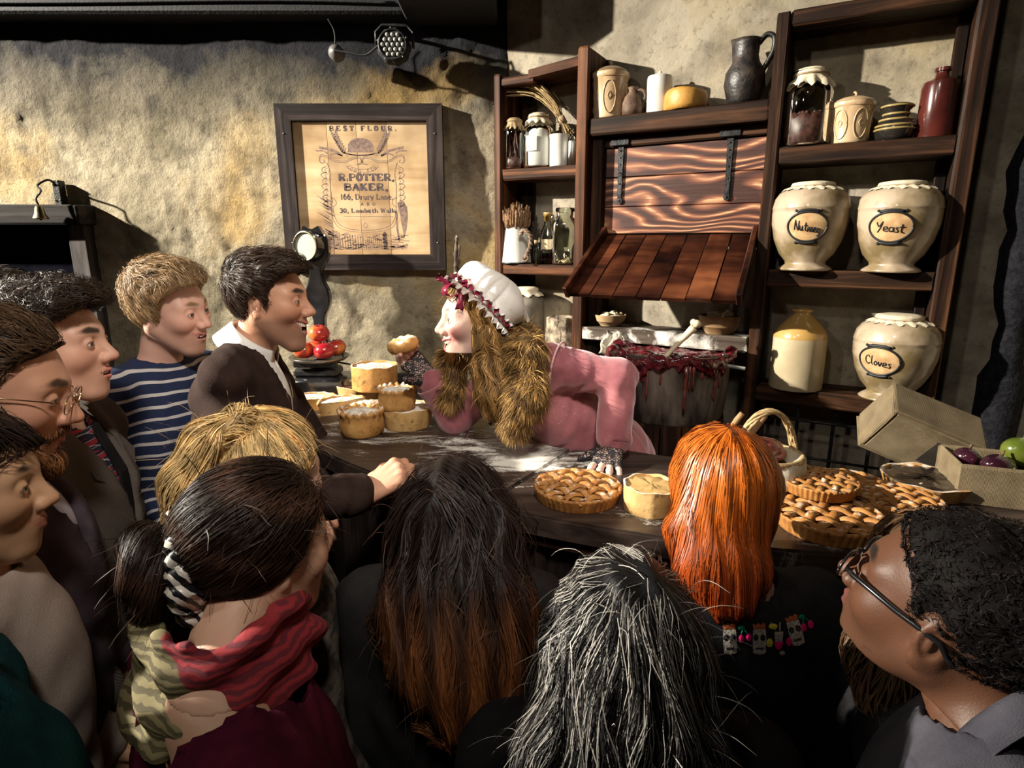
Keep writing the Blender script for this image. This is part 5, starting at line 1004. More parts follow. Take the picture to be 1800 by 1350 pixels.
def ribbons(P, Nn, w, col, taper=.25, var=.25, tilt=.7, colfn=None):
    N_, K = P.shape[:2]; T = np.gradient(P, axis=1); T /= np.maximum(np.linalg.norm(T, axis=2, keepdims=True), 1e-9); S = np.cross(T, Nn); S /= np.maximum(np.linalg.norm(S, axis=2, keepdims=True), 1e-9)
    a = RNG.normal(0, tilt, (N_, 1, 1)); S = S*np.cos(a)+Nn*np.sin(a); prof = np.interp(np.linspace(0, 1, K), [0, .15, .7, 1], [.7, 1, .9, taper])[None, :, None]; ww = w*(.6+.8*RNG.random((N_, 1, 1)))*prof*.5
    V = np.stack([P-S*ww, P+S*ww], 2).reshape(-1, 3); b = (np.arange(N_)[:, None]*2*K+np.arange(K-1)[None, :]*2).ravel(); Fq = np.stack([b, b+1, b+3, b+2], -1)
    col = np.asarray(col, float); C = (col if col.ndim == 2 else np.repeat(col[None], N_, 0))*np.exp(RNG.normal(0, var, (N_, 1))); R = np.repeat(C, 2*K, 0)
    if colfn is not None: R = np.repeat(colfn(P.reshape(-1, 3)), 2, 0)*np.repeat(np.exp(RNG.normal(0, var, (N_, 1))), 2*K, 0)
    return V, Fq, R
def merge(parts):
    V, Q, C, b = [], [], [], 0
    for v, q, c in parts:
        V.append(v); Q.append(q+b); c = np.asarray(c, float); C.append(c if c.ndim == 2 else np.repeat(c[None], len(v), 0)); b += len(v)
    return np.concatenate(V), np.concatenate(Q), np.concatenate(C)
# ------------------------------------------------------------------ head
def rotm(yaw, pitch, roll): return np.array(Matrix.Rotation(math.radians(yaw), 3, 'Z') @ Matrix.Rotation(-math.radians(pitch), 3, 'Y') @ Matrix.Rotation(math.radians(roll), 3, 'X'), np.float32)
def cranium(p): return ell(p, (-.014,0,.036), (.098,.076,.086))
def head_sdf(p, ft):
    p = p.copy(); p[:, 1] = np.abs(p[:, 1]); sm = ft.get('smile', 0); op = ft.get('open', 0); eo = ft.get('eye', 1.); ns = ft.get('nose', 1.)
    d = cranium(p); d = smin(d, ell(p, (.026,0,-.028), (.064,.060,.085)), .05)
    jw = ft.get('jaw', 1.); dr = op*.9
    d = smin(d, cap(p, (-.014,.053*jw,-.042), (.058,.018*jw,-.100-dr), .021, .017), .035); d = smin(d, sph(p, (.071,0,-.102-dr), .019*ft.get('chin', 1)), .03)
    d = smin(d, sph(p, (.056+.006*sm,.041,-.022+.006*sm), .024), .03)
    if sm > .6: d = smax(d, -cap(p, (.098,.022,-.034), (.078,.042,-.060), .0035, .003), .012)
    d = smin(d, cap(p, (.082,.008,.029), (.066,.046,.027), .011, .009), .022)
    d = smax(d, -ell(p, (.101,.033,.007), (.021,.019,.0125)), .018)
    d = smin(d, cap(p, (.080,0,.024), (.104+.008*ns,0,-.024), .0085, .0118), .014); d = smin(d, sph(p, (.098+.003*ns,.0125,-.030), .0095), .010)
    d = smin(d, ell(p, (.069,0,-.062-dr*.5), (.027,.032,.030+dr*.4)), .02)
    cz = -.060+.0135*sm; cyy = .023+.006*sm+ft.get('wide', 0); cxx = .083-.004*sm-ft.get('wide', 0)*.8
    zu, zl = -.0555, -.0675-op
    mx = .1005 if sm < .6 else .098
    d = smin(d, cap(p, (mx,0,zu), (cxx,cyy,cz), .0058, .0034), .006); d = smin(d, cap(p, (mx-.002-op*.25,0,zl), (cxx,cyy,cz-.001), .0066, .0034), .006)
    if op > .001:
        zm = (zu+zl)/2; cut = np.minimum(cap(p, (.104,0,zm-.0004), (cxx+.004,cyy*.88,cz-.0006-op*.12), op*.52+.0012, op*.18+.0006), ell(p, (.082,0,zm-.001), (.022,.020,op*.55+.003))); d = smax(d, -cut, .002)
    else: d = smax(d, -cap(p, (.112,0,-.0612), (.088,cyy*.95,cz), .0012, .0008), .003)
    d = smax(d, -sph(p, (.1015,.0065,-.0375), .0042), .003)
    d = smin(d, sph(p, (.0775,.033,.007), .0150), .004); d = smax(d, -ell(p, (.097,.0335,.0065), (.018,.0125,.0056*eo)), .0015)
    q = p-A(-.014,.076,-.004); c, s = math.cos(.42), math.sin(.42); qx, qy, qz = q[:, 0]*c+q[:, 1]*s, -q[:, 0]*s+q[:, 1]*c, q[:, 2]-q[:, 0]*.18
    e = np.stack([qx, qy, qz], -1); er = ell(e, (0,0,0), (.019,.0075,.031)); er = smax(er, -ell(e, (.001,.007,.004), (.0115,.0065,.0205)), .003); er = smin(er, ell(e, (.003,.003,.002), (.005,.004,.010)), .004); er = smin(er, ell(e, (.006,0,-.026), (.009,.0055,.009)), .006)
    return smin(d, er, .008)
def head_tint(p, ft):
    sk = A(*ft['skin']); n = len(p); C = np.repeat(sk[None], n, 0); y = np.abs(p[:, 1]); x, z = p[:, 0], p[:, 2]; q = np.stack([x, y, z], -1); sm = ft.get('smile', 0); op = ft.get('open', 0)
    def mixin(w, c): w = np.clip(w, 0, 1)[:, None]; C[:] = C*(1-w)+A(*c)*w
    mixin(.30*np.exp(-((x-.07)**2+(y-.042)**2+(z+.028)**2)/.0011), ft.get('flush', (sk[0]*1.02, sk[1]*.62, sk[2]*.55)))
    mixin(.35*np.exp(-((x-.112)**2+y**2+(z+.027)**2)/.0003), (sk[0], sk[1]*.66, sk[2]*.6))
    if ft.get('blush'): mixin(.85*np.exp(-((x-.072)**2+(y-.042)**2+(z+.026)**2)/.0006), ft['blush'])
    if ft.get('stubble'):
        m = np.clip((-.030-z-.35*np.maximum(x-.075, 0)*0)/.02, 0, 1)*np.clip((x+.03)/.03, 0, 1)*np.clip((z+.17)/.05, 0, 1); mixin(ft['stubble'][3]*m*(.75+.25*np.sin(x*900)*np.sin(z*1100)*np.sin(y*1000)), ft['stubble'][:3])
    cz = -.060+.0135*sm; cyy = .023+.006*sm+ft.get('wide', 0); cxx = .083-.004*sm-ft.get('wide', 0)*.8; l = np.minimum(cap(q, (.1005,0,-.0555), (cxx,cyy,cz), .0058, .0034), cap(q, (.0985-op*.25,0,-.0675-op), (.083,cyy,cz-.001), .0068, .0036)); mixin((.0022-l)/.0018, ft['lips'])
    if op > .001: mixin((.0015-ell(q, (.080,0,-.0615-op/2), (.0225,.021,op*.55+.0035)))/.001*(x < .098-10*y*y), (.09,.015,.015))
    mixin((.0045-sph(q, (.1015,.0065,-.0375), .003))/.003, (sk[0]*.25, sk[1]*.12, sk[2]*.1))
    b = np.minimum(cap(q, (.091,.013,.0330), (.086,.031,.0372), .0030, .0032), cap(q, (.086,.031,.0372), (.068,.052,.0310), .0032, .0012)); mixin((.0050*ft.get('browk', 1)-b)/.0035, ft['brow'])
    e = np.abs(sph(q, (.0775,.033,.007), .0150)) ; lid = (np.abs(ell(q, (.097,.0335,.0065), (.018,.0135,.0066*ft.get('eye', 1.)))) < .0016) & (x > .082); mixin(lid*ft.get('lash', .6), (.03,.015,.012)); return C
SKINM = attr_mat('skin', .48, .38, sss=.12, bs=.2, bscale=320); HAIRM = attr_mat('hair', .48, .2); HAIRD = attr_mat('coarse_hair', .55, .12); FABT = attr_mat('dyed_fabric', .85, .2, bs=.3, bscale=300, sheen=.05)
# ------------------------------------------------------------------ hands
def hand_fn(w, d, nrm, side, curl=(.35,.5,.35), spread=.12, thumb=(.7,.4), s=1., curls=None):
    """w wrist, d towards knuckles, nrm out of the palm, side +1 thumb on the x side; returns list of capsules (a, b, r1, r2)"""
    d = Vector(d).normalized(); nrm = Vector(nrm); nrm = (nrm-d*nrm.dot(d)).normalized(); x = d.cross(nrm)*side; w = Vector(w); out = []; tips = []
    for i, (off, ln, kl) in enumerate(((.030,.074,.088), (.010,.082,.092), (-.010,.077,.088), (-.029,.060,.080))):
        kn = w+(d*kl+x*off)*s; out.append((w+x*off*.5*s, kn, .0165*s, .0125*s)); a = spread*(off/.03); fd = (d*math.cos(a)+x*math.sin(a)).normalized(); p = kn; ang = 0; cu = curls[i] if curls else curl; r = .0098 if i < 3 else .0085
        for j, fr in enumerate((.46,.30,.24)):
            ang += cu[j]; v = fd*math.cos(ang)+nrm*math.sin(ang); q = p+v*ln*fr*s; out.append((p, q, r*s, (r-.0009)*s)); p = q; r -= .0009
        tips.append((p, v))
    tb = w+(d*.022+x*.030+nrm*.008)*s; out.append((w, tb, .017*s, .016*s)); a, b = thumb; v = (d*math.cos(a)+x*math.sin(a)+nrm*.35).normalized(); q = tb+v*.040*s; out.append((tb, q, .0150*s, .0112*s)); v2 = (v+d*b*.6+nrm*b).normalized(); q2 = q+v2*.032*s; out.append((q, q2, .0112*s, .0090*s)); tips.append((q2, v2))
    return [(tuple(a), tuple(b), r1, r2) for a, b, r1, r2 in out], tips
def caps_sdf(L, k=.007, off=0.):
    def f(p):
        d = None
        for a, b, r1, r2 in L: e = cap(p, a, b, r1, r2); d = e if d is None else smin(d, e, k)
        return d-off
    return f
def bbox(L, m): P = np.array([q for a, b, *_ in L for q in (a, b)]); return P.min(0)-m, P.max(0)+m
# ------------------------------------------------------------------ people
class Person:
    def __init__(s, label, head, hp, B, byaw, ft, hs=1., hw=.175, lean=(0,0), tl=.50, girth=1., arms=None, pelvis=None, fine=.0025, group='visitors'):
        """head: centre; hp: yaw, pitch, roll; B: base of the neck; byaw: way the chest faces; arms: {'l': (elbow, wrist, hand kwargs), ...}"""
        s.c = A(*head); s.R = rotm(*hp); s.s = hs; s.ft = ft; s.B = A(*B); a = math.radians(byaw); s.f = A(math.cos(a), math.sin(a), 0); s.l = A(-math.sin(a), math.cos(a), 0); s.g = girth
        s.pel = A(*pelvis) if pelvis is not None else s.B+A(0,0,-tl)+s.f*lean[0]+s.l*lean[1]
        s.root = empty('person', (float(s.B[0]), float(s.B[1]), 0), 0, label, 'person', group); s.o = A(s.B[0], s.B[1], 0); s.fine = fine
        zt = s.B-s.pel; zt /= np.linalg.norm(zt); yt = s.l-zt*(s.l @ zt); yt /= np.linalg.norm(yt); s.T = np.stack([np.cross(yt, zt), yt, zt], 1); up = s.T[:, 2]
        s.S = {'l': s.B+s.T[:, 1]*hw-up*.06, 'r': s.B-s.T[:, 1]*hw-up*.06}; s.hw = hw; s.arm = {}
        for k, sg in (('l', 1), ('r', -1)):
            if arms and k in arms:
                a_ = arms[k]
                if len(a_) > 3: s.S[k] = A(*a_[3])
                s.arm[k] = (A(*a_[0]), A(*a_[1]), a_[2])
            else: e = s.S[k]+A(0,0,-.27)+s.l*sg*.045; w = e+A(0,0,-.22)+s.f*.10; s.arm[k] = (e, w, dict(d=A(0,0,-1)+s.f*.3, nrm=-s.l*sg, side=1 if sg < 0 else -1))
        s.hands = {}
    def loc(s, p): return ((p-s.c) @ s.R)/s.s
    def wld(s, q): return (np.asarray(q, np.float32)*s.s) @ s.R.T+s.c
    def tor(s, p):
        q = (p-s.B) @ s.T; L = float(np.linalg.norm(s.B-s.pel)); g = s.g; k = s.hw/.175
        d = ell(q, (.012,0,-.20), (.118*g,.158*k,.20)); d = smin(d, ell(q, (0,0,-L*.72), (.105*g,.140*g,.20)), .08); d = smin(d, ell(q, (-.01,0,-L), (.118*g,.165*g,.14)), .08)
        h = s.hw; return smin(d, smin(cap(q, (-.005,-h,-.062), (-.012,0,-.018), .048, .046), cap(q, (-.005,h,-.062), (-.012,0,-.018), .048, .046), .03), .06)
    def arms_sdf(s, p, t0=0, t1=1., r=(.056,.046,.034)):
        d = None
        for k in s.arm:
            e, w, _ = s.arm[k]; a = smin(cap(p, s.S[k], e, r[0], r[1]), cap(p, e, e+(w-e)*t1, r[1]*.98, r[1]+(r[2]-r[1])*t1), .02); d = a if d is None else np.minimum(d, a)
        return d
    def legs(s, p, off=0):
        d = None
        for sg in (1, -1):
            h = s.pel+s.l*.085*sg; kn = A(h[0], h[1], s.pel[2]*.53)+s.f*.03; an = A(h[0], h[1], .075); e = smin(cap(p, h, kn, .088*s.g, .060), cap(p, kn, an, .060, .042), .03); e = smin(e, cap(p, an-A(0,0,.02), an+s.f*.15-A(0,0,.04), .042, .034), .03) ; d = e if d is None else smin(d, e, .02)
        return d-off
    def neck(s, p, off=0): return cap(p, s.wld(A(-.028,0,-.045)), s.B+A(0,0,-.02), .052*s.s, .062)-off
    def body(s, p):
        d = smin(smin(s.tor(p)+.012, s.arms_sdf(p, r=(.046,.040,.029)), .04), s.legs(p, -.010), .04); return smin(d, s.neck(p), .035)
    def full(s, p): return smin(s.body(p), head_sdf(s.loc(p), s.ft)*s.s, .025)
    def build_body(s, hand_h=.0034, coarse=.02):
        R = np.array([.55,.55,0]); lo = np.minimum.reduce([s.B, s.pel]+[q for k in s.arm for q in (s.S[k], s.arm[k][0], s.arm[k][1])])-.24; hi = np.maximum.reduce([s.B, s.pel]+[q for k in s.arm for q in (s.S[k], s.arm[k][0], s.arm[k][1])])+.24; lo[2] = -.02
        ax = s.R[:, 2]*.6+A(0,0,.4); ax /= np.linalg.norm(ax); cutp = s.c*.30+(s.B+A(0,0,.02))*.70; cutp = s.B+(s.wld(A(-.028,0,-.06))-s.B)*.10; side = lambda p: (p-cutp) @ ax
        V, Q = polygonize(lambda p: smax(s.body(p), side(p)-.012, .004), lo, hi, coarse); parts = [(V, Q, s.ft['skin'])]
        h0, h1 = s.wld(A(.0,0,0))-.17*s.s, s.wld(A(0,0,0))+.17*s.s; h0 = np.minimum(h0, cutp-.09); h1 = np.maximum(h1, cutp+.09)
        V, Q = polygonize(lambda p: smax(s.full(p), -side(p), .002), h0, h1, s.fine); parts.append((V, Q, head_tint(s.loc(V), s.ft)))
        for k in s.arm:
            e, w, kw = s.arm[k]; kw = dict(kw); hs = kw.pop('s', 1.); hh = kw.pop('h', hand_h if kw.get('vis') else .006); kw.pop('vis', None); L, tips = hand_fn(tuple(w), s=hs, **kw); s.hands[k] = (L, tips); dv = w-e; dv /= np.linalg.norm(dv); L2 = L+[(tuple(w-dv*.09), tuple(w), .031, .0255*hs)]
            lo_, hi_ = bbox(L2, .03); V, Q = polygonize(caps_sdf(L2, .009), lo_, hi_, hh); C = np.repeat(A(*s.ft['skin'])[None], len(V), 0)
            for tp, tv in tips: C = np.where((np.linalg.norm(V-A(*tp), axis=1) < .012)[:, None], A(*s.ft['skin'])*A(1.05,.9,.88), C)
            parts.append((V, Q, C))
        V, Q, C = merge(parts); s.body_obj = mesh_obj('body', V-s.o, Q, SKINM, s.root, True, tint=C)
        # eyes
        for sg in (1, -1):
            m = MB(); n, mm = 20, 14; gz = s.ft.get('gaze', (0,0)); g = Vector((1, gz[0]*1., gz[1])).normalized(); b = MB().lathe([(max(.0128*math.sin(PI*j/mm), 0), -.0128*math.cos(PI*j/mm)) for j in range(mm+1)], n, cap=False); qr = Vector((0,0,1)).rotation_difference(g)
            Vv = np.array([qr @ Vector(v) for v in b.v]); ang = np.arccos(np.clip(Vv @ np.array(g)/.0128, -1, 1)); C = np.where((ang < .24)[:, None], A(.005,.005,.005), np.where((ang < .52)[:, None], A(*s.ft.get('iris', (.10,.07,.04))), A(.78,.74,.70)))
            mesh_obj('eye', s.wld(Vv+np.array([.0775,.033*sg,.007]))-s.o, b.f, EYEM, s.root, True, tint=C)
        if s.ft.get('open', 0) > .002:
            op = s.ft['open']; sm = s.ft.get('smile', 0); teeth = empty('teeth'); teeth.parent = s.root
            for row, zz, hh in ((0, -.0565, .0075+op*.12), (1, -.0665-op, .0045)):
                if row and op < .006: continue
                for i in range(10):
                    tw = .0215+s.ft.get('wide', 0)*.8; t = (i-4.5)/4.5*tw; ww = tw/4.5*.48; zc = zz+(.009*sm-.002)*(abs(t)/.025)**2; xo = .0955-19*t*t-(op*.25 if row else 0); V = []
                    for dx in (0, -.004):
                        for dy in (-ww, ww):
                            for dz in ((-hh, .003) if not row else (-.003, hh)): V.append((xo+dx-(.0006 if abs(dy) else 0), t+dy, zc+dz))
                    mesh_obj('tooth', s.wld(np.array(V))-s.o, [(0,1,3,2), (4,6,7,5), (0,4,5,1), (2,3,7,6), (0,2,6,4), (1,5,7,3)], TEETHM, teeth)
        return s
    def add(s, name, V, Q, mat, tint=None, label=None, smooth=True): return mesh_obj(name, np.asarray(V)-s.o, Q, mat, s.root, smooth, tint=tint, label=label)
    def cloth(s, name, mat, off=.012, sleeves=.95, cutneck=.02, vcut=None, h=.011, bottom=None, extra=None, wr=.004, tint=None, label=None, arm_r=(.060,.054,.043), neckz=.0):
        lo = np.minimum.reduce([s.B, s.pel]+[q for k in s.arm for q in (s.S[k], s.arm[k][0], s.arm[k][1])])-.22; hi = np.maximum.reduce([s.B, s.pel]+[q for k in s.arm for q in (s.S[k], s.arm[k][0], s.arm[k][1])])+.2; L = float(np.linalg.norm(s.B-s.pel))
        def f(p):
            d = s.tor(p)-off; q = (p-s.B) @ s.T
            if bottom is not None: d = smax(d, -(q[:, 2]+bottom), .01)
            else: d = smax(d, -(q[:, 2]+L+.12), .01)
            if sleeves: d = smin(d, s.arms_sdf(p, t1=sleeves, r=tuple(r+off*.4 for r in arm_r)), .035)
            if extra is not None: d = extra(p, d)
            if wr: d = d+wr*np.sin(p[:, 2]*62+9*np.sin(p[:, 0]*15+p[:, 1]*11))*np.sin(p[:, 0]*38+p[:, 1]*31)*.5
            n0 = cap(p, s.wld(A(-.028,0,-.03)), s.B+A(0,0,neckz), .056*s.s+cutneck, .058+cutneck); d = smax(d, -n0, .004)
            if vcut: d = smax(d, -vcut(q), .004)
            return d
        V, Q = polygonize(f, lo, hi, h); return s.add(name, V, Q, mat, tint(V) if tint else None, label)
    def trousers(s, mat, name='trousers'):
        lo = np.minimum(s.pel, s.pel)-.32; hi = s.pel+.32; lo[2] = -.0; V, Q = polygonize(lambda p: smax(smin(s.legs(p, .014), s.tor(p)-.006, .04), p[:, 2]-s.pel[2]-.02, .01), lo, hi, .026); return s.add(name, V, Q, mat)
    def hair(s, f, lo, hi, col, n, flow, K=9, step=.012, off=.006, lift=0., jit=.15, w=.0028, mask=None, h=.006, shell=(.5,.5,.5), var=.25, mat=None, name='hair', extra=(), shellmesh=True, tilt=.7, taper=.25, colfn=None):
        """f in world space; shell plus ribbons as one hair mesh"""
        parts = []
        if shellmesh: V, Q = polygonize(lambda p: f(p)+.003, lo, hi, h); parts.append((V, Q, A(*col)*A(*shell) if colfn is None else colfn(V)*A(*shell)))
        r = on_surface(f, lo, hi, n, mask); P, Nn = grow(f, r, flow, K, step, off, lift, jit); parts.append(ribbons(P, Nn, w, col, var=var, tilt=tilt, taper=taper, colfn=colfn))
        parts += list(extra); V, Q, C = merge(parts); return s.add(name, V, Q, mat or HAIRM, C)
EYEM = attr_mat('eye_surface', .08, .6); TEETHM = simple('tooth_enamel', (.72,.66,.54), None, .25, coat=.3)
HLX = [-.13,-.06,-.036,-.030,.004,.008,.020,.026,.040,.075,.11]; HLZ = [-.062,-.062,-.045,.030,.032,-.018,-.010,.046,.070,.096,.105]
def scalp_mask(q, dz=0, hlz=None): return q[:, 2]-np.interp(q[:, 0], HLX, hlz or HLZ)-dz
def shorthair(pn, t=.016, topk=.02, dz=0, hlz=None, quiff=0.):
    def f(p):
        q = pn.loc(p); d = cranium(q)-t-topk*np.clip((q[:, 2]-.03)/.09, 0, 1)-quiff*np.clip((q[:, 0]-.0)/.08, 0, 1)*np.clip((q[:, 2]-.05)/.05, 0, 1)
        d = d-.0035*np.sin(q[:, 0]*130+6*np.sin(q[:, 1]*50))*np.sin(q[:, 1]*110+q[:, 2]*60); return smax(d, -scalp_mask(q, dz, hlz)*.7, .008)*pn.s
    return f
def headbox(pn, m=.17): return pn.c-m*pn.s, pn.c+m*pn.s
def flowl(pn, fn): return lambda p, t: fn(pn.loc(p), t) @ pn.R.T
def eyeglasses(pn, mat, lens=True, r=.021, arm_r=.0018, rim=.0013, label=None):
    e = empty('eyeglasses'); e.parent = pn.root
    m = MB(); 
    for sg in (1, -1):
        m.tube([(.108-.10*abs(.034*sg+r*1.15*math.cos(a)*1.0)**1*.28, .034*sg+r*1.15*math.cos(a), .004+r*.82*math.sin(a)) for a in np.linspace(0, 2*PI, 33)], rim, 6)
        m.tube([(.098,.034*sg+r*1.12*sg,.010), (.088,.066*sg,.012), (.03,.080*sg,.012), (-.02,.083*sg,.010), (-.04,.082*sg,-.008)], arm_r, 6, flat=1.)
    m.tube([(.107,.010,.008), (.112,0,.011), (.107,-.010,.008)], rim, 6); o = mesh_obj('frame', pn.wld(np.array(m.v))-pn.o, m.f, mat, e, True)
    for sg in (1, -1):
        b = MB().add([(.1055-.0*i, .034*sg+r*1.12*math.cos(2*PI*i/24), .004+r*.8*math.sin(2*PI*i/24)) for i in range(24)], [tuple(range(24))]); mesh_obj('lens', pn.wld(np.array(b.v)-np.array([.004,0,0]))-pn.o, b.f, M_GLASS, e)
    return e
# ------------------------------------------------------------------ the visitors and the baker
FAIR = dict(skin=(.62,.36,.26), lips=(.50,.16,.13), brow=(.10,.055,.03))
def fabric(name, c, c2=None, rough=.9, scale=18, bs=.35, bscale=420, sheen=0.):
    if name in MATS: return MATS[name]
    m = simple(name, c, c2, rough, scale, bs=bs, bscale=bscale, spec=.12); m.node_tree.nodes['Principled BSDF'].inputs['Sheen Weight'].default_value = sheen; return m
M_BLACKF = fabric('black_wool', (.008,.008,.009), (.015,.014,.015)); M_TROUS = fabric('dark_trousers', (.02,.02,.024), (.03,.03,.034))
# ---- man in the brown cardigan
def lapel_v(depth_, half, x0=.02, top=.03):                 # V opening at the front of a garment, in torso axes (x front, y left, z up)
    def f(q): wv = half*np.clip(1+(q[:, 2]-top)/depth_, 0, 1.2); return np.maximum(np.maximum(np.abs(q[:, 1])-wv, x0-q[:, 0]), -(q[:, 2]-top+depth_))
    return f
def collar(pn, mat, r=.066, h=.045, gap=.5, flare=.016, zc=.0, tilt=.25, name='collar', tip=.03, ang0=0.):
    """folded shirt collar: band with a turned-down leaf, open at the front"""
    ax = pn.wld(A(-.028,0,-.055))-pn.B; ax /= np.linalg.norm(ax); y = pn.l-ax*(pn.l @ ax); y /= np.linalg.norm(y); x = np.cross(y, ax); V = []; n = 40
    for i in range(n+1):
        a = gap+(2*PI-2*gap)*i/n; fr = math.cos(a)*.5+.5; c = x*math.cos(a+ang0)+y*math.sin(a+ang0); z0 = zc-.012-tilt*.06*fr
        for rr, zz in ((r*.94,z0), (r*.97,z0+h), (r*1.0,z0+h+.004), (r*1.06,z0+h*.9), (r*1.06+flare,z0-tip*fr**3-.004)): V.append(pn.B+c*rr+ax*zz)
    Fs = [(i*5+j, (i+1)*5+j, (i+1)*5+j+1, i*5+j+1) for i in range(n) for j in range(4)]; o = pn.add(name, V, Fs, mat); m = o.modifiers.new('solid', 'SOLIDIFY'); m.thickness = .0025; return o
def ringband(pn, a, b, r, L, mat, name, flat=1.):
    a, b = Vector(a), Vector(b); d = (b-a).normalized(); m = MB().tube([b-d*L, b-d*L*.9, b-d*.002, b], [r*.97, r, r, r*.95], 24, cap=False); o = pn.add(name, np.array(m.v), m.f, mat); md = o.modifiers.new('solid', 'SOLIDIFY'); md.thickness = .002; return o
WHITEF = fabric('white_cotton', (.72,.70,.67), (.80,.78,.75), scale=10, bs=.15); BROWNK = fabric('brown_fine_knit', (.022,.012,.010), (.038,.022,.018), bs=.5)
ft = dict(skin=(.56,.29,.185), lips=(.46,.15,.12), brow=(.035,.02,.014), browk=1.2, smile=1., open=.017, wide=.005, eye=.62, stubble=(.14,.08,.06,.75), iris=(.05,.03,.02), nose=1.25, chin=1.05, jaw=1.02, gaze=(.0,.0))
Sr = W(383, 698, 1.60); El = W(470, 888, 1.42); Wr = W(648, 866, 1.52)
Sl = W(455, 640, 1.90); El2 = W(555, 790, 2.02); Wr2 = W(560, 885, 1.80)
p1 = Person('smiling dark-haired man in a brown cardigan and white shirt leaning on the counter', W(476, 531, 1.68), (0, -2, 0), W(437, 622, 1.71), 8, ft, 1.0, .17, arms={
    'r': (El, Wr, dict(d=W(715,820,1.53)-Wr, nrm=(-.1,.55,-.8), side=1, curls=[(1.0,1.25,.7)]*4, thumb=(.5,.7), s=1.05, vis=1), Sr), 'l': (El2, Wr2, dict(d=(.25,-.35,-1), nrm=(-.2,-1,0), side=-1, curls=[(.5,.7,.5)]*4, vis=1), Sl)}, pelvis=W(405, 980, 1.72), fine=.0028)
p1.build_body(.003)
p1.cloth('cardigan', BROWNK, .020, .86, .034, lapel_v(.26, .095, .02, .03), h=.009, arm_r=(.060,.054,.045), wr=.006)
p1.cloth('shirt', WHITEF, .006, 0, .012, lapel_v(.06, .022, .04, .01), h=.008, wr=.002)
collar(p1, WHITEF, .070, .050, .45, .026, .030, .5, tip=.065); ringband(p1, El, El+(Wr-El)*.93, .043, .05, WHITEF, 'shirt_cuff'); p1.trousers(M_TROUS)
f = shorthair(p1, .012, .015, quiff=.014); lo, hi = headbox(p1)
p1.hair(f, lo, hi, (.035,.019,.012), 6000, flowl(p1, lambda q, t: np.stack([.55+.5*np.clip(q[:, 2]*8, -1, 1)+.25*np.sin(q[:, 1]*70+q[:, 2]*40), .4*np.sin(q[:, 0]*60), -.7+9*np.clip(q[:, 2]-.02, 0, .1)], -1)), K=6, step=.0095, off=.007, lift=.006, w=.0012, tilt=.35, shell=(.6,.6,.6), h=.005, var=.35)
# ---- man in the striped shirt
def stripes_mat():
    k = NT('navy_striped_jersey'); k.set(Roughness=.9); k.b.inputs['Specular IOR Level'].default_value = .2; v = k.coord(); s = k.n('ShaderNodeSeparateXYZ'); k.l(v, s.inputs[0]); n = k.noise(v, 6, 2); a = k.n('ShaderNodeMath', operation='MULTIPLY_ADD', n_1=.03); k.l(n, a.inputs[0]); k.l(s.outputs[2], a.inputs[2]); b = k.n('ShaderNodeMath', operation='MULTIPLY', n_1=1/.0345); k.l(a.outputs[0], b.inputs[0]); fr = k.n('ShaderNodeMath', operation='FRACT'); k.l(b.outputs[0], fr.inputs[0])
    k.l(k.ramp(fr.outputs[0], [(.0, (.50,.47,.46)), (.24, (.50,.47,.46)), (.27, (.018,.026,.065)), (.98, (.018,.026,.065))]), k.b.inputs['Base Color']); k.bump(k.noise(v, 300, 2), .3, .002); return k.m
ft = dict(skin=(.60,.35,.27), lips=(.48,.18,.15), brow=(.20,.12,.06), smile=.9, open=.004, eye=.75, stubble=(.30,.17,.11,.35), iris=(.08,.07,.06), jaw=1.12, chin=1.1)
p2 = Person('sandy-haired young man in a navy striped jersey beside the doorway', W(301, 545, 1.80), (-8, -8, 6), W(280, 640, 1.86), -20, ft, 1.04, .175, tl=.5, fine=.0028, girth=1.05); p2.build_body(); p2.cloth('striped_jersey', stripes_mat(), .014, .5, .012, h=.010, arm_r=(.066,.060,.052), neckz=.05); p2.trousers(M_TROUS)
f = shorthair(p2, .016, .014, -.004, [-.075,-.075,-.065,-.02,.0,-.012,.0,.044,.074,.104,.115], quiff=.010); lo, hi = headbox(p2, .18)
p2.hair(f, lo, hi, (.27,.17,.085), 7000, flowl(p2, lambda q, t: np.stack([.7*np.cos(q[:, 1]*25+t*3)+.35+.5*np.sin(q[:, 2]*55), .8*np.sin(q[:, 0]*40+t*4), -.9+5*np.clip(q[:, 2]-.03, 0, .1)], -1)), K=6, step=.011, off=.009, lift=.006, w=.0012, tilt=.4, shell=(.35,.33,.3), h=.005, var=.4)
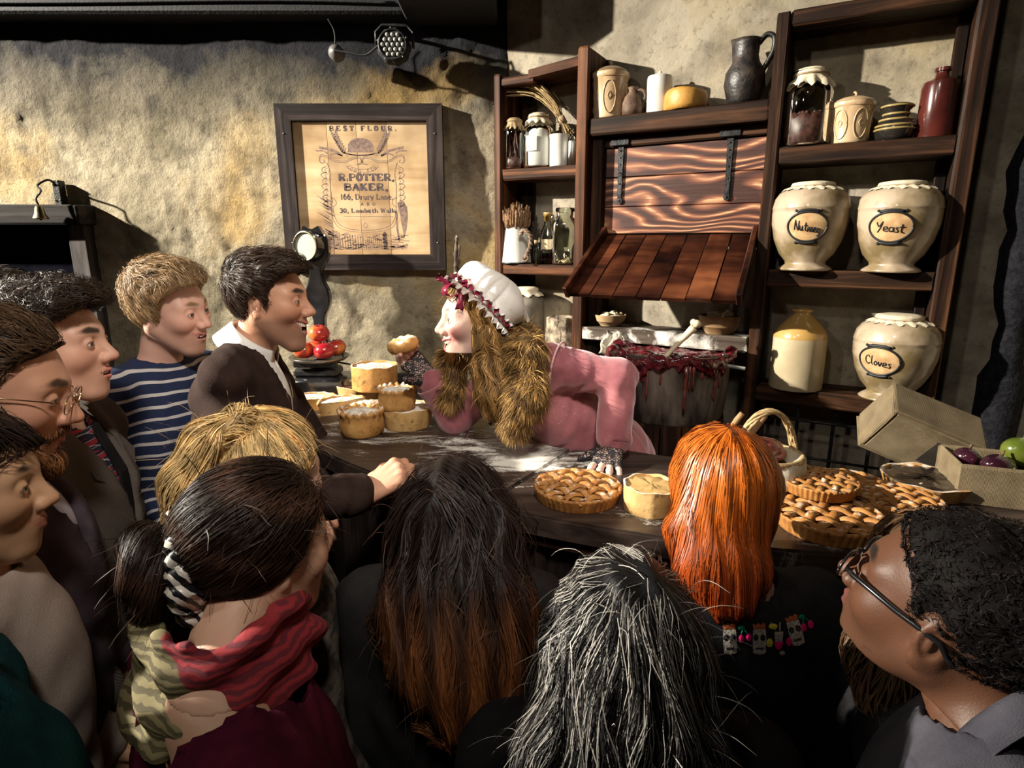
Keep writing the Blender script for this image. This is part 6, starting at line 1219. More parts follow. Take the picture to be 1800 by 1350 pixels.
# ---- man in the tweed jacket
def tweed(name, a, b):
    k = NT(name); k.set(Roughness=.95); v = k.coord((1,1,1)); w_ = k.n('ShaderNodeTexWave', wave_type='BANDS', bands_direction='DIAGONAL', i_Scale=110., i_Distortion=.6); k.l(v, w_.inputs[0]); n = k.noise(v, 220, 2); k.l(k.mix(w_.outputs['Fac'], a, b), k.b.inputs['Base Color']); k.bump(n, .4, .002); k.b.inputs['Specular IOR Level'].default_value = .15; return k.m
def plaid():
    k = NT('red_plaid_cotton'); k.set(Roughness=.9); v = k.coord(); s = k.n('ShaderNodeSeparateXYZ'); k.l(v, s.inputs[0]); c = (.30,.018,.03)
    def band(o, sc, th):
        m = k.n('ShaderNodeMath', operation='MULTIPLY', n_1=sc); k.l(s.outputs[o], m.inputs[0]); f_ = k.n('ShaderNodeMath', operation='FRACT'); k.l(m.outputs[0], f_.inputs[0]); g = k.n('ShaderNodeMath', operation='LESS_THAN', n_1=th); k.l(f_.outputs[0], g.inputs[0]); return g.outputs[0]
    for o in (0, 2): c = k.mix(band(o, 62., .42), c, (.012,.014,.035)) if not isinstance(c, tuple) or True else c
    for o in (0, 2): c = k.mix(band(o, 62., .07), c, (.42,.38,.40))
    k.l(c, k.b.inputs['Base Color']); return k.m
TWEED = tweed('brown_grey_tweed', (.050,.040,.034), (.115,.095,.080)); PLAID = plaid()
ft = dict(skin=(.62,.36,.26), lips=(.50,.17,.15), brow=(.045,.028,.02), browk=1.25, smile=.1, open=.003, eye=.85, iris=(.10,.09,.06), nose=1.1, chin=.95, jaw=1.05)
p3 = Person('young man with thick dark curls in a tweed jacket and red plaid shirt', W(98, 608, 1.30), (10, 0, 0), W(85, 745, 1.34), 14, ft, .98, .18, fine=.0028, lean=(-.02,0), girth=1.0); p3.build_body()
p3.cloth('jacket', TWEED, .028, .95, .034, lapel_v(.30, .080, .03, .02), h=.011, arm_r=(.074,.064,.052), wr=.008); p3.cloth('plaid_shirt', PLAID, .008, 0, .014, h=.010, wr=.002); collar(p3, PLAID, .068, .034, .35, .016, .006, .5, tip=.03)
V = []                                                     # jacket lapels and a narrow dark tie
for sg in (1, -1):
    L_ = [p3.B+p3.T @ A(*q) for q in ((.02,.088*sg,.028), (.075,.085*sg,-.02), (.125,.105*sg,-.10), (.128,.060*sg,-.13), (.150,.012*sg,-.27), (.142,.050*sg,-.14), (.105,.058*sg,-.05), (.05,.070*sg,.012))]
    o = p3.add('lapel', L_, [(0,1,6,7), (1,2,5,6), (2,3,4,5)], TWEED, smooth=False); m = o.modifiers.new('solid', 'SOLIDIFY'); m.thickness = .006
t_ = [p3.B+p3.T @ A(*q) for q in ((.088,-.014,-.005), (.088,.014,-.005), (.135,.020,-.12), (.135,-.020,-.12), (.148,.022,-.30), (.148,-.022,-.30))]
o = p3.add('tie', t_, [(0,1,2,3), (3,2,4,5)], M_BLACKF, smooth=False); m = o.modifiers.new('solid', 'SOLIDIFY'); m.thickness = .006; p3.trousers(M_TROUS)
f = shorthair(p3, .016, .014, 0, quiff=.020); lo, hi = headbox(p3, .18)
p3.hair(f, lo, hi, (.030,.017,.011), 6500, flowl(p3, lambda q, t: np.stack([.6*np.cos(q[:, 1]*60+q[:, 2]*50+t*5)+.3, .8*np.sin(q[:, 0]*70+q[:, 2]*30+t*5), -.4+5*np.clip(q[:, 2]-.03, 0, .1)], -1)), K=6, step=.009, off=.010, lift=.007, w=.0012, tilt=.4, shell=(.5,.5,.5), h=.005, var=.4)
# ---- dark head glimpsed behind him
ft = dict(skin=(.40,.22,.15), lips=(.4,.15,.12), brow=(.03,.02,.015))
p4 = Person('dark-haired visitor almost hidden behind the tweed jacket at the doorway', W(18, 560, 1.75), (20, 0, 0), W(5, 650, 1.78), 20, ft, 1.0, fine=.006); p4.build_body(); p4.cloth('jumper', M_BLACKF, .016); p4.trousers(M_TROUS); f = shorthair(p4, .014, .016); lo, hi = headbox(p4); p4.hair(f, lo, hi, (.03,.02,.014), 1200, flowl(p4, lambda q, t: np.stack([.5+0*q[:, 0], .2*np.sin(q[:, 0]*60), -.5+6*np.clip(q[:, 2]-.02, 0, .1)], -1)), K=6, step=.008, w=.003)
# ---- bearded man in rimless glasses
ft = dict(skin=(.56,.29,.19), lips=(.42,.15,.12), brow=(.06,.03,.018), browk=1.2, smile=.2, open=0, eye=.5, iris=(.08,.06,.05), nose=1.35, chin=1.)
p5 = Person('bearded man in thin-rimmed glasses looking down at the left of the crowd', W(-10, 688, 1.04), (24, -16, 0), W(-50, 835, 1.08), 20, ft, 1.07, .19, fine=.0033, girth=1.1); p5.build_body(); PURP = fabric('dusky_plum_cloth', (.045,.032,.042), (.075,.055,.065))
p5.cloth('coat', PURP, .026, .95, .030, lapel_v(.22, .06, .03, .02), h=.012, arm_r=(.072,.062,.05), wr=.008); p5.cloth('shirt', fabric('lilac_cotton', (.40,.38,.44), (.50,.48,.53)), .008, 0, .012, h=.011); collar(p5, fabric('lilac_cotton', (.40,.38,.44)), .07, .04, .4, .02, .01, .4); p5.trousers(M_TROUS)
f = shorthair(p5, .008, .012, .002); lo, hi = headbox(p5, .19); p5.hair(f, lo, hi, (.07,.040,.022), 4200, flowl(p5, lambda q, t: np.stack([-.7+0*q[:, 0], .3*np.sin(q[:, 0]*60), -.3+3*np.clip(q[:, 2]-.02, 0, .1)], -1)), K=6, step=.008, off=.006, lift=.003, w=.0014, tilt=.35, shell=(.6,.6,.6), h=.005, var=.35)
def beardf(pn):
    def f(p):
        q = pn.loc(p); qa = q.copy(); qa[:, 1] = np.abs(qa[:, 1]); d = smin(cap(qa, (.015,.056,-.03), (.055,.030,-.095), .013, .022), cap(qa, (.055,.030,-.098), (.078,0,-.108), .024, .028), .02); d = smin(d, cap(qa, (.096,0,-.044), (.080,.024,-.058), .0055, .0075), .008); return smax(d, -cap(qa, (.106,0,-.062), (.092,.018,-.062), .007, .005), .004)*pn.s
    return f
f = beardf(p5); p5.hair(f, lo, hi, (.17,.070,.028), 4500, flowl(p5, lambda q, t: np.stack([.55+0*q[:, 0], .3*np.sin(q[:, 0]*90+t*6), -.8+.3*np.sin(q[:, 1]*120)], -1)), K=5, step=.008, off=.006, lift=.010, w=.0012, tilt=.5, shell=(.5,.45,.4), h=.004, var=.4, name='beard', jit=.3); eyeglasses(p5, simple('gilt_wire', (.4,.28,.14), None, .25, metal=1), r=.020, arm_r=.0011, rim=.0009)
# ---- dark-haired girl at the edge, pale blouse
ft = dict(skin=(.58,.34,.20), lips=(.46,.18,.12), brow=(.06,.035,.02), browk=.8, smile=.7, open=0, eye=.45, nose=.85, chin=.9, jaw=.95)
p6 = Person('young woman in a pale blouse with loose dark wavy hair, cut by the left edge', W(-68, 862, .90), (24, -4, 0), W(-85, 1000, .92), 25, ft, .98, .15, fine=.0034); p6.build_body(); p6.cloth('blouse', fabric('pale_rose_cotton', (.42,.33,.28), (.52,.42,.36), scale=8), .016, .9, .022, h=.011, arm_r=(.064,.056,.045), wr=.006); p6.trousers(M_TROUS)
def longhair(pn, pts, rs, t=.018, k=.04, hlz=None, dz=0., face=None):
    HL = hlz or [-.2,-.2,-.2,-.2,-.2,-.2,-.1,.03,.055,.074,.085]
    def f(p):
        q = pn.loc(p); d = smax(cranium(q)-t, -scalp_mask(q, dz, HL)*.7, .012)*pn.s; e = chain(p, pts, rs, .04); e = smax(e, -(head_sdf(q, pn.ft)-.001)*pn.s, .01) if face else e; return smin(d, e, k)
    return f
pts = [p6.wld(A(-.03,-.06,.03)), p6.wld(A(-.03,-.075,-.06)), p6.wld(A(-.045,-.075,-.16)), p6.wld(A(-.05,-.08,-.27))]; f = longhair(p6, pts, [.035,.034,.034,.022]); lo, hi = headbox(p6, .19); lo = lo-A(.1,.1,.16)
wav = lambda a, b: (lambda p, t: np.stack([a*np.sin(p[:, 2]*b+p[:, 0]*60), a*np.cos(p[:, 2]*b*.9+p[:, 1]*50), -1+0*p[:, 0]], -1))
p6.hair(f, lo, hi, (.022,.013,.010), 3000, wav(.5, 70), K=9, step=.018, off=.010, lift=.006, w=.0016, shell=(.5,.5,.5), var=.3)
# ---- person in the teal jumper, head out of frame
p7 = Person('person in a teal knitted jumper at the bottom left corner', W(-270, 1150, .66), (30, 0, 0), W(-150, 1290, .66), 35, dict(FAIR), 1.0, .165, fine=.006); p7.build_body(); p7.cloth('jumper', fabric('teal_knit', (.008,.055,.065), (.014,.085,.095), bs=.6, bscale=260), .020, .95, .018, h=.011, arm_r=(.066,.058,.047), wr=.006); p7.trousers(M_TROUS)
pts = [p7.wld(A(-.05,.0,.02)), p7.wld(A(-.07,0,-.1)), p7.wld(A(-.075,-.03,-.21))]; f = longhair(p7, pts, [.06,.055,.03]); lo, hi = headbox(p7, .2); lo = lo-A(.05,.05,.1); p7.hair(f, lo, hi, (.02,.013,.010), 900, wav(.3, 60), K=8, step=.025, off=.010, lift=.006, w=.003)
# ---- blonde with a ponytail
DARKF = fabric('dark_knit', (.012,.011,.012), (.022,.020,.02))
ft = dict(skin=(.60,.36,.26), lips=(.5,.2,.16), brow=(.3,.2,.1))
p8 = Person('blonde with a high ponytail seen from behind, in front of the brown cardigan', W(474, 842, 1.16), (62, -4, 0), W(455, 960, 1.14), 40, ft, 1.0, .15, fine=.005); p8.build_body(); PATT = simple('patterned_taupe_knit', (.16,.12,.09), (.055,.042,.035), .95, 38, bs=.5, lo=.45, hi=.55); p8.cloth('cardigan', PATT, .020, .95, .016, h=.012, arm_r=(.066,.058,.047)); p8.trousers(M_TROUS)
knot = W(438, 752, 1.10); tail = [knot, W(420, 742, 1.07), W(366, 778, 1.04), W(328, 850, 1.03), W(312, 930, 1.04)]
def f8(p): q = p8.loc(p); d = smax(cranium(q)-.014, -scalp_mask(q, 0, [-.07,-.07,-.06,-.02,.02,-.005,.0,.03,.05,.07,.08])*.7, .012)*p8.s; return smin(d, chain(p, tail, [.014,.024,.032,.032,.016], .02), .008)
def fl8(p, t):
    d = knot-p; r = np.linalg.norm(d, axis=1, keepdims=True); on = (p[:, 0:1] < knot[0]-.012) & (r > .02); g = A(-.6,-.05,-.9); g2 = g+A(.35,0,-.6)*np.clip((knot[2]-p[:, 2:3]-.05)/.1, 0, 1); return np.where(on & (f8c(p) < .012)[:, None], g2, d/np.maximum(r, .01)+A(-.15,0,.05))
f8c = lambda p: chain(p, tail, [.014,.024,.032,.032,.016], .02)
lo, hi = np.minimum(headbox(p8, .18)[0], np.min(tail, 0)-.07), headbox(p8, .18)[1]+A(.03,.03,.03)
blonde = lambda P: A(.80,.56,.25)*(.5+.75*np.clip(.5+.5*np.sin(P[:, 1:2]*140+P[:, 2:3]*60)*np.sin(P[:, 0:1]*90), 0, 1))
p8.hair(f8, lo, hi, (.50,.32,.12), 5500, fl8, K=9, step=.013, off=.008, lift=.005, w=.0015, shell=(.5,.45,.38), h=.005, var=.3, jit=.12, colfn=blonde)
m = MB().tube([tuple(knot+A(-.006,0,.0)+A(.3,.0,.95)/np.linalg.norm([.3,.95])*.017*math.cos(a)+A(0,1,0)*.017*math.sin(a)) for a in np.linspace(0, 2*PI, 20)], .004, 8); p8.add('hair_tie', np.array(m.v), m.f, fabric('pink_elastic', (.5,.25,.2)))
def flyaway(pn, f, lo, hi, n, L, col, grav=(0,0,-.25), w=.0011, up=.9):
    r = on_surface(f, lo, hi, n); nn = grad(f, r); d = nn*up+RNG.normal(0, .6, r.shape)*.8; d /= np.linalg.norm(d, axis=1, keepdims=True); P = [r]; v = d
    for k in range(8): v = v+A(*grav)*.35+RNG.normal(0, .10, r.shape); v /= np.linalg.norm(v, axis=1, keepdims=True); P.append(P[-1]+v*L/8*(.4+RNG.random((len(r), 1))*.9 if k == 0 else 1))
    P = np.stack(P, 1); V, Q, C = ribbons(P, np.repeat(nn[:, None], 9, 1), w, col, var=.3); o = pn.add('loose_hair', V, Q, HAIRM, C); o['kind'] = 'stuff'; return o
flyaway(p8, f8, lo, hi, 130, .07, (.5,.34,.16))
# ---- woman with a bun, scrunchie and scarf
ft = dict(skin=(.56,.33,.22), lips=(.5,.2,.16), brow=(.05,.03,.02))
p9 = Person('woman with a dark bun in a striped scrunchie, patterned scarf and maroon cardigan', W(462, 962, .90), (50, -6, 0), W(385, 1210, .79), 40, ft, .97, .185, fine=.0045, lean=(.02,0)); p9.build_body(); MAROON = fabric('maroon_wool', (.055,.004,.016), (.105,.010,.030), bs=.4)
p9.cloth('cardigan', MAROON, .024, .95, .050, h=.010, arm_r=(.070,.062,.05), wr=.006, neckz=-.02); p9.trousers(M_TROUS)
bun = W(262, 1008, .84); bd = bun-p9.c
def f9h(p): q = p9.loc(p); return smax(cranium(q)-.017, -scalp_mask(q, 0, [-.085,-.085,-.075,-.045,-.01,-.012,.0,.03,.05,.07,.08])*.7, .012)*p9.s
bax = (bun-p9.c)/np.linalg.norm(bun-p9.c); e1 = np.cross(bax, A(0,0,1)); e1 /= np.linalg.norm(e1); e2 = np.cross(bax, e1)
def f9b(p): q = p-bun; a = q @ bax; r = np.sqrt((q @ e1)**2+(q @ e2)**2); th = np.arctan2(q @ e2, q @ e1); return smin(np.sqrt((r-.036)**2+(a*1.1)**2)-.031-.003*np.sin(th*5+a*120), sph(p, bun-bax*.028, .034), .02)
def f9(p): return smin(f9h(p), f9b(p), .018)
def fl9(p, t):
    d = bun-bax*.03-p; r = np.linalg.norm(d, axis=1, keepdims=True); q = p-bun; a = (q @ bax)[:, None]; tang = np.cross(np.repeat(bax[None], len(p), 0), q); rad = q-bax*a; rn_ = np.linalg.norm(rad, axis=1, keepdims=True)
    swirl = tang/np.maximum(np.linalg.norm(tang, axis=1, keepdims=True), .005)+.5*np.cross(tang, rad/np.maximum(rn_, .01)**1)/np.maximum(np.linalg.norm(tang, axis=1, keepdims=True), .005); return np.where((f9b(p) < .012)[:, None] & (a > -.03), swirl, d/np.maximum(r, .01)+A(0,0,-.15))
lo, hi = np.minimum(headbox(p9, .19)[0], bun-.09), np.maximum(headbox(p9, .19)[1], bun+.09)
dk9 = lambda P: A(.026,.012,.007)*(.6+1.6*np.clip(np.sin(P[:, 2:3]*75+P[:, 0:1]*40), 0, 1)**2)
p9.hair(f9, lo, hi, (.045,.024,.014), 7500, fl9, K=8, step=.014, off=.006, lift=.003, w=.0013, shell=(.5,.5,.5), h=.004, var=.35, jit=.10, tilt=.3, colfn=dk9); flyaway(p9, f9, lo, hi, 220, .055, (.05,.03,.02))
def scrunchie_mat():
    k = NT('striped_satin'); k.set(Roughness=.3); w_ = k.n('ShaderNodeTexWave', wave_type='BANDS', bands_direction='DIAGONAL', i_Scale=26., i_Distortion=3.); w_.inputs['Detail Scale'].default_value = 1.5; k.l(k.coord(), w_.inputs[0]); k.l(k.ramp(w_.outputs['Fac'], [(.45, (.01,.01,.012)), (.55, (.62,.58,.50))]), k.b.inputs['Base Color']); return k.m
cs = bun-bax*.052; m = MB(); n = 120; m.tube([tuple(cs+(e1*math.cos(a)+e2*math.sin(a))*(.066+.005*math.sin(11*a))+bax*.005*math.sin(17*a)) for a in np.linspace(0, 2*PI, n)], [.019+.005*math.sin(19*a)+.003*math.sin(31*a) for a in np.linspace(0, 2*PI, n)], 12); p9.add('scrunchie', np.array(m.v), m.f, scrunchie_mat(), label='black and cream striped scrunchie')
def scarf_mat():
    k = NT('paisley_scarf'); k.set(Roughness=.85); v = k.coord(); s = k.n('ShaderNodeSeparateXYZ'); k.l(v, s.inputs[0]); vo = k.n('ShaderNodeTexVoronoi', feature='DISTANCE_TO_EDGE', i_Scale=42.); k.l(v, vo.inputs[0]); w_ = k.n('ShaderNodeTexWave', wave_type='RINGS', i_Scale=30., i_Distortion=6.); k.l(v, w_.inputs[0]); mz = k.n('ShaderNodeMath', operation='MULTIPLY_ADD', n_1=1.1); k.l(s.outputs[0], mz.inputs[0]); k.l(s.outputs[2], mz.inputs[2])
    d = k.ramp(w_.outputs['Fac'], [(.42, (.085,.068,.030)), (.55, (.21,.175,.080))]); r = k.ramp(w_.outputs['Fac'], [(.35, (.12,.008,.018)), (.6, (.27,.016,.022))]); mr = k.n('ShaderNodeMapRange', n_1=float(W(396, 1098, .85)[2])-.025, n_2=float(W(396, 1098, .85)[2])-.02); k.l(mz.outputs[0], mr.inputs[0]); k.l(k.mix(mr.outputs[0], d, r), k.b.inputs['Base Color']); k.bump(w_.outputs['Fac'], .3, .002); return k.m
nb = W(396, 1098, .85); SCM = scarf_mat(); nu = p9.R[:, 2]*.35+A(0,0,.65); nu /= np.linalg.norm(nu)
def fscarf(p):
    q = p-nb; z = q @ nu; qx, qy = q @ p9.f, q @ p9.l; th = np.arctan2(qy, qx); r = np.sqrt(qx**2+qy**2); back = -np.cos(th); zc = -.012-.030*np.clip(back, 0, 1); hh = .038+.022*np.clip(back, 0, 1); rc = .104+.008*np.sin(th*3+1)+.024*np.clip(-(z-zc)/.07, -.35, 1)
    d = np.sqrt((r-rc)**2+np.maximum(np.abs(z-zc)-hh, 0)**2)-.013; return d-.007*np.sin(z*120+3*np.sin(th*2+.5))-.003*np.sin(th*9+z*60)
V, Q = polygonize(fscarf, nb-.2, nb+.2, .005); p9.add('scarf', V, Q, SCM, label='olive and crimson paisley scarf')
# ---- woman with very long brown hair
p10 = Person('woman with very long brown hair seen from behind at the middle of the counter', W(797, 912, 1.20), (85, -6, 0), W(792, 1020, 1.16), 88, dict(FAIR), .95, .155, fine=.006); p10.build_body(); p10.cloth('coat', DARKF, .022, .95, .016, h=.013, arm_r=(.066,.058,.047)); p10.trousers(M_TROUS)
pts = [p10.wld(A(-.03,0,.02)), W(797, 950, 1.12), W(802, 1070, 1.07), W(815, 1170, 1.04), W(830, 1270, 1.02)]
def f10(p): q = p10.loc(p); d = smax(cranium(q)-.018, q[:, 0]-.085-.3*(q[:, 2]-.05), .02)*p10.s; pp = (p-pts[0])*A(.80,1.5,1.)+pts[0]; P2 = [pts[0]+(x-pts[0])*A(.80,1.5,1.) for x in pts]; return smin(d, chain(pp, P2, [.070,.084,.100,.090,.035], .03)*.75, .05)-.003*np.sin(p[:, 0]*170+4*np.sin(p[:, 2]*16))
part10 = p10.wld(A(.01,.02,.125))
def fl10(p, t): q = p10.loc(p); sgn = np.sign(q[:, 1:2]-.02); out = (sgn*p10.R[:, 1][None])*np.clip((q[:, 2:3]-.04)/.07, 0, 1)*1.3; back = -p10.R[:, 0][None]*np.clip((q[:, 2:3]-.06)/.06, 0, 1)*.7; return A(0,0,-1)+out+back+np.stack([.20*np.sin(p[:, 2]*38+p[:, 0]*60), 0*p[:, 0], 0*p[:, 0]], -1)
lo = np.min(pts, 0)-A(.19,.15,.08); hi = headbox(p10, .18)[1]+A(.06,.0,0)
br10 = lambda P: A(.020,.012,.010)+(A(.34,.115,.032)-A(.020,.012,.010))*np.clip((p10.c[2]-.02-P[:, 2:3])/.22, 0, 1)*(.25+.75*np.clip(.5+.7*np.sin(P[:, 0:1]*120+2.), 0, 1))
p10.hair(f10, lo, hi, (.05,.03,.02), 6000, fl10, K=9, step=.034, off=.008, lift=.005, w=.0017, shell=(.35,.35,.35), h=.007, var=.35, jit=.10, tilt=.3, colfn=br10); flyaway(p10, f10, lo, hi, 110, .08, (.10,.05,.03), (0,0,-.5))
# ---- grey-haired woman
p11 = Person('woman with loose grey-streaked black hair at the bottom middle', W(1098, 1132, .88), (80, -4, 0), W(1105, 1285, .82), 85, dict(FAIR), .98, .16, fine=.006); p11.build_body(); p11.cloth('coat', M_BLACKF, .022, .95, .016, h=.013, arm_r=(.066,.058,.047)); p11.trousers(M_TROUS)
pts = [p11.wld(A(-.03,0,.0)), W(1095, 1200, .82), W(1090, 1330, .775), W(1095, 1430, .75)]
def f11(p): q = p11.loc(p); d = smax(cranium(q)-.022, q[:, 0]-.088-.3*(q[:, 2]-.05), .02)*p11.s; pp = (p-pts[0])*A(.72,1.3,1.)+pts[0]; P2 = [pts[0]+(x-pts[0])*A(.72,1.3,1.) for x in pts]; return smin(d, chain(pp, P2, [.066,.076,.084,.05], .03)*.72, .05)-.004*np.sin(p[:, 0]*120+5*np.sin(p[:, 2]*19))
crown11 = p11.wld(A(-.045,-.028,.125))
def fl11(p, t): d = p-crown11; d[:, 2] *= .3; r = np.linalg.norm(d, axis=1, keepdims=True); return d/np.maximum(r, .02)*np.clip(1.25-r*6, .15, 1)+A(0,0,-1.)*np.clip(r*9, .1, 1)+np.stack([.38*np.sin(p[:, 2]*33+p[:, 0]*50), 0*p[:, 0], 0*p[:, 0]], -1)
lo = np.min(pts, 0)-A(.21,.14,.05); hi = headbox(p11, .19)[1]+A(.06,.0,0)
def grey(P): t = RNG.random((len(P), 1)); top = np.clip((P[:, 2:3]-p11.c[2]+.10)/.2, 0, 1); base = A(.014,.013,.014); lt = A(.44,.41,.37)*(.6+.5*RNG.random((len(P), 1))); return np.where(t < .12+.34*top, lt, base)
def greyshell(P): return A(.02,.02,.021)
V, Q = polygonize(lambda p: f11(p)+.003, lo, hi, .006); parts = [(V, Q, A(.010,.010,.011))]
r = on_surface(f11, lo, hi, 6000); P, Nn = grow(f11, r, fl11, 9, .029, .010, .006, .14); rb = ribbons(P, Nn, .0012, grey(r), var=.2, tilt=.3); parts.append((rb[0], rb[1], rb[2]*(.28+.72*np.clip((rb[0][:, 2:3]-p11.c[2]+.14)/.22, 0, 1)))); V, Q, C = merge(parts); p11.add('hair', V, Q, HAIRM, C); flyaway(p11, f11, lo, hi, 130, .075, (.42,.40,.37), (0,0,-.5))
# ---- red-haired woman
p12 = Person('woman with sleek copper-red hair in a black jumper with embroidered tiki motifs', W(1263, 862, 1.16), (102, -4, 0), W(1290, 1030, 1.12), 98, dict(FAIR), .97, .165, fine=.0045, girth=.95, tl=.5); p12.build_body(); p12.cloth('jumper', M_BLACKF, .018, .95, .016, h=.011, arm_r=(.064,.056,.045), wr=.003); p12.trousers(M_TROUS)
pts = [p12.wld(A(-.03,0,.0)), W(1262, 930, 1.10), W(1272, 1005, 1.065), W(1285, 1060, 1.04)]
def f12(p): q = p12.loc(p); d = smax(cranium(q)-.017, q[:, 0]-.085-.3*(q[:, 2]-.05), .02)*p12.s; pp = (p-pts[0])*A(.78,1.3,1.)+pts[0]; P2 = [pts[0]+(x-pts[0])*A(.78,1.3,1.) for x in pts]; return smin(d, chain(pp, P2, [.068,.068,.060,.028], .02)*.78, .04)-.0015*np.sin(p[:, 0]*190+3*np.sin(p[:, 2]*9))
crown12 = p12.wld(A(-.035,.0,.125))
def fl12(p, t): d = p-crown12; d[:, 2] *= .2; r = np.linalg.norm(d, axis=1, keepdims=True); return d/np.maximum(r, .02)*np.clip(1.15-r*9, .0, 1)+A(0,0,-1.)*np.clip(r*12, .15, 1)
lo = np.min(pts, 0)-A(.16,.13,.05); hi = headbox(p12, .18)[1]+A(.05,.0,0)
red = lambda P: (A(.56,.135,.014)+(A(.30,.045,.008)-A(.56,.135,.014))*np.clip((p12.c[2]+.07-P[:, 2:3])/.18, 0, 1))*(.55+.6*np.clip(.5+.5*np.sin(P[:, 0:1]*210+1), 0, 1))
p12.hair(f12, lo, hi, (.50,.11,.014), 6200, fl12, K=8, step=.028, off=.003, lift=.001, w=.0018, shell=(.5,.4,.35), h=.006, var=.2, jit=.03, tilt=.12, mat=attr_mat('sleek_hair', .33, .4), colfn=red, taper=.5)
# embroidered motifs across the back of the jumper
garm = lambda p: np.minimum(p12.tor(p)-.018, p12.arms_sdf(p, r=(.071,.063,.052)))
def onback(px, py):
    r = ray(px, py); d = .90
    for _ in range(60):
        s_ = float(garm((CAMP+r*d).astype(np.float32)[None])[0])
        if s_ < .0008: break
        d += max(s_*.8, .0006)
    p = CAMP+r*d; return p-r/np.linalg.norm(r)*.0025
def motif(parts, name):
    e = empty(name); e.parent = p12.root
    for nm, poly, mat in parts:
        P = [onback(x, y) for x, y in poly]; c = np.mean(P, 0); n = len(P); k = {'wool': 0, 'eye': .0006}.get(nm, .0004); nr = (CAMP-c)/np.linalg.norm(CAMP-c)
        V = [q+nr*k for q in P]+[c+nr*(k+.0015)]; o = mesh_obj(nm, np.array(V)-p12.o, [(i, (i+1) % n, n) for i in range(n)], mat, e)
E_W = fabric('cream_yarn', (.50,.46,.40), (.20,.18,.16), scale=260, bs=.8); E_O = fabric('orange_yarn', (.33,.09,.03)); E_P = fabric('pink_yarn', (.55,.012,.13)); E_G = fabric('green_yarn', (.005,.16,.09)); E_Y = fabric('yellow_yarn', (.48,.42,.04))
def rp_(cx, cy, a, pts): c, s = math.cos(a), math.sin(a); return [(cx+x*c-y*s, cy+x*s+y*c) for x, y in pts]
el_ = lambda x, y, rx, ry, n=10: [(x+rx*math.cos(2*PI*i/n), y+ry*math.sin(2*PI*i/n)) for i in range(n)]
def tiki(cx, cy, a):
    P = [('wool', rp_(cx, cy, a, [(-11,-18),(11,-18),(12,0),(11,24),(0,27),(-11,24),(-12,0)]), E_W), ('crown', rp_(cx, cy, a, [(-10,-18),(-12,-27),(-6,-24),(-2,-29),(2,-24),(7,-29),(11,-26),(10,-18)]), E_O)]
    for x in (-6, 6): P += [('eye', rp_(cx, cy, a, el_(x, -3, 5, 6)), M_INKB), ('pupil', rp_(cx, cy, a, el_(x, -3, 1.6, 1.8, 6)), E_W)]
    P += [('mouth', rp_(cx, cy, a, [(-7,14),(7,14),(6,18),(-6,18)]), M_INKB), ('nose', rp_(cx, cy, a, [(-2,-4),(2,-4),(4,8),(-4,8)]), E_W)]; motif(P, 'tiki_motif')
def cherry(cx, cy, a):
    P = [('leaf', rp_(cx, cy, a, el_(-4, -14, 6, 4)), E_G), ('stem', rp_(cx, cy, a, [(-2,-13),(0,-13),(-3,-2),(-5,-2)]), E_G), ('stem', rp_(cx, cy, a, [(-1,-13),(1,-13),(8,-4),(6,-3)]), E_G), ('fruit', rp_(cx, cy, a, el_(-4, 5, 5, 7.5)), E_P), ('fruit', rp_(cx, cy, a, el_(9, 2, 5, 7.5)), E_P)]; motif(P, 'cherry_motif')
tiki(1283, 1124, -.05); cherry(1307, 1118, 0); tiki(1335, 1124, .0); tiki(1398, 1109, -.28); cherry(1416, 1097, -.2)
motif([('glass_top', rp_(1369, 1119, 0, [(-8,-8),(8,-9),(6,9),(-6,9)]), E_W), ('drink', rp_(1369, 1134, 0, [(-8,-6),(8,-6),(5,5),(0,9),(-5,5)]), E_P), ('foot', el_(1375, 1148, 5, 4), E_W), ('straw', [(1363,1108),(1365,1108),(1356,1094),(1354,1094)], E_W), ('straw', [(1370,1110),(1372,1110),(1372,1094),(1370,1094)], E_W), ('lemon', el_(1359, 1101, 8, 5), E_Y), ('lemon', el_(1353, 1130, 6, 8), E_Y), ('fruit', el_(1387, 1128, 5, 8), E_P)], 'cocktail_motif')
# ---- man in black-rimmed glasses, foreground
ft = dict(skin=(.10,.042,.022), lips=(.13,.042,.036), brow=(.012,.008,.006), browk=1.2, smile=0, open=0, eye=.7, nose=1.25, chin=1.05, jaw=1.0, stubble=(.05,.025,.016,.4), iris=(.03,.015,.01), flush=(.11,.042,.022))
p13 = Person('man with cropped black hair and black glasses in the right foreground', W(1662, 1075, .80), (126, 14, 0), W(1765, 1285, .74), 135, ft, 1.10, .18, fine=.0028); p13.build_body(); p13.cloth('shirt', fabric('grey_lilac_cotton', (.05,.048,.062), (.075,.072,.088)), .018, .95, .016, h=.010, arm_r=(.066,.058,.047)); p13.trousers(M_TROUS); collar(p13, fabric('grey_lilac_cotton', (.13,.125,.15)), .07, .03, .4, .02, .0, .4)
HAIRF = attr_mat('cropped_hair', .7, .12)
HC = [-.075,-.075,-.05,.020,.024,-.022,-.016,.046,.066,.088,.10]; f = shorthair(p13, .006, .008, 0, HC); lo, hi = headbox(p13, .18)
p13.hair(f, lo, hi, (.008,.006,.006), 6000, flowl(p13, lambda q, t: np.stack([np.sin(q[:, 1]*160+t*7), np.cos(q[:, 0]*170+t*7), .6*np.sin(q[:, 2]*150)], -1)), K=5, step=.003, off=.003, lift=.003, w=.0012, shell=(.6,.6,.6), h=.004, var=.5, jit=.5, tilt=.6, mat=HAIRF); eyeglasses(p13, simple('black_acetate', (.008,.008,.010), None, .25, coat=.4), r=.021, arm_r=.0034, rim=.0020)
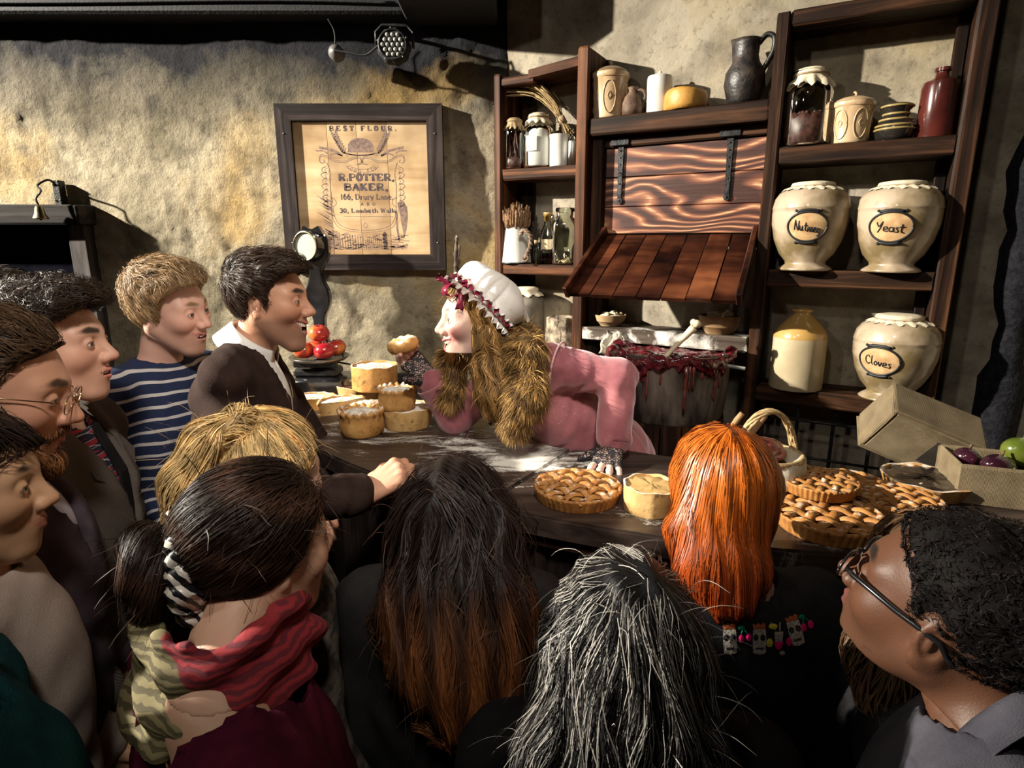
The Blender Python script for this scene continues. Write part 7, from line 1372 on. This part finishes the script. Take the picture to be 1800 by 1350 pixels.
# ---- woman in a leather jacket, mostly hidden behind him
p14 = Person('brown-haired woman in a black leather jacket half hidden behind the man in glasses', W(1634, 1020, 1.05), (150, 0, 0), W(1640, 1150, 1.02), 140, dict(FAIR), .94, .155, fine=.0045); p14.build_body(); p14.cloth('leather_jacket', simple('black_leather', (.008,.008,.009), (.016,.015,.016), .35, 20, bs=.5, bscale=200), .022, .95, .02, h=.013, arm_r=(.066,.058,.047)); p14.trousers(M_TROUS)
pts = [p14.wld(A(-.03,0,.0)), W(1610, 1060, 1.0), W(1560, 1160, .95), W(1545, 1230, .93)]; f = longhair(p14, pts, [.075,.07,.05,.025]); lo = np.min(pts, 0)-A(.14,.14,.06); hi = headbox(p14, .19)[1]; p14.hair(f, lo, hi, (.10,.055,.028), 1200, wav(.2, 40), K=8, step=.026, off=.008, lift=.004, w=.003)
# ---- the baker: actress in pink velvet leaning across the counter
def velvet():
    k = NT('floury_pink_velvet'); k.set(Roughness=.75); k.b.inputs['Specular IOR Level'].default_value = .25; k.b.inputs['Sheen Weight'].default_value = .8; k.b.inputs['Sheen Tint'].default_value = (1,.75,.78,1); v = k.coord(); n = k.noise(v, 9, 5, .6); c = k.ramp(n, [(.32, (.20,.052,.068)), (.68, (.40,.140,.150))]); sp_ = k.n('ShaderNodeTexVoronoi', i_Scale=95.); k.l(v, sp_.inputs[0]); fl_ = k.noise(v, 5, 3); mm = k.n('ShaderNodeMath', operation='MULTIPLY_ADD', n_1=-.75, n_2=.42); k.l(fl_, mm.inputs[0]); lt = k.n('ShaderNodeMath', operation='LESS_THAN'); k.l(sp_.outputs['Distance'], lt.inputs[0]); k.l(mm.outputs[0], lt.inputs[1]); k.l(k.mix(lt.outputs[0], c, (.72,.62,.60)), k.b.inputs['Base Color']); k.bump(n, .2, .004); return k.m
VELV = velvet()
ft = dict(skin=(.64,.43,.35), lips=(.50,.12,.12), brow=(.12,.05,.03), browk=.75, smile=1.0, open=.014, wide=.005, eye=1.35, iris=(.10,.14,.12), blush=(.60,.13,.13), lash=.9, nose=.95, chin=.95, jaw=.92, gaze=(.1,.02))
S_n, E_n, W_n = W(962, 642, 1.82), W(1086, 664, 1.78), W(1078, 782, 1.76); S_f, E_f, W_f = W(872, 668, 2.04), W(800, 738, 2.06), W(757, 668, 2.01)
pb = Person('laughing baker in pink velvet, fur collar and frilled white mob cap, holding up a bun', W(836, 562, 1.92), (197, -1, 0), W(905, 618, 1.93), 178, ft, 1.08, .15, pelvis=W(1075, 805, 2.02), girth=.95, fine=.0026, group='bakery staff', arms={
    'l': (E_n, W_n, dict(d=(-.30,-.80,-.25), nrm=(-.1,-.12,-1), side=-1, curls=[(.22,.25,.1)]*4, spread=.34, thumb=(1.05,.0), s=.95, vis=1), S_n), 'r': (E_f, W_f, dict(d=W(712,622,1.985)-W_f, nrm=(-.45,-.35,.85), side=-1, curls=[(.35,.75,.5),(.4,.75,.5),(.4,.75,.5),(.4,.7,.5)], spread=.10, thumb=(.9,.5), s=1.02, vis=1), S_f)})
pb.build_body(.003); pb.cloth('jacket', VELV, .014, .90, .022, h=.008, arm_r=(.064,.050,.046), wr=.008, extra=lambda p, d: d)
pb.trousers(fabric('brown_skirt_cloth', (.06,.03,.025), (.09,.05,.04)), 'skirt')
LACE = None
def lace():
    k = NT('black_lace'); k.set(Base_Color=(.010,.010,.014), Roughness=.7); v = k.coord(); vo = k.n('ShaderNodeTexVoronoi', feature='DISTANCE_TO_EDGE', i_Scale=150.); k.l(v, vo.inputs[0]); lt = k.n('ShaderNodeMath', operation='LESS_THAN', n_1=.16); k.l(vo.outputs['Distance'], lt.inputs[0]); n = k.noise(v, 40, 2); g = k.n('ShaderNodeMath', operation='GREATER_THAN', n_1=.56); k.l(n, g.inputs[0]); mx = k.n('ShaderNodeMath', operation='MAXIMUM'); k.l(lt.outputs[0], mx.inputs[0]); k.l(g.outputs[0], mx.inputs[1]); k.l(mx.outputs[0], k.b.inputs['Alpha']); return k.m
LACE = lace()
for k in ('l', 'r'):
    e, w_, kw = pb.arm[k]; L, tips = pb.hands[k]; dv = (w_-e)/np.linalg.norm(w_-e); dirn = np.array(kw['d'], float); dirn /= np.linalg.norm(dirn); L2 = L+[(tuple(w_-dv*.075), tuple(w_), .036, .0255)]; ff = caps_sdf(L2, .009, .0016); lo, hi = bbox(L2, .03)
    V, Q = polygonize(lambda p: smax(smax(ff(p), (p-w_) @ A(*dirn)-.103, .002), -((p-w_) @ A(*dv)+.07), .002), lo, hi, .0028); pb.add('lace_glove', V, Q, LACE, label='fingerless black lace glove')
# far cuff turned back, near cuff hem
m = MB().tube([tuple(W_f+(E_f-W_f)*t) for t in (.10,.14,.30,.45)], [.060,.058,.055,.052], 26, cap=False); o = pb.add('turned_cuff', np.array(m.v), m.f, VELV); md = o.modifiers.new('solid', 'SOLIDIFY'); md.thickness = .004
m = MB().tube([tuple(W_n+(E_n-W_n)*t) for t in (.06,.10,.14)], [.052,.052,.050], 26, cap=False); o = pb.add('cuff_hem', np.array(m.v), m.f, VELV); md = o.modifiers.new('solid', 'SOLIDIFY'); md.thickness = .003
# piped shoulder seam on the near sleeve
ax_ = (E_n-S_n)/np.linalg.norm(E_n-S_n); a1 = np.cross(ax_, [0,0,1]); a1 /= np.linalg.norm(a1); a2 = np.cross(ax_, a1); c_ = S_n+ax_*.035
m = MB().tube([tuple(c_+(a1*math.cos(a)+a2*math.sin(a))*.0775-ax_*.012*math.cos(a)) for a in np.linspace(0, 2*PI, 40)], .0035, 6); pb.add('piping', np.array(m.v), m.f, fabric('pale_pink_cord', (.62,.38,.38)))
# hair
U = 1.92/F; ld = lambda px, py, y=0: A(-(px-836)*U, y, (562-py)*U)/1.08
qa, qb = ld(803,497), ld(886,586); CE0 = (qa+qb)/2; g1 = (qb-qa)/np.linalg.norm(qb-qa); g2 = A(0,1,0); g3 = np.cross(g1, g2); g3 = g3 if (g3 @ A(-1,0,.6)) > 0 else -g3; G30 = g3
pts = [pb.wld(A(-.012,.066,.0)), pb.wld(A(-.02,.080,-.06)), W(858, 645, 1.80), W(866, 695, 1.78), W(868, 722, 1.78)]; pts2 = [pb.wld(A(-.02,-.06,.03)), pb.wld(A(-.02,-.075,-.05)), pb.wld(A(-.01,-.08,-.15))]
def fbh(p): q = pb.loc(p); d = smax(smax(cranium(q)-.012, -scalp_mask(q, 0, [-.15,-.15,-.15,-.15,-.15,-.15,-.12,.02,.05,.074,.085])*.7, .012), (q-CE0) @ G30-.012, .01)*pb.s; return smin(smin(d, chain(p, pts, [.026,.034,.042,.040,.022], .03), .03), chain(p, pts2, [.03,.03,.02], .03), .03)-.004*np.sin(p[:, 0]*120+p[:, 2]*30)*np.sin(p[:, 2]*60+p[:, 0]*40)
lo = np.minimum(np.min(pts, 0), np.min(pts2, 0))-.09; hi = headbox(pb, .19)[1]+A(.06,.03,0)
gold = lambda P: A(.30,.165,.055)*(.5+.9*np.clip(.5+.5*np.sin(P[:, 0:1]*170+P[:, 2:3]*40), 0, 1))
pb.hair(fbh, lo, hi, (.3,.17,.06), 5000, lambda p, t: np.stack([.55*np.sin(p[:, 2]*95+p[:, 0]*45)+.12, .3*np.cos(p[:, 2]*80), -1+0*p[:, 0]], -1), K=11, step=.0165, off=.008, lift=.007, w=.0015, shell=(.45,.4,.35), h=.006, var=.35, jit=.2, colfn=gold); flyaway(pb, fbh, lo, hi, 160, .06, (.38,.22,.09), (0,0,-.5))
# mob cap: puffed crown, lace frill, burgundy ribbon and bow
COTT = simple('soft_white_cotton', (.70,.66,.61), (.80,.77,.73), .9, 10, bs=.25, bscale=30); BURG = simple('burgundy_satin', (.16,.006,.028), (.32,.016,.06), .35, 10)
ce = CE0; rl = float(np.linalg.norm(qb-qa))/2*1.02; rw = .100
pc = ld(868,520); tip = ld(938,573)
def fcap(p):
    q = pb.loc(p); d = ell((q-pc) @ np.stack([g1, g2, g3], 1), (0,0,0), (.118,.112,.064)); d = smin(d, cap(q, pc+g1*.06, tip, .045, .006), .05); d = smin(d, ell((q-ce) @ np.stack([g1, g2, g3], 1), (0,0,.012), (rl*1.0,rw,.02)), .03)
    u = (q-pc) @ g2; v = (q-pc) @ g1; w__ = (q-pc) @ g3; ang = np.arctan2(u, v); fold = np.abs(np.sin(ang*7+v*14+2*np.sin(ang*3))); return (d+.008*(1-fold)**3*np.clip(1.25-w__/.05, .25, 1)-.005*np.sin(v*38+u*26)*np.sin(u*34+1))*pb.s
V, Q = polygonize(fcap, pb.wld(pc)-.21, pb.wld(pc)+.21, .005); pb.add('mob_cap', V, Q, COTT, label='puffed white cotton mob cap')
def frillring(r0, wdt, zoff, n, waves, amp, mat, name, label=None, seed=0):
    V = []; rn = random.Random(seed)
    for i in range(n):
        a = 2*PI*i/n; s_ = math.sin(waves*a+.9*math.sin(a*5)); s2 = math.sin(waves*2.3*a+1)
        for j in range(4):
            t = j/3; r = 1+r0/rl+wdt*t/rl; off = zoff-t*wdt*.55+amp*t*s_+amp*.4*t*s2; V.append(ce+g1*math.cos(a)*rl*r+g2*math.sin(a)*rw*r+g3*off)
    Fs = [(i*4+j, ((i+1) % n)*4+j, ((i+1) % n)*4+j+1, i*4+j+1) for i in range(n) for j in range(3)]; return pb.add(name, pb.wld(np.array(V)), Fs, mat, label=label)
LACEW = simple('cream_lace', (.50,.42,.36), (.76,.71,.66), .9, 60, bs=.6); frillring(.002, .030, .004, 300, 30, .008, LACEW, 'lace_frill', 'cream lace frill'); frillring(.004, .018, .020, 300, 36, .006, BURG, 'ribbon_ruche', 'ruched burgundy ribbon'); frillring(.0, .022, .030, 300, 26, .005, COTT, 'cap_frill')
m = MB(); bo = ld(806,503,.045); 
def loop(c, d1, d2, L_, w1):
    P = []; n = 16; V = []
    for i in range(n+1):
        a = 2*PI*i/n; x = (1-math.cos(a))/2*L_; y = math.sin(a)*L_*.32; p_ = c+d1*x+d2*y; wv = np.cross(d1, d2)*(w1*(.35+.65*math.sin(a/2)))
        V += [p_-wv/2, p_+wv/2]
    return V, [(2*i, 2*i+1, 2*i+3, 2*i+2) for i in range(n)]
nz = lambda v: np.array(v, float)/np.linalg.norm(v)
for d1, d2, L_ in ((nz((.75,.3,-.15)), nz((.2,0,1)), .058), (nz((-.6,.5,-.25)), nz((.2,0,1)), .052), (nz((.6,-.2,.45)), nz((-.4,0,1)), .045), (nz((-.5,.5,.3)), nz((.3,0,1)), .04)):
    V, Fs = loop(np.array(bo), d1, d2, L_, .032); m.add([tuple(v) for v in V], Fs)
def ribbon_tail(pts, w_):
    P = [np.array(v) for v in catmull([tuple(map(float, q)) for q in pts], 5)]; n = len(P); side = nz(np.cross(P[-1]-P[0], (0,1,0))); V = []
    for i, p_ in enumerate(P): V += [p_-side*w_/2, p_+side*w_/2]
    V += [P[-1]+(P[-1]-P[-2])*-1.2]; Fs = [(2*i, 2*i+1, 2*i+3, 2*i+2) for i in range(n-2)]+[(2*n-4, 2*n-2, 2*n), (2*n-3, 2*n-4, 2*n), (2*n-3, 2*n, 2*n-1)]; m.add([tuple(v) for v in V], Fs)
ribbon_tail([ld(806,503,.06), ld(804,520,.080), ld(797,540,.082)], .024); ribbon_tail([ld(804,500,.05), ld(786,498,.05), ld(768,480,.04)], .012); ribbon_tail([ld(804,500,.03), ld(784,492,.02), ld(766,488,.01)], .010); m.sphere(tuple(bo+A(0,.012,0)), .011, 10, 8)
o = pb.add('ribbon_bow', pb.wld(np.array(m.v)), m.f, BURG, label='burgundy satin bow'); md = o.modifiers.new('solid', 'SOLIDIFY'); md.thickness = .0015
# fur collar
near = [W(915, 590, 1.96), W(930, 625, 1.78), W(925, 690, 1.72), W(908, 738, 1.74)]; far = [W(880, 610, 2.04), W(800, 630, 2.03), W(795, 690, 2.00)]
def ffur(p): return smin(chain(p, near, [.050,.052,.048,.034], .03), chain(p, far, [.045,.038,.040], .03), .03)
lo = np.minimum(np.min(near, 0), np.min(far, 0))-.11; hi = np.maximum(np.max(near, 0), np.max(far, 0))+.11
V, Q = polygonize(ffur, lo, hi, .007); r = on_surface(ffur, lo, hi, 15000); nn = grad(ffur, r); v = nn*.65+A(-.25,-.1,-.85)+RNG.normal(0, .33, r.shape)+.35*np.sin(r[:, [1,2,0]]*130); v /= np.linalg.norm(v, axis=1, keepdims=True); K = 4; Ls = (.026+.022*RNG.random((len(r), 1))); P = np.stack([r+v*Ls*(k/(K-1))+A(0,0,-.010)*(k/(K-1))**2 for k in range(K)], 1)
band = .5+.5*np.sin(r[:, 2:3]*95+r[:, 0:1]*55+3*np.sin(r[:, 1:2]*40)); Cc = A(.055,.028,.012)*(1-band)+A(.42,.25,.085)*band; parts = [(V, Q, A(.06,.033,.015)), ribbons(P, np.repeat(nn[:, None], K, 1), .0012, Cc, var=.45, taper=.1)]; V, Q, C = merge(parts); pb.add('fur_collar', V, Q, HAIRD, C, label='thick golden-brown fur collar')
# rosette and buttons on the bodice
m = MB(); rc = W(846, 690, 1.88); rn = random.Random(3)
for k in range(11):
    a, rr = rn.uniform(0, 6.28), .022*math.sqrt(rn.random()); c = rc+A(rr*math.cos(a)*.8, -.004*k/3, rr*math.sin(a)); m.tube([tuple(c+A(.009*math.cos(t*.9), -.004+.003*math.sin(t*1.7+k), .009*math.sin(t*.9))) for t in range(7)], .0045, 6)
pb.add('rosette', np.array(m.v), m.f, simple('rose_satin', (.42,.16,.18), (.62,.36,.36), .4, 60), label='puckered pink satin rosette')
for px, py in ((846, 722), (862, 744)): m = MB().sphere(tuple(W(px, py, 1.865)), .007, 12, 8); pb.add('button', np.array(m.v), m.f, M_IRON)
# bun in her raised hand
hp_ = W(712, 606, 1.965); e = empty('bun', (float(hp_[0]), float(hp_[1]), float(hp_[2])-.024), 0, 'small round golden pie held up in the black lace glove', 'pie'); R = .052
MB().lathe([(0,0), (R*.55,0), (R*.9,.010), (R,.024), (R*.93,.038), (R*.7,.046), (R*.4,.046), (R*.2,.049), (0,.049)], 48, fn=lambda r, z, a, j: (r*(1+.02*math.sin(4*a)), z+(.0022*math.sin(8*a) if j in (4,5,6) else 0))).build('pastry', M_CRUST, e, True); e.rotation_euler = (.15,-.25,0)
# gore heaped on the rim of the tub
def fgore(p):
    x, y, z = p[:, 0], p[:, 1], p[:, 2]; r = np.sqrt(x*x+y*y); th = np.arctan2(y, x); nz_ = np.sin(x*150+2*np.sin(y*90))*np.sin(y*140+z*60)*np.sin(z*170+x*70)
    zc = TUBH-.012+.010*np.sin(th*5+1)+.006*np.sin(th*11); d = np.sqrt((r-TUBR)**2*1.4+((z-zc)*np.where(z < zc, .62+.18*np.sin(th*9+2)+.12*np.sin(th*23), 1.3))**2)-(.020+.006*np.sin(th*7)+.004*np.sin(th*17+1))
    return smin(d, np.maximum(r-TUBR*.97, np.abs(z-TUBH+.03+.006*np.sin(x*60)*np.sin(y*55))-.016), .012)-.0055*nz_-.0025*np.sin(x*380)*np.sin(y*350)*np.sin(z*370)
V, Q = polygonize(fgore, (-TUBR-.06, -TUBR-.06, TUBH-.13), (TUBR+.06, TUBR+.06, TUBH+.06), .0048)
tag(mesh_obj('gore', V, Q, M_GORE, TUB, True), kind='stuff')
